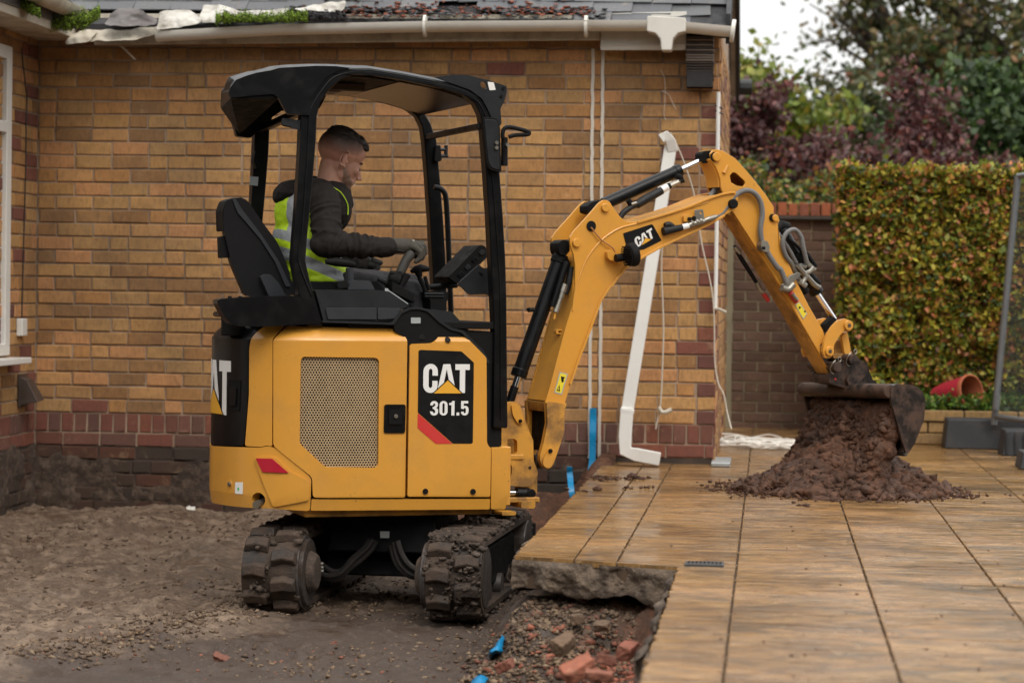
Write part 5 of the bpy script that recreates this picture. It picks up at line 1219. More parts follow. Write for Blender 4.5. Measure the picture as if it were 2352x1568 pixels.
# ---- canopy
fo = [(600, 1560), (548, 1390), (508, 1180), (518, 1040), (530, 900), (540, 740), (548, 600), (560, 345), (568, 290), (590, 235), (640, 180), (700, 112), (760, 76), (850, 60), (960, 62), (1150, 92), (1400, 141), (1540, 190), (1610, 242), (1652, 312), (1690, 420), (1702, 560), (1715, 700), (1732, 930), (1745, 1150), (1752, 1400), (1757, 2150)]
fi = [(1672, 2150), (1680, 1560), (1668, 1300), (1660, 1150), (1648, 900), (1640, 800), (1630, 640), (1612, 420), (1600, 335), (1568, 270), (1500, 216), (1400, 184), (1150, 132), (960, 102), (870, 100), (790, 130), (720, 190), (672, 262), (652, 340), (645, 500), (632, 660), (620, 800), (607, 930), (595, 1050), (586, 1180), (610, 1290), (640, 1385), (690, 1560)]
for s in (-1, 1):
    fr_ = plate('canopy_side_frame', mps('B', fo+fi, VS+.02), s*(-VS-.02) if s > 0 else VS+.02, (VS+.085) if s < 0 else -VS-.085, BK, ex, bevel=.014, seg=3)
    for (d, w) in ((.012, .006),):
        inn = [fi[i] for i in range(len(fi)) if 1 <= i]; pathm = [((fo[i][0]*.35+fi[::-1][i][0]*.65), (fo[i][1]*.35+fi[::-1][i][1]*.65)) for i in range(0)]
# ridge along the near frame
mid = [(620, 1385), (545, 1180), (560, 1040), (572, 900), (583, 740), (596, 560), (606, 345), (628, 270), (680, 190), (745, 118), (850, 84), (960, 84), (1150, 114), (1400, 164), (1520, 204), (1588, 262), (1625, 330), (1650, 430), (1664, 640), (1685, 900), (1702, 1150), (1715, 1400), (1718, 2100)]
MB().tube([m3('B', x, y, VS+.018) for x, y in [tuple(p.xy) for p in smoothpath([(a, b, 0) for a, b in mid], 4)]], .0035, 6).build('frame_bead', BK, ex)
# roof skin: sides and top
top = [(150, 172), (180, 132), (240, 108), (300, 90), (350, 85), (385, 74), (430, 60), (520, 51), (640, 47), (760, 48), (850, 53), (960, 56), (1150, 86), (1340, 122), (1500, 170), (1580, 212)]
tu = [mp('B', x, y, VS+.02) for x, y in top]; RAx = mp('B', 150, 190, VS+.02)[0]; RBx = mp('B', 100, 200, .38)[0]
tm = MB(); nv = 17; vv = np.linspace(VS+.015, -VS-.015, nv)
for (u, z) in tu:
    for j, v in enumerate(vv):
        e = abs(v)/(-VS-.015); rise = .022*(1-e**4)-.012*max(0, e-.9)*10
        # two pressed channels run along the roof
        ul = float(np.interp(v, [VS, .38, .48], [RAx, RBx, RBx+.05])); uq = max(u, ul+.004*tu.index((u, z)))
        tm.v.append((uq, v, z+rise-.006*(1 if .35 < e < .6 else 0)))
n1 = len(tm.v); tm.v += [(a, b, c-.022) for a, b, c in tm.v]
for i in range(len(tu)-1):
    for j in range(nv-1):
        a = i*nv+j; tm.f += [(a, a+1, a+nv+1, a+nv), (n1+a, n1+a+nv, n1+a+nv+1, n1+a+1)]
for i in range(len(tu)-1):
    for j in (0, nv-1): a = i*nv+j; tm.f.append((a, a+nv, n1+a+nv, n1+a))
for i in (0, len(tu)-1):
    for j in range(nv-1): a = i*nv+j; tm.f.append((a, a+1, n1+a+1, n1+a))
tm.build('roof_panel', BK, ex, bevel=.006, ang=50)
sk_ = [(150, 172), (180, 132), (240, 108), (300, 90), (385, 76), (430, 62), (640, 50), (760, 52), (845, 62), (765, 80), (700, 120), (650, 185), (612, 250), (612, 338), (480, 330), (462, 300), (430, 240), (400, 214), (280, 222), (150, 236), (140, 215)]
mplate('roof_skirt', 'B', sk_, VS+.008, VS+.03, BK, bevel=.008, r=.004)
mplate('roof_skirt', 'B', [(100, 200), (110, 178), (300, 170), (600, 160), (700, 220), (660, 300), (560, 302), (440, 312), (385, 350), (340, 395), (300, 430), (262, 470), (180, 460), (165, 400), (140, 335), (96, 290)], .36, .40, BK, v=.38, bevel=.006, r=.006)
ra_, rb_ = m3('B', 140, 190, VS+.02), m3('B', 100, 200, .38); rc_, rd_ = m3('B', 150, 240, VS+.02), m3('B', 96, 300, .38); re_, rf_ = m3('B', 430, 238, VS+.02), m3('B', 200, 450, .38)
rg_, rh_ = tuple(m3('B', 470, 320, VS+.02)), tuple(m3('B', 300, 420, .38))
MB().add([tuple(ra_), tuple(rb_), tuple(rc_), tuple(rd_)]+[(p[0]+.02, p[1], p[2]) for p in (ra_, rb_, rc_, rd_)], [(0,1,3,2), (4,6,7,5), (0,4,5,1), (2,3,7,6), (0,2,6,4), (1,5,7,3)]).build('roof_rear_lip', BK, ex, bevel=.006)
MB().add([tuple(rc_), tuple(rd_), tuple(rf_), tuple(re_)]+[(p[0], p[1], p[2]+.012) for p in (rc_, rd_, rf_, re_)], [(0,1,2,3), (7,6,5,4), (0,4,5,1), (1,5,6,2), (2,6,7,3), (3,7,4,0)]).build('rear_soffit', BM, ex)
# inside of the roof: liner, tinted panel, cross members
uL = lambda y: mp('B', 900, y, 0)[1]
TIN = plain('tinted_roof_window', (.020,.009,.008), .2, .32)
def topz(u): return float(np.interp(u, [p[0] for p in tu], [p[1] for p in tu]))
us = np.linspace(tu[6][0], tu[-1][0], 14)
for (nm, ua, ub, mat_, dz) in (('roof_liner', -.50, -.14, BM, -.034), ('tinted_roof_window', -.13, .20, TIN, -.034)):
    mb = MB(); uu = np.linspace(ua, ub, 8)
    for u in uu:
        for v in (-.40, .40): mb.v.append((u, v, topz(u)+dz)); 
    n_ = len(mb.v); mb.v += [(a, b, c-.004) for a, b, c in mb.v]
    for i in range(7): a = 2*i; mb.f += [(a, a+1, a+3, a+2), (n_+a, n_+a+2, n_+a+3, n_+a+1)]
    mb.build(nm, mat_, ex, smooth=True)
MB().box(-.42, -.20, -.12, .16, topz(-.3)-.075, topz(-.3)-.04).build('roof_hatch_frame', plain('bronze_tint', (.055,.032,.018), .3), ex, bevel=.006)
MB().box(-.40, -.30, -.10, .05, topz(-.3)-.078, topz(-.3)-.076).build('roof_notice', basic('paper_notice', (.13,.12,.11), .6, bmp=0), ex)
a, b = m3('B', 1600, 400, VS+.05), m3('B', 1292, 462, .40)
MB().tube([a, b], .018, 4).build('front_cross_member', DG, ex, bevel=.004)
a, b = m3('B', 590, 300, VS+.05), m3('B', 320, 420, .40); MB().tube([a, b], .022, 4).build('rear_cross_member', BK, ex, bevel=.004)
mplate('light_guard', 'B', [(1335, 116), (1440, 101), (1520, 102), (1640, 132), (1752, 168), (1750, 212), (1735, 262), (1715, 298), (1722, 385), (1692, 420), (1650, 318), (1610, 242), (1540, 190), (1400, 140)], VS+.012, VS+.024, DG, bevel=.003, holes=[[(1600, 140), (1625, 142), (1638, 165), (1634, 186), (1612, 182), (1598, 162)]])
mplate('light_guard', 'B', [(1335, 116), (1440, 101), (1520, 102), (1640, 132), (1752, 168), (1750, 212), (1735, 262), (1715, 298), (1722, 385), (1692, 420), (1650, 318), (1610, 242), (1540, 190), (1400, 140)], -VS-.024, -VS-.012, DG, v=VS+.012, bevel=.003) if False else None
mplate('guard_sticker', 'B', [(1641, 143), (1676, 146), (1688, 190), (1652, 192)], VS+.010, VS+.012, WH, bevel=0, r=.002)
for x, y in ((1732, 180), (1720, 226)): p = m3('B', x, y, VS+.012); MB().cyl(p+Vector((0, -.006, 0)), p+Vector((0, .01, 0)), .007, n=10).build('guard_bolt', BM, ex)
mr = mplate('mirror', 'B', [(1612, 345), (1700, 352), (1712, 392), (1722, 672), (1652, 652), (1634, 600)], VS-.02, VS+.008, BM, bevel=.008, seg=3, r=.014)
mplate('mirror_back', 'B', [(1622, 358), (1694, 364), (1704, 400), (1712, 655), (1660, 640), (1644, 596)], VS-.024, VS-.018, DG, bevel=.004, r=.012, parent=mr)
ar = MB()
ar.tube([m3('B', 1738, 630, VS), m3('B', 1738, 465, VS)], .014, 12)
ar.tube([m3('B', x, y, VS-.01) for x, y in [tuple(p.xy) for p in smoothpath([(a, b, 0) for a, b in [(1728, 470), (1728, 440), (1738, 415), (1765, 405), (1830, 418), (1878, 434), (1872, 448), (1800, 452), (1765, 462)]], 5)]], .009, 10)
ar.build('mirror_arm', BM, ex)
for x, y in ((1692, 496), (1692, 525), (1755, 508)): p = m3('B', x, y, VS-.03); MB().cyl(p+Vector((0, -.006, 0)), p+Vector((0, .012, 0)), .008, n=8).build('arm_bolt', ZN, ex)
mplate('rear_bracket', 'B', [(448, 352), (562, 366), (556, 422), (448, 396)], VS+.03, VS+.045, DG, bevel=.003)
mplate('belt_anchor', 'B', [(285, 545), (338, 550), (330, 640), (290, 648), (275, 600)], .33, .38, BM, v=.36, bevel=.008)
mplate('post_sticker', 'B', [(262, 690), (312, 695), (306, 746), (260, 740)], -VS-.088, -VS-.086, SIL, v=-VS-.087, bevel=0, r=.001)
mplate('lamp_bracket', 'B', [(1335, 512), (1360, 512), (1368, 600), (1345, 610), (1325, 600)], .36, .40, BM, v=.38, bevel=.004)
lb = MB(); lb.tube([m3('B', 1340, 535, .38), m3('B', 1408, 535, .38)], .008, 8); lb.tube([m3('B', 1340, 572, .38), m3('B', 1410, 572, .38)], .008, 8); lb.tube([m3('B', 1400, 512, .38), m3('B', 1398, 575, .38)], .009, 8); lb.build('far_mirror_clamp', DG, ex)
hr = [(1330, 752), (1362, 760), (1388, 782), (1400, 830), (1410, 1000), (1420, 1250), (1428, 1480)]
MB().tube([m3('B', x, y, .30) for x, y in [tuple(p.xy) for p in smoothpath([(a, b, 0) for a, b in hr], 4)]], .0125, 10).build('grab_rail', BK, ex)
# ---- seat
seatm = basic('black_seat_vinyl', (.008,.0075,.008), .6, spec=.16, var=.2, bmp=.1, bscale=300, dist=.0004)
sb = [(110, 885), (128, 835), (160, 820), (225, 815), (258, 842), (330, 950), (420, 1070), (478, 1200), (503, 1300), (508, 1385), (240, 1388), (192, 1280), (150, 1180), (122, 1050), (108, 990)]
P_ = rnd(mps('B', sb, -.22), .02, 3); cu = (P_[0][0]); 
shr = lambda a, d, z: (a+.19*(d+.22), d, z)
seat = plate('seat_backrest', P_, -.22, .17, seatm, ex, bevel=.03, seg=4, fr=shr)
mplate('seat_headrest', 'B', [(106, 888), (126, 832), (165, 816), (224, 812), (205, 860), (215, 1000), (110, 1008)], -.19, -.05, BM, v=-.2, bevel=.02, seg=3, parent=seat)
mplate('seat_piping', 'B', [(160, 822), (178, 818), (215, 880), (330, 1030), (430, 1180), (500, 1330), (470, 1330), (410, 1190), (320, 1050), (190, 900)], -.228, -.215, GRm, bevel=.004, parent=seat)
mplate('seat_bolster', 'B', [(322, 1272), (350, 1256), (385, 1260), (430, 1310), (472, 1384), (372, 1384)], -.25, -.2, GRm, v=-.25, bevel=.01, parent=seat)
mplate('seat_cushion', 'B', [(500, 1300), (1000, 1300), (1030, 1330), (1020, 1380), (500, 1380)], -.20, .20, seatm, v=-.2, bevel=.03, seg=3, parent=seat)
mplate('belt_reel', 'B', [(85, 1040), (120, 1034), (158, 1045), (158, 1162), (90, 1165)], -.20, -.15, BM, v=-.2, bevel=.006)
# ---- controls
arm_ = MB(); arm_.tube([m3('B', 700, 1185, -.33), m3('B', 760, 1186, -.33), m3('B', 830, 1194, -.33), m3('B', 872, 1204, -.33)], [.010, .019, .018, .012], 14); arm_.build('armrest', BM, ex)
MB().tube([m3('B', 838, 1220, -.33), m3('B', 845, 1310, -.33)], .016, 10).build('armrest_post', GRm, ex)
mplate('switch_box', 'B', [(768, 1300), (830, 1294), (838, 1336), (772, 1338)], -.42, -.36, BM, v=-.42, bevel=.004)
mplate('console_wedge', 'B', [(828, 1346), (850, 1300), (890, 1292), (960, 1296), (988, 1348)], -.43, -.30, GRm, v=-.43, bevel=.006)
def joystick(name, pts, v, r, boot=None):
    e = MB().tube([m3(k, x, y, v) for k, x, y in pts], r, 14).build(name, basic('grip_rubber', (.035,.032,.027), .55), ex); return e
js = joystick('joystick', [('N', 225, 640), ('N', 260, 560), ('N', 310, 450), ('N', 375, 370), ('N', 400, 330)], -.30, [.020, .021, .020, .022, .018])
MB().tube([m3('N', 75, 640, -.32), m3('N', 200, 655, -.32), m3('N', 290, 690, -.32)], [.009, .012, .009], 8).build('grip_flange', BM, js)
MB().tube([m3('N', 330, 660, -.34), m3('N', 270, 780, -.34), m3('N', 215, 890, -.34)], [.016, .014, .008], 10).build('grip_tail', BM, js)
MB().tube([m3('N', 60, 700, -.31), m3('N', 190, 740, -.31), m3('N', 235, 760, -.31)], [.02, .04, .02], 12).build('boot_top', BM, js)
bt = MB(); p0, p1 = m3('N', 150, 760, -.30), m3('N', 130, 900, -.30)
for i in range(7):
    c = m3('N', 60+i*32, 790+i*26, -.30); bt.tube([c+Vector((-.05+i*.004, -.0, .016-i*.0)), c+Vector((.055-i*.0, 0, -.024))], .008, 8)
    
bt.build('bellows', BM, ex)
for i in range(6):
    c0, c1 = m3('N', 0, 770+i*24, -.27), m3('N', 330, 935+i*22, -.27)
    MB().add([tuple(c0), tuple(c1), (c1.x, -.38, c1.z), (c0.x, -.38, c0.z)]+[(p[0], p[1], p[2]-.009) for p in (c0, c1)]+[(c1.x, -.38, c1.z-.009), (c0.x, -.38, c0.z-.009)], [(0,1,2,3), (4,7,6,5), (0,4,5,1), (1,5,6,2), (2,6,7,3), (3,7,4,0)]).build('bellows_fold', BM, js, bevel=.003)
mplate('console_label', 'N', [(0, 862), (40, 868), (60, 895), (345, 1090), (330, 1100), (300, 1085), (0, 905)], -.392, -.388, SIL, bevel=0, r=.001)
joystick('joystick', [('B', 870, 1290), ('B', 900, 1240), ('B', 935, 1190)], .22, [.022, .022, .024])
tl_ = MB(); tl_.tube([m3('N', 500, 700, -.18), m3('N', 560, 820, -.18), m3('N', 600, 920, -.18)], .010, 8); tl_.tube([m3('N', 585, 690, -.18), m3('N', 650, 900, -.18)], .008, 8)
tl = tl_.build('blade_lever', BM, ex)
MB().tube([m3('N', 380, 625, -.18), m3('N', 450, 590, -.18), m3('N', 530, 572, -.18), m3('N', 645, 585, -.18)], [.008, .016, .018, .010], 12).build('lever_knob', BM, tl)
MB().tube([m3('N', 480, 600, -.18), m3('N', 515, 700, -.18)], [.02, .012], 10).build('lever_neck', BM, tl)
cp = mplate('lever_cup', 'N', [(585, 908), (862, 915), (858, 1040), (838, 1050), (830, 1230), (600, 1230), (598, 1050), (582, 1030)], -.26, -.12, BM, v=-.19, bevel=.01)
for y in (945, 985): MB().tube([m3('N', 583, y, -.262), m3('N', 862, y+4, -.262)], .004, 6).build('cup_rib', DG, cp)
mon = mplate('monitor', 'N', [(935, 700), (1395, 228), (1455, 238), (1520, 300), (1545, 345), (1540, 380), (1090, 800), (1030, 775)], -.16, .06, BM, v=-.16, bevel=.010, seg=3)
for i in range(4):
    x, y = 1060+i*105, 620-i*108
    mplate('monitor_cell', 'N', [(x, y+50), (x+58, y-8), (x+110, y+35), (x+50, y+95)], -.166, -.159, DG if i % 2 else BK, v=-.165, bevel=.003, parent=mon)
mplate('monitor_bracket', 'N', [(1075, 830), (1100, 770), (1385, 515), (1440, 570), (1620, 580), (1620, 1040), (1510, 955), (1250, 960), (1215, 940), (1130, 850)], -.30, -.288, DG, v=-.3, bevel=.003)
mplate('bracket_slot', 'N', [(1378, 625), (1400, 632), (1448, 668), (1435, 688), (1400, 668)], -.302, -.3, BK, v=-.302, bevel=0)
MB().tube([m3('N', 640, 845, -.05), m3('N', 1060, 820, -.05)], .012, 10).build('monitor_arm', BK, ex)
# ================================================================ UNDERCARRIAGE
UR = R(87.5)-TH; uc, us_ = math.cos(UR), math.sin(UR)
def tr(a, b, z): return (a*uc-b*us_, a*us_+b*uc, z)
MUD = soilmat('caked_mud', [(.045,.029,.02), (.07,.046,.032), (.105,.072,.05), (.03,.02,.014)], 2.2, .4, False)
def rubmat():
    m, t, b = newmat('muddy_rubber'); P = pos(t)
    f = ramp(t, noi(t, 7, 7, .7, P), [(.36, .1), (.55, 1)]); c = mixc(t, f, (.020,.018,.017), mixc(t, noi(t, 30, 4, .6, P), (.035,.022,.015), (.095,.064,.045)))
    t.links.new(c, b.inputs['Base Color']); b.inputs['Specular IOR Level'].default_value = .3; t.links.new(mixc(t, f, (.4,)*3, (.8,)*3), b.inputs['Roughness']); bump(t, b, noi(t, 60, 6, .7, P), .7, .008); return m
RUB = rubmat(); MET = basic('worn_dirty_steel', (.12,.11,.105), .42, .7, var=.4, scale=10, dirt=(.055,.038,.027), damt=.95, dscale=9, bmp=.4)
rT, aL, zc_ = .150, .60, .185
def loopt(s):
    P1 = 2*aL; P2 = math.pi*rT; T_ = 2*(P1+P2); s %= T_
    if s < P1: return (-aL+s, zc_+rT, 0)
    s -= P1
    if s < P2: a = s/rT; return (aL+rT*math.sin(a), zc_+rT*math.cos(a), a)
    s -= P2
    if s < P1: return (aL-s, zc_-rT, math.pi)
    s -= P1; a = s/rT; return (-aL-rT*math.sin(a), zc_-rT*math.cos(a), math.pi+a)
LT = 2*(2*aL+math.pi*rT); NL = 30
lug = MB(); lw = .105
lug.add([(-.036, 0, -.004), (.036, 0, -.004), (.046, lw*.55, -.004), (.030, lw, -.004), (-.030, lw, -.004), (-.022, lw*.5, -.004),
         (-.022, .003, .030), (.022, .003, .030), (.032, lw*.55, .030), (.020, lw-.006, .026), (-.018, lw-.006, .026), (-.012, lw*.5, .030)],
        [(0,1,7,6), (1,2,8,7), (2,3,9,8), (3,4,10,9), (4,5,11,10), (5,0,6,11), (6,7,8,9,10,11), (5,4,3,2,1,0)])
lme = lug.mesh('tread_lug'); lme.materials.append(RUB)
lug2 = MB(); lug2.v = [(a, -b, c) for a, b, c in lug.v]; lug2.f = [tuple(reversed(f)) for f in lug.f]; lme2 = lug2.mesh('tread_lug'); lme2.materials.append(RUB)
for sd in (-1, 1):
    b0 = sd*.38; bm_ = MB(); n = 90; V = []
    for i in range(n):
        a, z, th = loopt(LT*i/n); na, nz = math.sin(th), math.cos(th)
        for (bb, rr) in ((-.115, 0), (.115, 0), (.115, -.022), (-.115, -.022)): V.append(tr(a+na*rr, b0+bb, z+nz*rr))
    Fb = []
    for i in range(n):
        j = (i+1) % n
        for k in range(4): Fb.append((4*i+k, 4*i+(k+1) % 4, 4*j+(k+1) % 4, 4*j+k))
    tk = MB().add(V, Fb).build('track', RUB, ex)
    for i in range(NL):
        for h, me_ in ((0, lme), (1, lme2)):
            a, z, th = loopt(LT*(i+(.5*h))/NL); na, nz = math.sin(th), math.cos(th)
            o = bpy.data.objects.new('tread_lug', me_); COL.objects.link(o); o.parent = tk
            X = Vector(tr(nz, 0, -na)) - Vector(tr(0, 0, 0)); X = Vector((nz*uc, nz*us_, -na)); Y = Vector((-us_, uc, 0)); Z = Vector((na*uc, na*us_, nz))
            M = Matrix((X, Y, Z)).transposed().to_4x4(); M.translation = Vector(tr(a, b0+(.008 if h == 0 else -.008), z)); o.matrix_local = M
            md = o.modifiers.new('bevel', 'BEVEL'); md.width = .005; md.segments = 2; md.limit_method = 'ANGLE'
    # drive lugs row and side frame, rollers
    fm = MB(); fm.add([tr(-.5, b0-.07, .10), tr(.5, b0-.07, .10), tr(.5, b0+.07, .10), tr(-.5, b0+.07, .10), tr(-.46, b0-.07, .27), tr(.46, b0-.07, .27), tr(.46, b0+.07, .27), tr(-.46, b0+.07, .27)], [(0,3,2,1), (4,5,6,7), (0,1,5,4), (1,2,6,5), (2,3,7,6), (3,0,4,7)])
    fm.build('track_frame', BM, ex, bevel=.01)
    inn = -sd   # side facing the machine's middle
    for (a, r_, nm) in ((-aL, .128, 'drive_sprocket'), (aL, .125, 'idler_wheel')):
        MB().cyl(tr(a, b0-.118, zc_), tr(a, b0+.118, zc_), r_, n=36).build(nm, MET, ex, bevel=.008)
    hub = MB().cyl(tr(-aL, b0+inn*.10, zc_), tr(-aL, b0+inn*.138, zc_), .138, n=40).build('motor_hub', MET, ex, bevel=.006)
    MB().cyl(tr(-aL, b0+inn*.135, zc_), tr(-aL, b0+inn*.172, zc_), .092, .070, n=30).build('motor_housing', MUD, hub, bevel=.01)
    MB().cyl(tr(-aL, b0+inn*.112, zc_), tr(-aL, b0+inn*.122, zc_), .152, n=44).build('hub_flange', MET, hub, bevel=.003)
    for k in range(3): a = -.33+k*.33; MB().cyl(tr(a, b0-.09, .085), tr(a, b0+.09, .085), .05, n=18).build('road_roller', MET, ex)
    P = []; S_ = []
    for _ in range(2600 if sd < 0 else 1500):
        s = random.uniform(0, LT); a, z, th = loopt(s); bb = random.uniform(-.115, .115); na, nz = math.sin(th), math.cos(th); rr = random.uniform(-.002, .024)
        if fbm(s*3, bb*9, sd*5, 1.5, 3, 1) < (-.22 if sd < 0 else .10): continue
        P.append(tr(a+na*rr, b0+bb, z+nz*rr)); S_.append(random.choice([.006, .008, .012, .018]))
    o = rocks('mud', P, S_, MUD, tk, sub=1, flat=.8, kind='clod'); o['kind'] = 'stuff'
cf = MB(); 
cf.add([tr(a, b, z) for a, b, z in [(-.22, -.27, .13), (.22, -.27, .13), (.22, .27, .13), (-.22, .27, .13), (-.17, -.27, .25), (.17, -.27, .25), (.17, .27, .25), (-.17, .27, .25)]], [(0,3,2,1), (4,5,6,7), (0,1,5,4), (1,2,6,5), (2,3,7,6), (3,0,4,7)])
cf.build('centre_frame', BM, ex, bevel=.012)
cf = MB(); cf.add([tr(a, b, z) for a, b, z in [(-.30, -.24, .24), (.30, -.24, .24), (.30, .24, .24), (-.30, .24, .24), (-.26, -.22, .40), (.26, -.22, .40), (.26, .22, .40), (-.26, .22, .40)]], [(0,3,2,1), (4,5,6,7), (0,1,5,4), (1,2,6,5), (2,3,7,6), (3,0,4,7)])
cf.build('slew_pedestal', BM, ex, bevel=.01)
MB().cyl((0, 0, .38), (0, 0, .465), .25, n=48).build('slew_ring', BM, ex)
def gm3(x, y, a, k='G'):     # sight line meets the plane across the tracks at distance a
    o, r = rayM(k, x, y); nx, ny = uc, us_; t = (a-(o.x*nx+o.y*ny))/(r.x*nx+r.y*ny); return o+r*t
for pts in ([(1090, 340), (1050, 400), (980, 460), (900, 540), (840, 590), (760, 600), (705, 575)], [(1110, 350), (1080, 410), (1010, 480), (930, 540), (850, 610), (770, 620), (715, 600)], [(1070, 345), (1020, 410), (940, 480), (870, 560), (800, 570), (720, 520)],
            [(1240, 360), (1255, 440), (1290, 520), (1350, 580), (1410, 600)], [(1265, 350), (1290, 430), (1330, 500), (1380, 545), (1425, 560)], [(1220, 380), (1240, 470), (1280, 545), (1350, 600), (1410, 615)]):
    MB().tube([gm3(p.x, p.y, jj) for jj in [-.34+random.uniform(-.025, .025)] for p in smoothpath([(x, y, 0) for x, y in pts], 5)], .0125, 8).build('travel_hose', basic('muddy_hose', (.022,.018,.015), .7, var=.4, bmp=.5), ex)
for k in range(3): MB().tube([gm3(690+i*22, 510+k*26+i*5, -.40) for i in range(3)], .010, 8).build('hose_union', ZN, ex)
c = gm3(1174, 306, -.31); MB().add([tuple(gm3(x, y, -.315)) for x, y in ((1140, 282), (1208, 284), (1206, 331), (1142, 331))], [(0,1,2,3)]).build('serial_plate', SIL, ex)
# blade at the far end of the tracks
MB().add([tr(a, b, z) for a, b, z in [(.80, -.49, .02), (.84, -.49, .02), (.84, .49, .02), (.80, .49, .02), (.86, -.49, .27), (.89, -.49, .27), (.89, .49, .27), (.86, .49, .27)]], [(0,3,2,1), (4,5,6,7), (0,1,5,4), (1,2,6,5), (2,3,7,6), (3,0,4,7)]).build('dozer_blade', BM, ex, bevel=.006)
# ================================================================ BOOM, ARM, BUCKET
BA = R(31)-TH; SU = .50; SO_ = Vector((SU, 0, 0)); cb_, sb_ = math.cos(BA), math.sin(BA)
def bf(p, w, z): return (SU+p*cb_-w*sb_, p*sb_+w*cb_, z)
def bp(k, x, y, w):
    o, r = rayM(k, x, y); o = o-SO_; oy = -o.x*sb_+o.y*cb_; ry = -r.x*sb_+r.y*cb_; t = (w-oy)/ry; q_ = o+r*t; return (q_.x*cb_+q_.y*sb_, q_.z)
def b3(k, x, y, w): p, z = bp(k, x, y, w); return Vector(bf(p, w, z))
def bps(k, pts, w): return [bp(*(p if isinstance(p[0], str) else (k,)+tuple(p)), w) for p in pts]
def bplate(name, k, pts, w0, w1, mat, w=None, holes=(), bevel=.003, r=.006, parent=ex, seg=2, n=2):
    P = bps(k, pts, w0 if w is None else w); P = rnd(P, r, n) if r else P
    return plate(name, P, w0, w1, mat, parent, holes=[rnd(bps(k, h, w0 if w is None else w), r, 2) for h in holes], fr=bf, bevel=bevel, seg=seg)
def btube(name, pts, r, mat, w=0, parent=ex, n=12, sm=5, k=None, bevel=0):
    P = [b3(*(p[:3] if isinstance(p[0], str) else (k,)+tuple(p[:2])), (p[3] if isinstance(p[0], str) and len(p) > 3 else w)) for p in pts]
    if sm > 1 and len(P) > 2: P = smoothpath(P, sm)
    if hasattr(r, '__len__'): r = list(np.interp(np.linspace(0, 1, len(P)), np.linspace(0, 1, len(r)), r))
    return MB().tube(P, r, n).build(name, mat, parent, bevel=bevel)
def bcap(name, k, path, w0, w1, th, mat, w=None, parent=ex):
    P = bps(k, path, w0 if w is None else w); return plate(name, ribbon(P, th), w0, w1, mat, parent, fr=bf, bevel=.002)
def pin(name, k, x, y, w0, w1, r, mat, parent=ex, n=24): p, z = bp(k, x, y, w0); return MB().cyl(bf(p, w0, z), bf(p, w1, z), r, n=n).build(name, mat, parent, bevel=.003)
# swing bracket
sb0 = [(150, 215), (200, 212), (250, 198), (300, 200), (345, 242), (380, 350), (420, 470), (500, 660), (505, 900), (560, 1050), (495, 1172), (205, 1165), (120, 1165), (120, 400)]
sw = bplate('swing_bracket', 'J', sb0, -.095, -.062, YD, bevel=.006, holes=[[(190, 640), (280, 640), (308, 670), (308, 800), (270, 838), (190, 830)], [(190, 920), (225, 925), (245, 980), (245, 1040), (225, 1110), (190, 1120)]])
bplate('bracket_cheek', 'J', sb0, .062, .095, YD, w=-.095, bevel=.006, parent=sw)
bplate('bracket_back', 'J', [(120, 230), (200, 230), (180, 700), (180, 1165), (120, 1165)], -.062, .062, YD, w=-.095, bevel=.003, parent=sw)
bplate('bracket_base', 'J', [(120, 1150), (495, 1150), (492, 1200), (380, 1215), (120, 1190)], -.10, .10, YD, w=-.1, bevel=.006, parent=sw)
bplate('link_keeper', 'J', [(232, 240), (262, 222), (300, 232), (330, 300), (382, 400), (378, 445), (345, 470), (310, 455), (250, 360)], -.105, -.095, YE, w=-.1, bevel=.003, r=.012, parent=sw)
pin('pin_bolt', 'J', 352, 430, -.113, -.10, .0085, BM, sw); pin('pin_bolt', 'J', 465, 985, -.100, -.09, .007, MET, sw)
pin('swing_pin', 'J', 400, 1425, -.005, .005, .001, BM, sw)
btube('swing_cylinder', [('J', 290, 1295), ('J', 450, 1297)], .026, BK, w=-.09, sm=1, n=20, bevel=.004)
btube('swing_rod', [('J', 190, 1287), ('J', 292, 1287)], .0115, CH, w=-.09, sm=1)
pin('cylinder_eye', 'J', 482, 1297, -.12, -.06, .021, BK)
bplate('swing_lug', 'J', [(320, 1385), (490, 1378), (490, 1450), (470, 1468), (320, 1462)], -.15, .08, YD, w=-.12, bevel=.008)
bplate('lower_lug', 'J', [(95, 1502), (262, 1500), (258, 1548), (90, 1552)], -.16, .08, YD, w=-.13, bevel=.006)
MB().cyl(bf(.10, 0, zb(1400)+.01), bf(.10, 0, zb(1250)), .05, n=24).build('swing_post', YD, ex)
MB().box(.36, SU+.12, -.12, .12, zb(1440), zb(1400)).build('swing_mount', YD, ex, bevel=.006); MB().box(.36, SU+.05, -.10, .10, zb(1130), zb(1090)).build('swing_mount', YD, ex, bevel=.006)
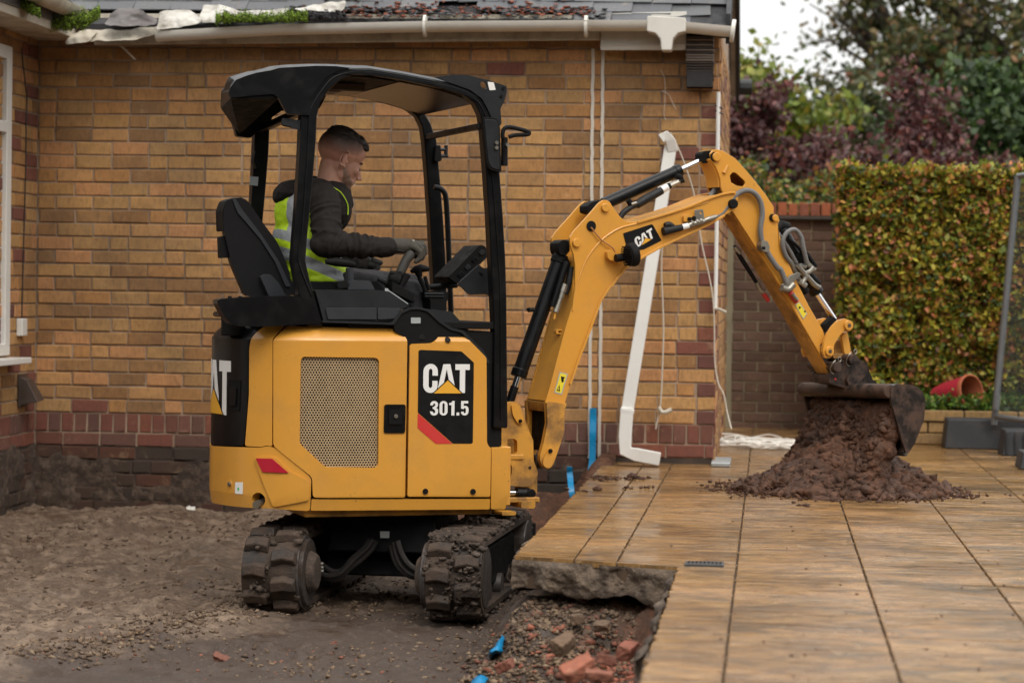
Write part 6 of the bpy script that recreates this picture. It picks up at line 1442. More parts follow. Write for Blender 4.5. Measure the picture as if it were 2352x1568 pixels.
# boom
foot_ = [('J', 640, 205), ('J', 650, 450), ('J', 605, 680), ('J', 562, 830), ('J', 560, 900), ('J', 590, 970), ('J', 640, 1000), ('J', 685, 988), ('J', 722, 930), ('J', 762, 820), ('J', 830, 620), ('J', 850, 540), ('J', 850, 310), ('J', 880, 210)]
rgt = [('C', 318, 1056), ('C', 350, 960), ('C', 400, 830), ('C', 440, 720), ('C', 480, 660), ('D', 560, 1330), ('D', 620, 1245), ('D', 720, 1130), ('D', 870, 1045), ('D', 1040, 950), ('D', 1250, 850), ('D', 1500, 735), ('D', 1640, 650)]
tip = [('D', 1700, 620), ('D', 1760, 560), ('D', 1775, 480), ('D', 1750, 432)]
topb = [('D', 1700, 425), ('D', 1600, 445), ('D', 1500, 478), ('D', 1300, 560), ('D', 1150, 610), ('D', 980, 660), ('D', 800, 712), ('D', 700, 705), ('D', 650, 670), ('D', 600, 610), ('D', 565, 555), ('D', 545, 522), ('D', 515, 504), ('D', 480, 503), ('D', 440, 530)]
lft = [('D', 300, 690), ('D', 200, 800), ('D', 160, 862), ('D', 165, 930), ('D', 195, 1020), ('D', 212, 1120), ('D', 212, 1300), ('D', 190, 1500), ('C', 325, 740), ('C', 300, 820), ('C', 262, 960), ('C', 237, 1056)]
BW = .098
side = bps('D', foot_+rgt+tip+topb+lft, -BW)
boom = plate('boom', side, -BW, -BW+.012, YE, ex, fr=bf, bevel=.003)
far = bps('D', foot_+rgt+tip+topb+lft, -BW)
plate('boom_far_side', far, BW-.012, BW, YE, boom, fr=bf, bevel=.003)
cp_ = lambda nm, pts, th=.010: plate(nm, ribbon(bps('D', pts, -BW), th), -BW+.012, BW-.012, YE, boom, fr=bf, bevel=.001)
inner_l = [('J', 655, 190), ('C', 244, 1056), ('C', 269, 960), ('C', 307, 820), ('C', 332, 735), ('C', 338, 640), ('C', 350, 560)]
cp_('boom_rear_plate', inner_l); 
cp_('boom_bottom_plate', [('J', 872, 230)]+[(k, x-4, y-2) for k, x, y in rgt])
cp_('boom_top_plate', [(k, x, y+16) for k, x, y in topb[1:8]]+[('D', 560, 800), ('D', 420, 960), ('C', 350, 560)])
# flange lips proud of the side sheets
for sgn in (-1, 1):
    w0, w1 = (-BW-.010, -BW) if sgn < 0 else (BW, BW+.010)
    plate('boom_flange', ribbon(bps('D', [(k, x-3, y-3) for k, x, y in rgt], -BW), .010), w0, w1, YE, boom, fr=bf, bevel=.002)
    plate('boom_flange', ribbon(bps('D', [('D', 1740, 434)]+[(k, x, y+6) for k, x, y in topb[0:7]], -BW), .010), w0, w1, YE, boom, fr=bf, bevel=.002)
btube('weld_bead', [('D', 188, 1560), ('D', 208, 1400), ('D', 250, 1245), ('D', 325, 1065), ('D', 420, 935), ('D', 510, 850), ('D', 640, 772), ('D', 800, 728), ('D', 1150, 630), ('D', 1480, 522)], .0042, YE, w=-BW-.001, parent=boom, n=8)
# cast foot
bplate('foot_casting', 'J', [(640, 205), (668, 195), (860, 215), (880, 210), (850, 310), (850, 540), (830, 620), (762, 820), (722, 930), (685, 988), (640, 1000), (590, 970), (560, 900), (562, 830), (605, 680), (650, 450)], -BW-.018, -BW, YD, w=-BW, bevel=.008, parent=boom, seg=3)
bplate('foot_casting', 'J', [(640, 205), (668, 195), (860, 215), (880, 210), (850, 310), (850, 540), (830, 620), (762, 820), (722, 930), (685, 988), (640, 1000), (590, 970), (560, 900), (562, 830), (605, 680), (650, 450)], BW, BW+.018, YD, w=-BW, bevel=.008, parent=boom, seg=3)
bplate('foot_bridge', 'J', [(640, 195), (860, 215), (850, 310), (650, 320)], -BW, BW, YD, w=-BW, bevel=.004, parent=boom)
bplate('foot_inner', 'J', [(700, 320), (850, 320), (835, 600), (760, 800), (690, 800)], -BW, BW, BM, w=-BW, bevel=0, parent=boom)
bplate('foot_keeper', 'J', [(678, 752), (712, 742), (750, 770), (745, 830), (720, 900), (715, 960), (680, 988), (640, 985), (608, 950), (610, 890), (660, 790)], -BW-.028, -BW-.018, YE, w=-BW-.02, bevel=.004, r=.01, parent=boom)
pin('pin_bolt', 'J', 713, 787, -BW-.038, -BW-.02, .0095, BM, boom)
pin('boom_foot_pin', 'J', 655, 905, -BW-.01, BW+.02, .02, MET, boom)
MB().tube([bf(*bp('J', 620, 905, -.06)[:1], -.06, bp('J', 620, 905, -.06)[1]), bf(bp('J', 500, 905, -.06)[0], -.06, bp('J', 500, 905, -.06)[1])], .03, 12).build('foot_boss', MET, boom)
for x, y in ((508, 575), (372, 752), (232, 912)):
    if x == 372: continue
    pin('pin_boss', 'D', x, y, -BW-.014, -BW, .019, YE, boom, 28); pin('pin_boss', 'D', x, y, -.09, BW+.012, .016, MET, boom)
pin('cable_grommet', 'D', 370, 752, -BW-.006, -BW, .0235, BM, boom)
btube('lamp_wire', [('D', 365, 765), ('D', 400, 810), ('D', 470, 890), ('D', 545, 940), ('D', 575, 965), ('D', 592, 1000), ('D', 600, 1050), ('D', 620, 1080)], .0035, basic('orange_wire', (.35,.15,.05), .6), w=-BW-.012, parent=boom, n=6)
# work lamp
bplate('lamp_bracket', 'D', [(520, 1000), (545, 975), (640, 1040), (655, 1100), (560, 1085), (525, 1060)], -BW-.03, -BW, YE, bevel=.003, parent=boom)
wl = MB(); lc = b3('D', 765, 1025, -BW-.07); axu = (b3('D', 600, 1055, -BW-.07)-lc).normalized()
wl.tube([lc-axu*.012, lc+axu*.0, lc+axu*.022, lc+axu*.036], [.052, .054, .05, .026], 30); lampo = wl.build('work_lamp', BM, ex, bevel=.003)
for i in range(9):
    off = -.040+i*.010; rr = math.sqrt(max(.0001, .052**2-off**2)); up = axu.orthogonal().normalized(); sd_ = axu.cross(Vector((0, 0, 1))).normalized(); upv = sd_.cross(axu)
    c = lc+upv*off+axu*.030; MB().tube([c-sd_*rr, c+axu*.016, c+sd_*rr], .0035, 6).build('cooling_fin', BM, lampo)
btube('lamp_clamp', [('D', 600, 1060), ('D', 680, 1050)], .018, BM, w=-BW-.05, parent=lampo, sm=1, n=10)
# boom decal
bd = bplate('boom_decal', 'D', [(670, 822), (940, 735), (958, 742), (1040, 890), (870, 975), (760, 990), (700, 935)], -BW-.0018, -BW-.0002, BP, w=-BW-.001, bevel=0, r=.004)
o3 = bp('D', 772, 872, -BW); r3 = bp('D', 940, 770, -BW); dn = bp('D', 800, 962, -BW); ex_, ez_ = (r3[0]-o3[0], r3[1]-o3[1]); L1 = math.hypot(ex_, ez_); ex_, ez_ = ex_/L1, ez_/L1
hx, hz = dn[0]-o3[0], dn[1]-o3[1]
frB = lambda a, d, z: bf(dn[0]+a*(r3[0]-o3[0])-z*hx*1.0, -BW-.002-d, dn[1]+a*(r3[1]-o3[1])-z*hz*1.0)
word('CAT', frB, 0, 0, 1.0, 1/1.72, 0, .001, WH, bd, .03)
triangle(frB, .55, -.02, .55, .45, .0012, .0024, bd)
bplate('decal_tick', 'D', [(700, 935), (712, 945), (718, 960), (702, 950)], -BW-.0025, -BW-.0018, RP, w=-BW-.002, bevel=0, r=0, parent=bd)
# boom hose fittings
btube('boom_hose', [('D', 1070, 745), ('D', 1110, 740), ('D', 1150, 765)], [.012, .015, .014], HO, w=-BW-.012, parent=boom)
btube('boom_hose', [('D', 1055, 805), ('D', 1100, 795), ('D', 1160, 782), ('D', 1235, 765)], [.020, .018, .017, .014], HO, w=-BW-.018, parent=boom)
btube('hose_sleeve', [('D', 1235, 765), ('D', 1295, 748)], .0135, WH, w=-BW-.018, sm=1, parent=boom)
btube('hose_coupling', [('D', 1295, 748), ('D', 1310, 740), ('D', 1450, 705)], [.014, .015, .012], ZN, w=-BW-.018, sm=1, parent=boom)
for x, y in ((1330, 728), (1375, 716), (1410, 708)): btube('coupling_nut', [('D', x-10, y+3), ('D', x+10, y-3)], .017, ZN, w=-BW-.018, sm=1, n=6, parent=boom)
bplate('hose_bracket', 'D', [(1352, 600), (1435, 590), (1452, 705), (1362, 715)], -BW-.026, -BW-.022, ZN, w=-BW-.024, bevel=.001, parent=boom, holes=[[(1400, 618), (1420, 616), (1424, 636), (1404, 640)]])
bplate('bracket_block', 'D', [(1252, 655), (1310, 636), (1345, 650), (1340, 710), (1255, 712)], -BW-.02, -BW, YE, bevel=.003, parent=boom)
for x, y in ((1315, 685), (1357, 675)): pin('bracket_bolt', 'D', x, y, -BW-.034, -BW-.018, .009, BM, boom, 10)
btube('hose_coupling', [('D', 1450, 700), ('D', 1490, 685), ('D', 1565, 662)], [.010, .013, .010], ZN, w=-BW-.02, parent=boom)
# boom stickers
wsx = bplate('warning_sticker', 'C', [(275, 1002), (308, 1010), (284, 1095), (252, 1086)], -BW-.0015, -BW-.0003, SIL, bevel=0, r=.002)
bplate('sticker_face', 'C', [(278, 1007), (303, 1013), (281, 1089), (257, 1082)], -BW-.0022, -BW-.0016, YW_, w=-BW-.002, bevel=0, r=.001, parent=wsx)
bplate('sticker_symbol', 'C', [(262, 1078), (276, 1080), (274, 1055)], -BW-.003, -BW-.0023, BP, w=-BW-.0025, bevel=0, r=0, parent=wsx, holes=[[(266, 1074), (273, 1075), (272, 1063)]])
bplate('sticker_symbol', 'C', [(280, 1020), (296, 1024), (290, 1032), (292, 1040), (284, 1046), (281, 1036)], -BW-.003, -BW-.0023, BP, w=-BW-.0025, bevel=0, r=0, parent=wsx)
bplate('small_lug', 'C', [(262, 830), (292, 832), (288, 852), (260, 850)], -.06, -.03, YE, w=-.06, parent=boom, holes=[[(270, 836), (284, 838), (282, 846), (268, 845)]])
# lift cylinder
btube('lift_cylinder', [('C', 282, 530), ('C', 112, 1012)], .034, BK, sm=1, n=28, bevel=.006)
btube('cylinder_gland', [('C', 118, 990), ('C', 108, 1022)], .037, BK, sm=1, n=28, bevel=.005)
btube('cylinder_collar', [('C', 279, 540), ('C', 270, 566)], .040, BM, sm=1, n=28, bevel=.004)
btube('lift_rod', [('C', 110, 1015), ('C', 92, 1068)], .0165, CH, sm=1, n=20)
btube('rod_end', [('C', 94, 1062), ('C', 78, 1110), ('C', 72, 1125)], .019, BK, sm=1, n=16)
bplate('cylinder_eye', 'C', [(270, 484), (290, 470), (312, 476), (316, 515), (300, 535), (276, 530), (270, 510)], -.045, .045, BM, w=-.045, bevel=.008)
btube('valve_tube', [('C', 305, 560), ('C', 290, 600), ('C', 262, 690), ('C', 245, 740)], [.018, .016, .015, .013], BK, w=-.05)
btube('valve_hose', [('C', 322, 580), ('C', 312, 640), ('C', 296, 690)], [.013, .017, .013], HO, w=-.06)
for a, b_, c_, d_, r_ in ((296, 650, 286, 680, .016), (286, 680, 278, 705, .013), (278, 705, 268, 735, .011), (268, 735, 258, 762, .013)): btube('valve_fitting', [('C', a, b_), ('C', c_, d_)], r_, ZN, w=-.06, sm=1, n=8)
btube('valve_hook', [('C', 258, 762), ('C', 252, 790)], .005, YE, w=-.06, sm=1)
btube('side_port', [('C', 170, 752), ('C', 150, 754), ('C', 148, 745)], .010, BM, w=-.03, sm=1, n=8)
# stick cylinder
btube('arm_cylinder', [('D', 480, 545), ('D', 1205, 222)], .0285, BK, sm=1, n=28, bevel=.005)
btube('cylinder_gland', [('D', 1165, 240), ('D', 1218, 216)], .031, BK, sm=1, n=28, bevel=.004)
btube('arm_rod', [('D', 1210, 220), ('D', 1445, 112)], .0125, CH, sm=1, n=20)
bplate('rod_eye', 'D', [(1420, 60), (1450, 35), (1520, 28), (1530, 60), (1510, 110), (1490, 150), (1450, 150), (1422, 110)], -.03, .03, BM, w=-.03, bevel=.008)
bplate('cylinder_eye', 'D', [(330, 560), (380, 520), (470, 500), (480, 600), (380, 640), (330, 620)], -.04, .04, BM, w=-.04, bevel=.01)
btube('arm_hose', [('D', 640, 680), ('D', 680, 620), ('D', 745, 575), ('D', 800, 545)], [.013, .014, .013, .016], HO, w=-.045)
btube('hose_sleeve', [('D', 800, 550), ('D', 900, 490), ('D', 1040, 412)], [.019, .021, .018], HO, w=-.045)
btube('hose_ferrule', [('D', 1030, 415), ('D', 1095, 378)], .016, WH, w=-.045, sm=1)
btube('hose_fitting', [('D', 1095, 378), ('D', 1120, 366)], .014, BM, w=-.045, sm=1); btube('hose_fitting', [('D', 1120, 366), ('D', 1205, 325)], [.013, .011, .014], ZN, w=-.045, sm=1, n=8)
btube('port_elbow', [('D', 1195, 325), ('D', 1240, 315), ('D', 1225, 290), ('D', 1175, 270)], .014, BM, w=-.045, sm=1, n=10)
btube('port_elbow', [('D', 720, 505), ('D', 745, 545)], .013, BM, w=-.045, sm=1); btube('port_bolt', [('D', 750, 545), ('D', 800, 530)], .007, ZN, w=-.055, sm=1)
# arm (dipper)
AW = .066
an = [('D', 1505, 60), ('D', 1530, 25), ('D', 1582, 18), ('D', 1640, 38), ('D', 1750, 108), ('D', 1850, 218), ('D', 1950, 338), ('D', 2040, 455), ('D', 2115, 570), ('I', 412, 312), ('I', 428, 322), ('I', 437, 340), ('I', 430, 362), ('I', 436, 395), ('I', 455, 470), ('I', 500, 580), ('I', 560, 700), ('I', 618, 800), ('I', 626, 822), ('I', 620, 850), ('I', 605, 870), ('I', 613, 912), ('I', 656, 992), ('I', 440, 622), ('I', 245, 312), ('D', 1660, 560), ('D', 1625, 430), ('D', 1605, 370), ('D', 1600, 290), ('D', 1560, 190), ('D', 1515, 120)]
tri = [('D', 1695, 272), ('D', 1720, 240), ('D', 1752, 245), ('D', 1836, 322), ('D', 1840, 350), ('D', 1822, 374), ('D', 1762, 366), ('D', 1706, 335)]
arm = plate('arm', bps('D', an, -AW), -AW, -AW+.012, YE, ex, fr=bf, holes=[bps('D', tri, -AW)], bevel=.003)
plate('arm_far_side', bps('D', an, -AW), AW-.012, AW, YE, arm, fr=bf, bevel=.003)
ac = lambda nm, pts, th=.010, m=YE: plate(nm, ribbon(bps('D', pts, -AW), th), -AW+.012, AW-.012, m, arm, fr=bf, bevel=.001)
ac('arm_underside', [('D', 1690, 640), ('I', 247, 312), ('I', 440, 620), ('I', 652, 985)], .010, YD); ac('arm_top', [('I', 432, 380), ('I', 452, 470), ('I', 497, 580), ('I', 557, 700), ('I', 612, 800)]); ac('arm_back', [('D', 1560, 30), ('D', 1640, 48), ('D', 1745, 118), ('D', 1845, 228), ('D', 1945, 348), ('D', 2035, 465), ('I', 405, 320)])
ac('arm_inner', [('D', 1512, 110), ('D', 1556, 190), ('D', 1597, 290), ('D', 1602, 380)])
pin('arm_pivot_pin', 'D', 1735, 540, -BW-.02, BW+.02, .022, BM); pin('pin_boss', 'D', 1572, 90, -AW-.016, -AW, .020, YE, arm); pin('pin_bolt', 'D', 1548, 90, -AW-.006, -AW, .022, BM, arm)
pin('pin_boss', 'E', 572, 122, -AW-.016, -AW, .016, YE, arm); pin('pin_bolt', 'E', 556, 120, -AW-.008, -AW, .018, BM, arm)
btube('weld_stub', [('D', 1668, 175), ('D', 1635, 245)], .010, YE, w=-AW-.002, sm=1, parent=arm, n=8)
btube('arm_rear_hose', [('D', 1590, 320), ('D', 1560, 390), ('D', 1520, 460)], .014, HO, w=.03, parent=arm); btube('arm_rear_hose', [('D', 1600, 330), ('D', 1545, 420), ('D', 1500, 470)], .014, SP, w=.0, parent=arm)
def corr(name, pts, r, w, parent=ex):
    P = smoothpath([b3(*(p[:3]), (p[3] if len(p) > 3 else w)) for p in pts], 14); rr = [r*(1+.045*math.sin(i*2.1)) for i in range(len(P))]; return MB().tube(P, rr, 10).build(name, SP, parent)
corr('spiral_hose', [('D', 1565, 662), ('D', 1620, 630), ('D', 1680, 550), ('D', 1760, 450), ('D', 1850, 412), ('D', 1930, 440), ('D', 1985, 520), ('D', 2003, 640), ('D', 1985, 780), ('D', 2000, 900), ('D', 2030, 960), ('D', 2080, 1050), ('D', 2150, 1150), ('E', 600, 420), ('E', 632, 495)], .0125, -AW-.022)
bplate('hose_clamp', 'D', [(1975, 940), (1990, 890), (2040, 895), (2065, 960), (2040, 1005), (1990, 990)], -AW-.044, -AW, ZN, w=-AW-.03, bevel=.004)
bplate('clamp_hole', 'D', [(2002, 945), (2035, 950), (2032, 980), (2000, 975)], -AW-.0455, -AW-.044, BM, w=-AW-.045, bevel=0)
# bucket cylinder and its plumbing
btube('bucket_cylinder', [('E', 600, 185), ('E', 800, 545)], .030, BK, w=.0, sm=1, n=26, bevel=.005)
btube('cylinder_gland', [('E', 780, 505), ('E', 806, 552)], .035, BK, w=0, sm=1, n=26, bevel=.005)
btube('bucket_rod', [('E', 803, 548), ('E', 905, 700)], .0135, CH, w=0, sm=1, n=20)
bplate('rod_end', 'E', [(880, 700), (905, 685), (925, 705), (905, 760), (850, 775), (850, 730)], -.02, .02, BM, w=-.02)
btube('cylinder_eye', [('E', 575, 185), ('E', 600, 165), ('E', 640, 180)], .026, BM, w=0, sm=1)
corr('spiral_hose', [('E', 655, 375, -.07), ('E', 625, 330, -.075), ('E', 610, 260, -.08), ('E', 635, 205, -.08), ('E', 680, 190, -.08), ('E', 715, 230, -.08), ('E', 730, 300, -.08), ('E', 750, 385, -.07)], .011, -.08)
corr('spiral_hose', [('E', 690, 380, -.05), ('E', 640, 290, -.05), ('E', 585, 210, -.05)], .009, -.05)
for pts, r_ in (([(655, 370), (675, 410), (700, 470)], .012), ([(750, 385), (770, 400), (790, 420)], .014), ([(690, 390), (740, 450), (720, 500)], .011), ([(720, 440), (760, 430), (785, 405)], .012), ([(745, 320), (765, 350), (800, 400)], .010), ([(700, 395), (740, 400)], .013), ([(745, 450), (790, 500), (820, 520)], .012), ([(700, 480), (740, 510)], .015)):
    btube('steel_pipe', [('E', x, y) for x, y in pts], r_, ZN if r_ > .0105 else BM, w=-.06+random.uniform(-.01, .02), n=10)
bplate('valve_plate', 'E', [(600, 505), (640, 520), (718, 445), (705, 430), (650, 450), (625, 490)], -.09, -.08, ZN, bevel=.003)
btube('valve_pipe', [('E', 605, 520), ('E', 640, 530), ('E', 672, 500)], .016, ZN, w=-.085)
btube('red_valve', [('E', 652, 545), ('E', 690, 602)], [.013, .017, .014], basic('red_valve_paint', (.42,.025,.02), .4), w=-.085, sm=1); btube('valve_stem', [('E', 668, 555), ('E', 694, 590)], .008, ZN, w=-.105, sm=1)
btube('cylinder_guard', [('E', 690, 330), ('E', 760, 440), ('E', 815, 500)], .018, BM, w=-.035); btube('cylinder_guard', [('E', 640, 240), ('E', 700, 290), ('E', 750, 370)], .008, BM, w=-.05); btube('port_block', [('E', 705, 500), ('E', 745, 545)], .02, BM, w=-.05, sm=1)
ws2 = bplate('warning_sticker', 'E', [(680, 618), (706, 600), (752, 668), (728, 702)], -AW-.0015, -AW-.0003, SIL, bevel=0, r=.002)
bplate('sticker_face', 'E', [(685, 620), (705, 606), (746, 668), (728, 694)], -AW-.0022, -AW-.0016, YW_, bevel=0, r=.001, w=-AW-.002, parent=ws2)
bplate('sticker_symbol', 'E', [(703, 625), (716, 632), (702, 645)], -AW-.003, -AW-.0023, BP, bevel=0, r=0, w=-AW-.0025, parent=ws2)
pin('sticker_dot', 'E', 738, 655, -AW-.0035, -AW-.0022, .005, BP, ws2, 10)
btube('underside_pipe', [('E', 335, 280), ('E', 360, 330), ('E', 410, 410), ('E', 460, 490)], [.009, .011, .009], BM, w=.03); btube('underside_valve', [('E', 335, 285), ('E', 365, 325)], .013, ZN, w=.03, sm=1); btube('underside_valve', [('E', 462, 490), ('E', 480, 530), ('E', 500, 545)], .013, ZN, w=.03); btube('underside_red_cap', [('E', 498, 555), ('E', 530, 595)], .011, MATS['red_valve_paint'], w=.03, sm=1)
# linkage
LNK = [(640, 862), (612, 780), (628, 640), (675, 530), (745, 425), (825, 345), (925, 322), (990, 362), (1012, 420), (1000, 480), (955, 502), (912, 490), (868, 522), (808, 600), (766, 680), (752, 760), (742, 830), (700, 862)]
bplate('bucket_link', 'F', LNK, -.098, -.080, YE, bevel=.004, r=.004)
bplate('bucket_link', 'F', LNK, .080, .098, YE, w=-.098, bevel=.004, r=.004)
for x, y in ((972, 415), (712, 768)):
    pin('link_pin', 'F', x, y, -.112, .108, .0235 if x > 900 else .022, YE, n=30); p_, z_ = bp('F', x, y, -.113); MB().cyl(bf(p_, -.116, z_), bf(p_, -.111, z_), .0085, n=14).build('pin_bolt', MET, ex)
bplate('tipping_link', 'F', [(872, 580), (900, 520), (945, 498), (985, 700), (1003, 832), (925, 865), (900, 760)], -.055, -.035, YE, w=-.055, bevel=.003)
bplate('tipping_link', 'F', [(872, 580), (900, 520), (945, 498), (985, 700), (1003, 832), (925, 865), (900, 760)], .035, .055, YE, w=-.055, bevel=.003)
bplate('link_web', 'F', [(740, 800), (900, 800), (905, 850), (760, 870)], -.05, .05, YD, w=-.05, bevel=.004); bplate('link_web', 'F', [(780, 640), (860, 600), (880, 820), (770, 820)], -.02, .02, YD, w=-.02, bevel=.004)
# quick hitch and bucket
HB = basic('wet_black_steel', (.020,.015,.013), .32, .2, var=.4, scale=14, bmp=.5, bscale=30, dirt=(.085,.045,.028), damt=.85, dscale=14, dist=.004)
qh = bplate('quick_hitch', 'F', [(690, 1080), (740, 1060), (735, 980), (745, 930), (775, 905), (850, 905), (900, 905), (950, 850), (985, 810), (1050, 810), (1090, 850), (1115, 885), (1220, 925), (1240, 1030), (1290, 1150), (1395, 1240), (1120, 1245), (1085, 1340), (1055, 1345), (990, 1300), (900, 1265), (700, 1210)], -.085, -.055, HB, bevel=.010, seg=3, r=.01)
bplate('hitch_cheek', 'F', [(690, 1080), (740, 1060), (735, 980), (745, 930), (775, 905), (850, 905), (900, 905), (950, 850), (985, 810), (1050, 810), (1090, 850), (1115, 885), (1220, 925), (1240, 1030), (1290, 1150), (1395, 1240), (1120, 1245), (900, 1240), (700, 1210)], .055, .085, HB, w=-.085, bevel=.010, r=.01, parent=qh)
bplate('hitch_body', 'F', [(700, 1090), (860, 1085), (1000, 1000), (1200, 1000), (1260, 1160), (1350, 1240), (900, 1250), (700, 1210)], -.055, .055, HB, w=-.085, bevel=.006, parent=qh)
for x, y in ((820, 985), (1035, 880)):
    pin('hitch_pin', 'F', x, y, -.125, .11, .024, HB, qh, 24); p_, z_ = bp('F', x, y, -.12)
    rg = MB(); c0 = Vector((p_, z_)); rg.tube([bf(c0.x+.03*math.cos(a)-.012, -.122+.01*math.sin(a*2), c0.y+.034*math.sin(a)) for a in np.linspace(1.8, 4.4, 10)], .0025, 6); rg.tube([bf(c0.x+.008+.008*math.cos(a), -.118, c0.y+.036+.011*math.sin(a)) for a in np.linspace(0, 6.28, 12)], .0025, 6); rg.build('pin_clip', ZN, qh)
bplate('hitch_hook', 'F', [(950, 1110), (990, 1080), (1060, 1085), (1180, 1040), (1215, 1060), (1150, 1140), (1110, 1200), (1090, 1330), (1060, 1350), (1010, 1300), (960, 1230), (930, 1160)], -.105, -.085, HB, w=-.1, bevel=.01, seg=3, parent=qh)
pin('red_button', 'F', 785, 1150, -.088, -.084, .006, RP, qh)
# bucket: a curved shell between two side plates, mouth towards the machine
BWN, BWF = -.42, .34
def bkf(p, w, z): return bf(p, w, z-.032*(w+.42))
prb = bps('I', [(905, 1040), (930, 1028), (1000, 1034), (1036, 1058), (1048, 1100), (1040, 1180), (1005, 1270), (972, 1322)], BWN)
p0b = prb[0]
bk = plate('bucket', rnd(prb+bps('I', [(958, 1318), (990, 1262), (1022, 1178), (1030, 1105), (1022, 1070), (995, 1050), (932, 1044), (912, 1054)], BWN), .01, 2), BWN+.012, BWF-.012, HB, ex, fr=bkf, bevel=.002)
sp_ = rnd(bps('I', [(902, 1045), (925, 1028), (1000, 1033), (1038, 1056), (1052, 1100), (1044, 1180), (1008, 1275), (972, 1330), (955, 1275), (928, 1180), (905, 1100)], BWN), .02, 3)
plate('bucket_side', sp_, BWN, BWN+.014, HB, bk, fr=bkf, bevel=.003); plate('bucket_side', sp_, BWF-.014, BWF, HB, bk, fr=bkf, bevel=.003)
pb, zb_ = bp('I', 905, 1060, BWN); MB().cyl(bkf(pb, BWN+.005, zb_), bkf(pb, BWF, zb_), .034, n=32).build('torque_tube', HB, bk, bevel=.008)
pl_, zl_ = bp('I', 968, 1325, BWN); MB().cyl(bkf(pl_, BWN, zl_), bkf(pl_, BWF, zl_), .008, n=8).build('cutting_edge', MET, bk)
# ================================================================ SOIL
heap = empty('soil_heap', MC+Vector((bf(1.5, 0, 0)[0]*ct_-bf(1.5, 0, 0)[1]*st_, bf(1.5, 0, 0)[0]*st_+bf(1.5, 0, 0)[1]*ct_, -ZG)), 0, 'heap of wet red brown soil spilling from the bucket onto the patio', 'soil heap')
def wb(p, w, z): x, y, _ = bf(p, w, z); return Vector((MC.x+x*ct_-y*st_, MC.y+x*st_+y*ct_, z+ZG))
HC = Vector((.36, 11.46, 0)); HL = heap.location
zlip = zl_+ZG; ztop_ = zb_+ZG
def conez(q_, a): return .22*(1-q_**1.15)*(1+.16*math.sin(a*3+1)+.08*math.sin(a*8))
prims = []
for _ in range(1500):
    a = random.uniform(0, 6.283); q_ = math.sqrt(random.random())*(1+.12*math.sin(3*a)+.09*math.sin(7*a+1)+.05*math.sin(13*a)); h = conez(min(1, q_), a)
    r_ = random.choice([.009, .012, .016, .022, .03])*(1.1-q_*.4)
    prims.append(('e', (HC.x+q_*.47*math.cos(a)-HL.x, HC.y+q_*.45*math.sin(a)-HL.y, h), (r_*random.uniform(.8, 1.7), r_*random.uniform(.8, 1.5), r_*random.uniform(.6, 1.1))))
def slide(): 
    w = random.uniform(BWN+.05, BWF-.06); t_ = random.random(); p = pb+.045+(-.15*t_**1.3)+.018*math.sin(w*19)+.05*(1-t_)*abs(math.sin(w*7)); z = (ztop_-.065)*(1-t_)+.06*t_; return wb(p-.016*fbm(w*14, t_*9, 2, 1, 3, 1), w, 0), z
for _ in range(1500):
    c, z = slide(); r_ = random.choice([.008, .011, .016, .022, .03]); prims.append(('e', (c.x-HL.x, c.y-HL.y, z), (r_*random.uniform(.8, 1.6), r_*random.uniform(.8, 1.5), r_*random.uniform(.6, 1.1))))
for _ in range(230):
    w = random.uniform(BWN+.07, BWF-.07); z = random.uniform(.03, ztop_-.09); t_ = 1-z/(ztop_-.05); c = wb(pb+.085-.12*t_, w, 0); prims.append(('e', (c.x-HL.x, c.y-HL.y, z), (.055, .055, .05)))
for _ in range(170):
    a = random.uniform(0, 6.28); q_ = random.random()*.8; h = conez(q_, a); prims.append(('e', (HC.x+.46*q_*math.cos(a)-HL.x, HC.y+.45*q_*math.sin(a)-HL.y, h*.3), (.09, .09, max(.02, h*.75))))
smo = blob('soil_mass', prims, .0085, RS, heap, smooth=0, tex=[('l', .03, .016), ('l', .011, .009)]); smo.modifiers['remesh'].use_smooth_shade = False
P = []; S_ = []
for _ in range(4200):
    a = random.uniform(0, 6.283); q_ = random.random()**.6*1.06; P.append((HC.x+q_*.47*math.cos(a)-HL.x, HC.y+q_*.45*math.sin(a)-HL.y, max(.002, conez(min(1, q_), a)*.97+.008))); S_.append(random.choice([.005, .007, .010, .014, .020, .028, .036]))
for _ in range(3800):
    c, z = slide(); P.append((c.x-HL.x-.026, c.y-HL.y-.020, z)); S_.append(random.choice([.005, .007, .010, .015, .022, .03]))
for _ in range(700):
    a = random.uniform(0, 6.283); q_ = 1+abs(random.gauss(0, .22)); P.append((HC.x+q_*.47*math.cos(a)-HL.x, HC.y+q_*.45*math.sin(a)-HL.y, .003)); S_.append(random.choice([.003, .005, .008, .013]))
o = rocks('clods', P, S_, RS, heap, sub=1, jit=.5, flat=.85, kind='stone'); o['kind'] = 'stuff'
def clod(x, y, s, label):
    p = atZ('O', x, y, s*.4); v, f = ico(3); v = v*(1+.35*np.array([noise.noise(Vector(a)*2.2+Vector((x, y, 0))) for a in v])[:, None])*np.array([s*1.3, s, s*.8]); o = fastmesh('soil_clod', v, f, RS); o.location = p; meta(o, label, 'soil clod')
clod(1697, 1122, .026, 'lone round clod of soil left of the heap near the first slab joint'); clod(1888, 1100, .075, 'biggest flat topped clod at the front of the soil heap'); clod(1875, 1135, .045, 'dark clod at the foot of the heap in front of the biggest one'); clod(1452, 1094, .022, 'small clod in the scatter of soil near the downpipe foot'); clod(1372, 1122, .016, 'small dark clod on the slabs nearest the boom foot')
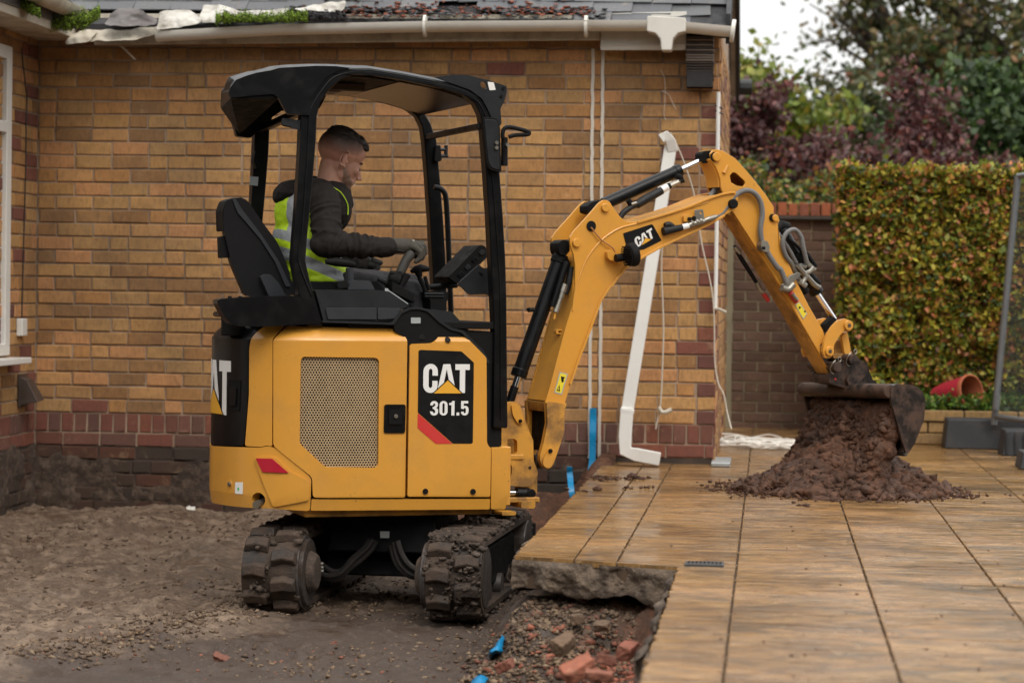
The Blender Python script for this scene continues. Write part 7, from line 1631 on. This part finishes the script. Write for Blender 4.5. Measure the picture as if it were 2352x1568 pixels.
# ================================================================ OPERATOR
per = empty('person', MC+Vector((m3('B', 700, 1300, 0).x*ct_, m3('B', 700, 1300, 0).x*st_, m3('B', 700, 1300, 0).z)), TH, 'man in a hi-vis vest and dark hooded jacket seated at the levers, looking down', 'person')
PO = Vector((m3('B', 700, 1300, 0).x, 0, m3('B', 700, 1300, 0).z))
def pm(k, x, y, v): return m3(k, x, y, v)-PO
def t3(v): return tuple(v)
# --- head frame: +x forward, +z up, tipped down and turned slightly away
HR = Matrix.Rotation(R(2), 3, 'Z') @ Matrix.Rotation(R(25), 3, 'Y')
HS = 1.05
ear = pm('L', 1105, 800, -.076)
HO_ = ear-HR @ Vector((-.002, -.076, -.004))
def hx(x, y, z): return tuple(HO_+HR @ (Vector((x, y, z))*HS))
HRl = [list(r) for r in HR]
def he(x, y, z, a, b, c, rot=None): return ('e', hx(x, y, z), (a*1.05, b*1.05, c*1.05), HRl if rot is None else [list(r) for r in (HR @ rot)])
skinm, t_, b_ = newmat('skin')
sc_ = mixc(t_, noi(t_, 22, 4), (.44,.225,.155), (.54,.29,.205)); sc_ = mixc(t_, ramp(t_, noi(t_, 9, 3), [(.45, 0), (.7, .5)]), sc_, (.47,.18,.13))
hm_ = t_.nodes.new('ShaderNodeMapping'); hm_.vector_type = 'TEXTURE'; hm_.inputs['Location'].default_value = HO_; hm_.inputs['Rotation'].default_value = HR.to_euler(); hm_.inputs['Scale'].default_value = (HS, HS, HS)
t_.links.new(obc(t_), hm_.inputs['Vector']); hx_ = t_.nodes.new('ShaderNodeSeparateXYZ'); t_.links.new(hm_.outputs[0], hx_.inputs[0]); hX, hY, hZ = hx_.outputs
wob = mth(t_, 'MULTIPLY', mth(t_, 'SUBTRACT', noi(t_, 60, 4), .5), .018)
# cropped hair: darker the higher it lies on the skull
hl = mth(t_, 'DIVIDE', mth(t_, 'SUBTRACT', mth(t_, 'ADD', hZ, wob), mth(t_, 'ADD', .004, mth(t_, 'MULTIPLY', mth(t_, 'MAXIMUM', 0, mth(t_, 'ADD', hX, .03)), .50))), .085)
notface = ramp(t_, mth(t_, 'ADD', hX, mth(t_, 'MULTIPLY', hZ, .0)), [(.050, 1), (.062, 0)])
hmask = mth(t_, 'MULTIPLY', ramp(t_, hl, [(-.0, 0), (.12, .35), (.45, .72), (.85, 1)]), mth(t_, 'MAXIMUM', notface, ramp(t_, hZ, [(.098, 0), (.108, 1)])))
hmask = mth(t_, 'MULTIPLY', hmask, mth(t_, 'LESS_THAN', mth(t_, 'ABSOLUTE', hX), .2))
sc_ = mixc(t_, hmask, sc_, mixc(t_, ramp(t_, noi(t_, 420, 2), [(.35, 0), (.65, 1)]), (.055,.038,.028), (.015,.011,.009)))
# stubble on jaw, chin and lip
cheek_ = mth(t_, 'SUBTRACT', mth(t_, 'SUBTRACT', -.012, mth(t_, 'MULTIPLY', mth(t_, 'MAXIMUM', 0, mth(t_, 'SUBTRACT', hX, .012)), .62)), hZ)
bm_ = ramp(t_, mth(t_, 'ADD', cheek_, wob), [(0, 0), (.016, 1)]); back_ = ramp(t_, mth(t_, 'ADD', hX, mth(t_, 'ADD', wob, mth(t_, 'MULTIPLY', mth(t_, 'ADD', hZ, .01), .42))), [(-.028+.02, 0), (.006, 1)])
low_ = ramp(t_, mth(t_, 'ADD', hZ, .2), [(.075, 0), (.09, 1)])
st_m = mth(t_, 'MULTIPLY', mth(t_, 'MULTIPLY', mth(t_, 'MULTIPLY', bm_, back_), low_), mth(t_, 'GREATER_THAN', hX, -.02))
sc_ = mixc(t_, mth(t_, 'MULTIPLY', st_m, ramp(t_, noi(t_, 380, 2), [(.3, .7), (.6, .95)])), sc_, (.12,.075,.052))
t_.links.new(sc_, b_.inputs['Base Color']); b_.inputs['Roughness'].default_value = .55; b_.inputs['Subsurface Weight'].default_value = .08; b_.inputs['Subsurface Radius'].default_value = (.01, .004, .002); bump(t_, b_, noi(t_, 260, 3), .12, .001)
hairm, t_, b_ = newmat('dark_hair'); t_.links.new(mixc(t_, noi(t_, 140, 3), (.010,.007,.006), (.035,.024,.018)), b_.inputs['Base Color']); b_.inputs['Roughness'].default_value = .6
fadem, t_, b_ = newmat('cropped_hair')
fz = t_.nodes.new('ShaderNodeVertexColor'); fz.layer_name = 'leaf_colour'
sp1 = ramp(t_, noi(t_, 420, 2), [(.35, 0), (.62, 1)])
t_.links.new(mixc(t_, mth(t_, 'MULTIPLY', sp1, .35), fz.outputs[0], (.02,.014,.012)), b_.inputs['Base Color']); b_.inputs['Roughness'].default_value = .7
head = [he(-.018, 0, .045, .098, .078, .084), he(.022, 0, .050, .066, .068, .070), he(.040, 0, -.012, .050, .056, .070), he(.040, 0, -.064, .050, .048, .036), he(.056, 0, -.084, .032, .036, .025), he(.074, 0, -.093, .021, .024, .019),
        he(.016, .040, -.050, .036, .016, .028), he(.016, -.040, -.050, .036, .016, .028), he(-.004, .044, -.030, .028, .014, .030), he(-.004, -.044, -.030, .028, .014, .030), he(.068, 0, .030, .020, .044, .014), he(.060, 0, .060, .028, .046, .028),
        ('c', hx(.083, 0, .012), hx(.105, 0, -.026), .007, .0085), he(.108, 0, -.030, .010, .010, .008), he(.098, .011, -.035, .009, .007, .007), he(.098, -.011, -.035, .009, .007, .007),
        he(.080, 0, -.020, .018, .026, .022), he(.082, 0, -.048, .012, .022, .012), he(.087, 0, -.057, .009, .019, .0055), he(.084, 0, -.067, .009, .017, .006), he(.076, 0, -.078, .010, .020, .008),
        he(.060, .036, -.016, .024, .018, .020), he(.060, -.036, -.016, .024, .018, .020), he(.074, .030, .004, .012, .015, .008), he(.074, -.030, .004, .012, .015, .008)]
for sg in (-1, 1):
    pts = [(-.004+.017*math.sin(a)-.003, sg*(.073+.009*(1 if math.sin(a) < .3 else .3)), .002+.031*math.cos(a)) for a in np.linspace(-3.4, .9, 11)]
    for a, b in zip(pts, pts[1:]): head.append(('c', hx(*a), hx(*b), .0036, .0036))
    head.append(he(-.004, sg*.076, -.002, .011, .006, .022)); head.append(he(.006, sg*.079, -.026, .007, .005, .010)); head.append(he(.011, sg*.076, -.006, .005, .005, .007))
neck0, neck1 = hx(-.024, 0, -.035), pm('L', 820, 1230, 0)
sh = pm('M', 690, 190, 0)
body = head+[('c', neck0, t3(neck1), .052, .058), ('c', hx(-.005, 0, -.05), t3(neck1+Vector((.02, 0, -.0))), .042, .052)]
NS, FS = pm('M', 760, 250, -.19), pm('M', 760, 250, -.19); FS = Vector((NS.x-.01, .20, NS.z))
NE, NW = pm('M', 830, 830, -.27), pm('M', 1590, 828, -.285); FE = Vector((NE.x+.02, .27, NE.z+.01)); FWp = pm('M', 1240, 1040, .20)
pel = Vector((0.0, 0, .01)); chest = pm('M', 600, 430, 0)
body += [('e', t3(sh), (.075, .17, .06)), ('e', t3(chest), (.10, .15, .13)), ('e', t3(pm('M', 560, 800, 0)), (.10, .14, .12)), ('e', t3(pm('M', 620, 1200, 0)), (.12, .15, .09)),
         ('c', t3(NS), t3(NE), .045, .036), ('c', t3(NE), t3(NW), .036, .026), ('c', t3(FS), t3(FE), .045, .036), ('c', t3(FE), t3(FWp), .036, .026), ('c', t3(NW), t3(NW+Vector((.05, 0, 0))), .026, .026)]
KN, KF = pm('N', 400, 880, -.10), pm('N', 430, 860, .12); hipN, hipF = pm('M', 700, 1290, -.10), pm('M', 700, 1290, .10)
KN.z -= .02
AN, AF = KN+Vector((.10, 0, -.36)), KF+Vector((.12, 0, -.36))
body += [('c', t3(hipN), t3(KN), .07, .05), ('c', t3(hipF), t3(KF), .07, .05), ('c', t3(KN), t3(AN), .045, .035), ('c', t3(KF), t3(AF), .045, .035), ('c', t3(AN), t3(AN+Vector((.12, 0, -.02))), .035, .03), ('c', t3(AF), t3(AF+Vector((.12, 0, -.02))), .035, .03)]
# the hands inside the gloves belong to the body
body += [('e', t3(NW+Vector((.10, 0, .0))), (.04, .03, .015)), ('e', t3(FWp+Vector((.03, 0, -.01))), (.03, .03, .015))]
bodyo = blob('body', body, .0032, skinm, per, smooth=5, factor=.5)
# eyes, brows
for sg in (-1, 1):
    v, f = ico(2); fastmesh('eye', v*.0115+np.array(hx(.071, sg*.030, .004)), f, basic('eye_white', (.5,.48,.46), .2, bmp=0), per, smooth=True)
    bw = MB().tube(smoothpath([hx(.078, sg*.014, .021), hx(.084, sg*.028, .026), hx(.074, sg*.044, .022)], 4), [.0035]*9, 6).build('eyebrow', hairm, per)
    MB().tube(smoothpath([hx(.083, sg*.018, -.001), hx(.085, sg*.029, -.004), hx(.078, sg*.041, .000)], 4), [.0022]*9, 6).build('eyelashes', hairm, per)
hb = [he(-.022, 0, .082, .082, .062, .058), he(.026, 0, .096, .050, .054, .036), he(.052, 0, .092, .026, .046, .026), he(-.055, 0, .075, .045, .055, .045)]
for _ in range(60):
    a = random.uniform(0, 6.28); q_ = math.sqrt(random.random()); x = -.01+.075*q_*math.cos(a); y = .050*q_*math.sin(a); z = .118+.015*(1-q_*q_)-.35*max(0, x-.03)*0; z = .126-.9*(x+.01)**2*3.2-4.5*y*y
    hb.append(he(x, y, z, .013, .011, .007))
for i in range(16): y = -.045+.006*i; hb.append(he(.063+.003*math.sin(i*2.1), y, .097+.004*math.cos(i*1.7)-2.2*y*y*3, .018, .009, .012))
blob('hair_top', hb, .003, hairm, per, smooth=2, tex=[('l', .012, .004)])
tf = MB()
for _ in range(1500):
    a = random.uniform(0, 6.28); q_ = math.sqrt(random.random()); x = -.005+.088*q_*math.cos(a); y = .056*q_*math.sin(a); z = .128-.9*(x+.01)**2*3.0-4.5*y*y
    if x > .05: z = .106-.3*(x-.05)
    p = Vector(hx(x, y, z)); q2 = Vector(hx(x+.008+random.gauss(0, .004), y*1.08+random.gauss(0, .003), z+random.uniform(.006, .014)+(.004 if x > .05 else 0))); d = Vector((random.uniform(-1, 1), random.uniform(-1, 1), 0))*.0011
    tf.add([t3(p+d), t3(p-d), t3(q2)], [(0, 1, 2)])
o = tf.build('hair_tufts', hairm, per); o['kind'] = 'stuff'
# --- jacket
jm, t_, b_ = newmat('dark_brown_softshell'); t_.links.new(mixc(t_, noi(t_, 12, 4), (.012,.0095,.0085), (.021,.017,.015)), b_.inputs['Base Color']); b_.inputs['Roughness'].default_value = .8; b_.inputs['Specular IOR Level'].default_value = .2
n1 = bump(t_, None, noi(t_, 300, 2), .2, .0006); bump(t_, b_, noi(t_, 11, 4, .5, mapp(t_, obc(t_), (1.6, .5, 1)), 1.2), .6, .012, n1)
def taper_arm(a, b, r0, r1, wr=7, amp=.007):
    out = [('c', t3(a), t3(b), r0, r1)]; d = b-a
    for i in range(wr):      # fabric bunched in rings round the sleeve
        u = (i+.6)/wr; c = a+d*u; r = r0+(r1-r0)*u; zax = d.normalized(); xax = zax.orthogonal().normalized(); yax = zax.cross(xax); Mx = Matrix((xax, yax, zax)).transposed() @ Matrix.Rotation(R(random.uniform(-24, 24)), 3, 'X') @ Matrix.Rotation(R(random.uniform(-18, 18)), 3, 'Y')
        out.append(('e', t3(c), (r+amp*random.uniform(.5, 1.5), r+amp*random.uniform(.5, 1.5), .012), [list(x) for x in Mx]))
    return out
jk = [('e', t3(pm('M', 650, 200, 0)), (.085, .215, .075)), ('e', t3(pm('M', 610, 400, 0)), (.118, .185, .14)), ('e', t3(pm('M', 560, 760, 0)), (.115, .165, .14)), ('e', t3(pm('M', 590, 1080, 0)), (.118, .165, .10)),
      ('e', t3(NS+Vector((0, .01, 0))), (.075, .065, .072)), ('e', t3(FS), (.075, .065, .072))]
jk += taper_arm(NS+Vector((.005, -.015, -.01)), NE+Vector((-.01, 0, .02)), .066, .060, 6, .008)+taper_arm(NE+Vector((-.005, 0, .012)), pm('M', 1500, 835, -.285), .058, .040, 10, .0085)
jk += [('c', t3(pm('M', 1490, 835, -.285)), t3(pm('M', 1590, 832, -.285)), .046, .040), ('e', t3(NE+Vector((-.01, 0, .012))), (.072, .055, .062))]
jk += [('e', t3(pm('M', 1520, 910, -.285)), (.022, .03, .018))]
jk += taper_arm(FS, FE, .066, .060, 4)+taper_arm(FE, FWp, .058, .044, 5)
# hood bunched behind the neck and a raised collar
jk += [('e', t3(pm('M', 300, 170, 0)), (.050, .115, .040)), ('e', t3(pm('M', 400, 110, 0)), (.07, .125, .042)), ('e', t3(pm('M', 240, 210, 0)), (.030, .085, .030)), ('c', t3(pm('M', 460, 60, -.07)), t3(pm('M', 740, 95, -.085)), .030, .024), ('c', t3(pm('M', 740, 95, -.085)), t3(pm('M', 980, 110, -.06)), .024, .018),
       ('c', t3(pm('M', 980, 110, -.06)), t3(pm('M', 1060, 150, 0)), .018, .02), ('c', t3(pm('M', 560, 40, -.055)), t3(pm('M', 800, 70, -.07)), .02, .018), ('c', t3(pm('M', 560, 20, .05)), t3(pm('M', 1000, 70, .05)), .03, .02),
       ('c', t3(pm('M', 1050, 160, 0)), t3(pm('M', 1060, 300, 0)), .022, .03), ('e', t3(pm('M', 640, 90, 0)), (.08, .13, .035)), ('e', t3(pm('M', 860, 330, 0)), (.085, .15, .12)), ('e', t3(pm('M', 930, 190, 0)), (.055, .11, .06))]
blob('jacket', jk, .006, jm, per, smooth=2, tex=[('l', .10, .014), ('l', .04, .007)])
# --- vest
vm, t_, b_ = newmat('hi_vis_vest')
geo = obc(t_); sx = t_.nodes.new('ShaderNodeSeparateXYZ'); t_.links.new(geo, sx.inputs[0])
zl = mth(t_, 'ADD', sx.outputs[2], mth(t_, 'MULTIPLY', sx.outputs[0], .42))
zA, zB = pm('M', 330, 685, -.16), pm('M', 760, 1110, -.16)
def band(zc, h): return mth(t_, 'LESS_THAN', mth(t_, 'ABSOLUTE', mth(t_, 'SUBTRACT', zl, zc)), h)
bA = band(zA.z+.42*zA.x, .022); bB = band(zB.z+.42*zB.x, .025)
bV = mth(t_, 'MULTIPLY', mth(t_, 'LESS_THAN', mth(t_, 'ABSOLUTE', mth(t_, 'SUBTRACT', mth(t_, 'ABSOLUTE', sx.outputs[1]), .122)), .025), mth(t_, 'GREATER_THAN', zl, zA.z+.42*zA.x))
bb = mth(t_, 'MAXIMUM', mth(t_, 'MAXIMUM', bA, bB), bV)
t_.links.new(mixc(t_, bb, (.56,.80,.02), (.33,.34,.35)), b_.inputs['Base Color']); b_.inputs['Roughness'].default_value = .6
bump(t_, b_, noi(t_, 13, 4, .55, mapp(t_, obc(t_), (1, .6, 1)), 1.), .7, .012)
vs = [('e', t3(pm('M', 520, 400, 0)), (.125, .172, .15)), ('e', t3(pm('M', 575, 470, 0)), (.145, .165, .14)), ('e', t3(pm('M', 530, 760, 0)), (.140, .178, .14)), ('e', t3(pm('M', 560, 950, 0)), (.145, .182, .10)), ('e', t3(pm('M', 640, 1130, 0)), (.165, .192, .075)), ('e', t3(pm('M', 690, 1235, 0)), (.170, .195, .050))]
blob('vest', vs, .0075, vm, per, smooth=5, tex=[('l', .09, .014), ('l', .04, .005)])
MB().tube(smoothpath([pm('M', 600, 120, -.165), pm('M', 700, 92, -.175), pm('M', 800, 84, -.175), pm('M', 900, 96, -.165)], 5), .0028, 6).build('vest_piping', basic('pale_piping', (.45,.50,.38), .5, bmp=0), per)
MB().tube(smoothpath([pm('M', 900, 96, -.165), pm('M', 980, 150, -.155), pm('M', 1040, 240, -.14), pm('M', 1072, 330, -.13), pm('M', 1070, 430, -.13)], 5), [.0022]*21, 6).build('vest_edging', basic('lime_edging', (.50,.78,.02), .5, bmp=0), per)
p = pm('M', 235, 330, -.10); plate('back_badge', rnd([(pm('M', 150, 300, -.10).x, pm('M', 150, 300, -.1).z), (pm('M', 330, 250, -.1).x, pm('M', 330, 250, -.1).z), (pm('M', 320, 360, -.1).x, pm('M', 320, 360, -.1).z), (pm('M', 140, 400, -.1).x, pm('M', 140, 400, -.1).z)], .01, 2), -.152, -.148, basic('dark_badge', (.03,.012,.01), .7, bmp=0), per, fr=ident) if False else None
# --- trousers and boots
tm2 = basic('dark_work_trousers', (.022,.020,.022), .85, var=.3, bmp=.8, bscale=22, dist=.01)
blob('trousers', [('c', t3(hipN), t3(KN), .085, .062), ('c', t3(hipF), t3(KF), .085, .062), ('c', t3(KN), t3(AN), .058, .048), ('c', t3(KF), t3(AF), .058, .048), ('e', t3(pm('M', 620, 1260, 0)), (.12, .165, .08))], .009, tm2, per, smooth=4, tex=[('l', .07, .012)])
for A_ in (AN, AF): blob('boot', [('c', t3(A_+Vector((0, 0, -.0))), t3(A_+Vector((0, 0, -.05))), .05, .045), ('c', t3(A_+Vector((.0, 0, -.05))), t3(A_+Vector((.15, 0, -.06))), .045, .038)], .008, BM, per, smooth=3)
# --- gloves
gm_, t_, b_ = newmat('grey_green_glove'); t_.links.new(mixc(t_, noi(t_, 40, 3), (.035,.031,.023), (.06,.053,.040)), b_.inputs['Base Color']); b_.inputs['Roughness'].default_value = .8; bump(t_, b_, noi(t_, 260, 2), .5, .001)
def gp3(x, y, v): return pm('N', x, y, v)
G1 = [('c', t3(gp3(90, 235, -.285)), t3(gp3(210, 240, -.285)), .031, .032), ('c', t3(gp3(210, 240, -.285)), t3(gp3(380, 245, -.280)), .032, .030), ('e', t3(gp3(400, 250, -.28)), (.040, .044, .027))]
for i, (v, k0, k1, k2, k3) in enumerate([(-.318, (440, 270), (515, 330), (515, 420), (455, 475)), (-.296, (455, 235), (545, 290), (550, 390), (490, 460)), (-.272, (455, 215), (565, 245), (585, 340), (545, 430)), (-.249, (440, 205), (545, 205), (585, 270), (575, 350))]):
    pts = [gp3(*k0, v), gp3(*k1, v), gp3(*k2, v+.002), gp3(*k3, v+.006)]
    for a, b, r0, r1 in zip(pts, pts[1:], (.0135, .0125, .0112), (.0125, .0112, .0098)): G1.append(('c', t3(a), t3(b), r0, r1))
th = [gp3(330, 280, -.262), gp3(400, 340, -.245), gp3(450, 400, -.262)]
for a, b, r0, r1 in zip(th, th[1:], (.015, .0125), (.0125, .011)): G1.append(('c', t3(a), t3(b), r0, r1))
blob('glove', G1, .0032, gm_, per, smooth=2)
MB().tube([gp3(95, 300, -.317), gp3(200, 305, -.318), gp3(290, 322, -.316)], .0015, 5).build('glove_seam', basic('seam_thread', (.02,.02,.02), .8, bmp=0), per)
plate('glove_print', [(gp3(372, 145, -.285).x, gp3(372, 145, -.285).z), (gp3(412, 150, -.285).x, gp3(412, 150, -.285).z), (gp3(428, 198, -.285).x, gp3(428, 198, -.285).z), (gp3(390, 188, -.285).x, gp3(390, 188, -.285).z)], -.306, -.303, basic('pale_glove_print', (.30,.28,.23), .7, bmp=0), per)
fg = lambda x, y, v: pm('M', x, y, v)
G2 = [('c', t3(FWp), t3(fg(1330, 1040, .20)), .030, .03), ('e', t3(fg(1350, 1050, .20)), (.036, .044, .026))]
for v, a, b, c in [(.17, (1390, 1030), (1450, 1090), (1400, 1150)), (.19, (1390, 1050), (1430, 1120), (1360, 1180)), (.21, (1370, 1080), (1400, 1150), (1330, 1200)), (.23, (1350, 1090), (1370, 1160), (1310, 1200))]:
    A_, B_, C_ = fg(*a, v), fg(*b, v), fg(*c, v); G2 += [('c', t3(A_), t3(B_), .0125, .0115), ('c', t3(B_), t3(C_), .0115, .010)]
G2 += [('c', t3(fg(1390, 1000, .165)), t3(fg(1480, 1030, .165)), .013, .011)]
blob('glove', G2, .0035, basic('black_glove', (.018,.017,.016), .8, bmp=.4), per, smooth=2)
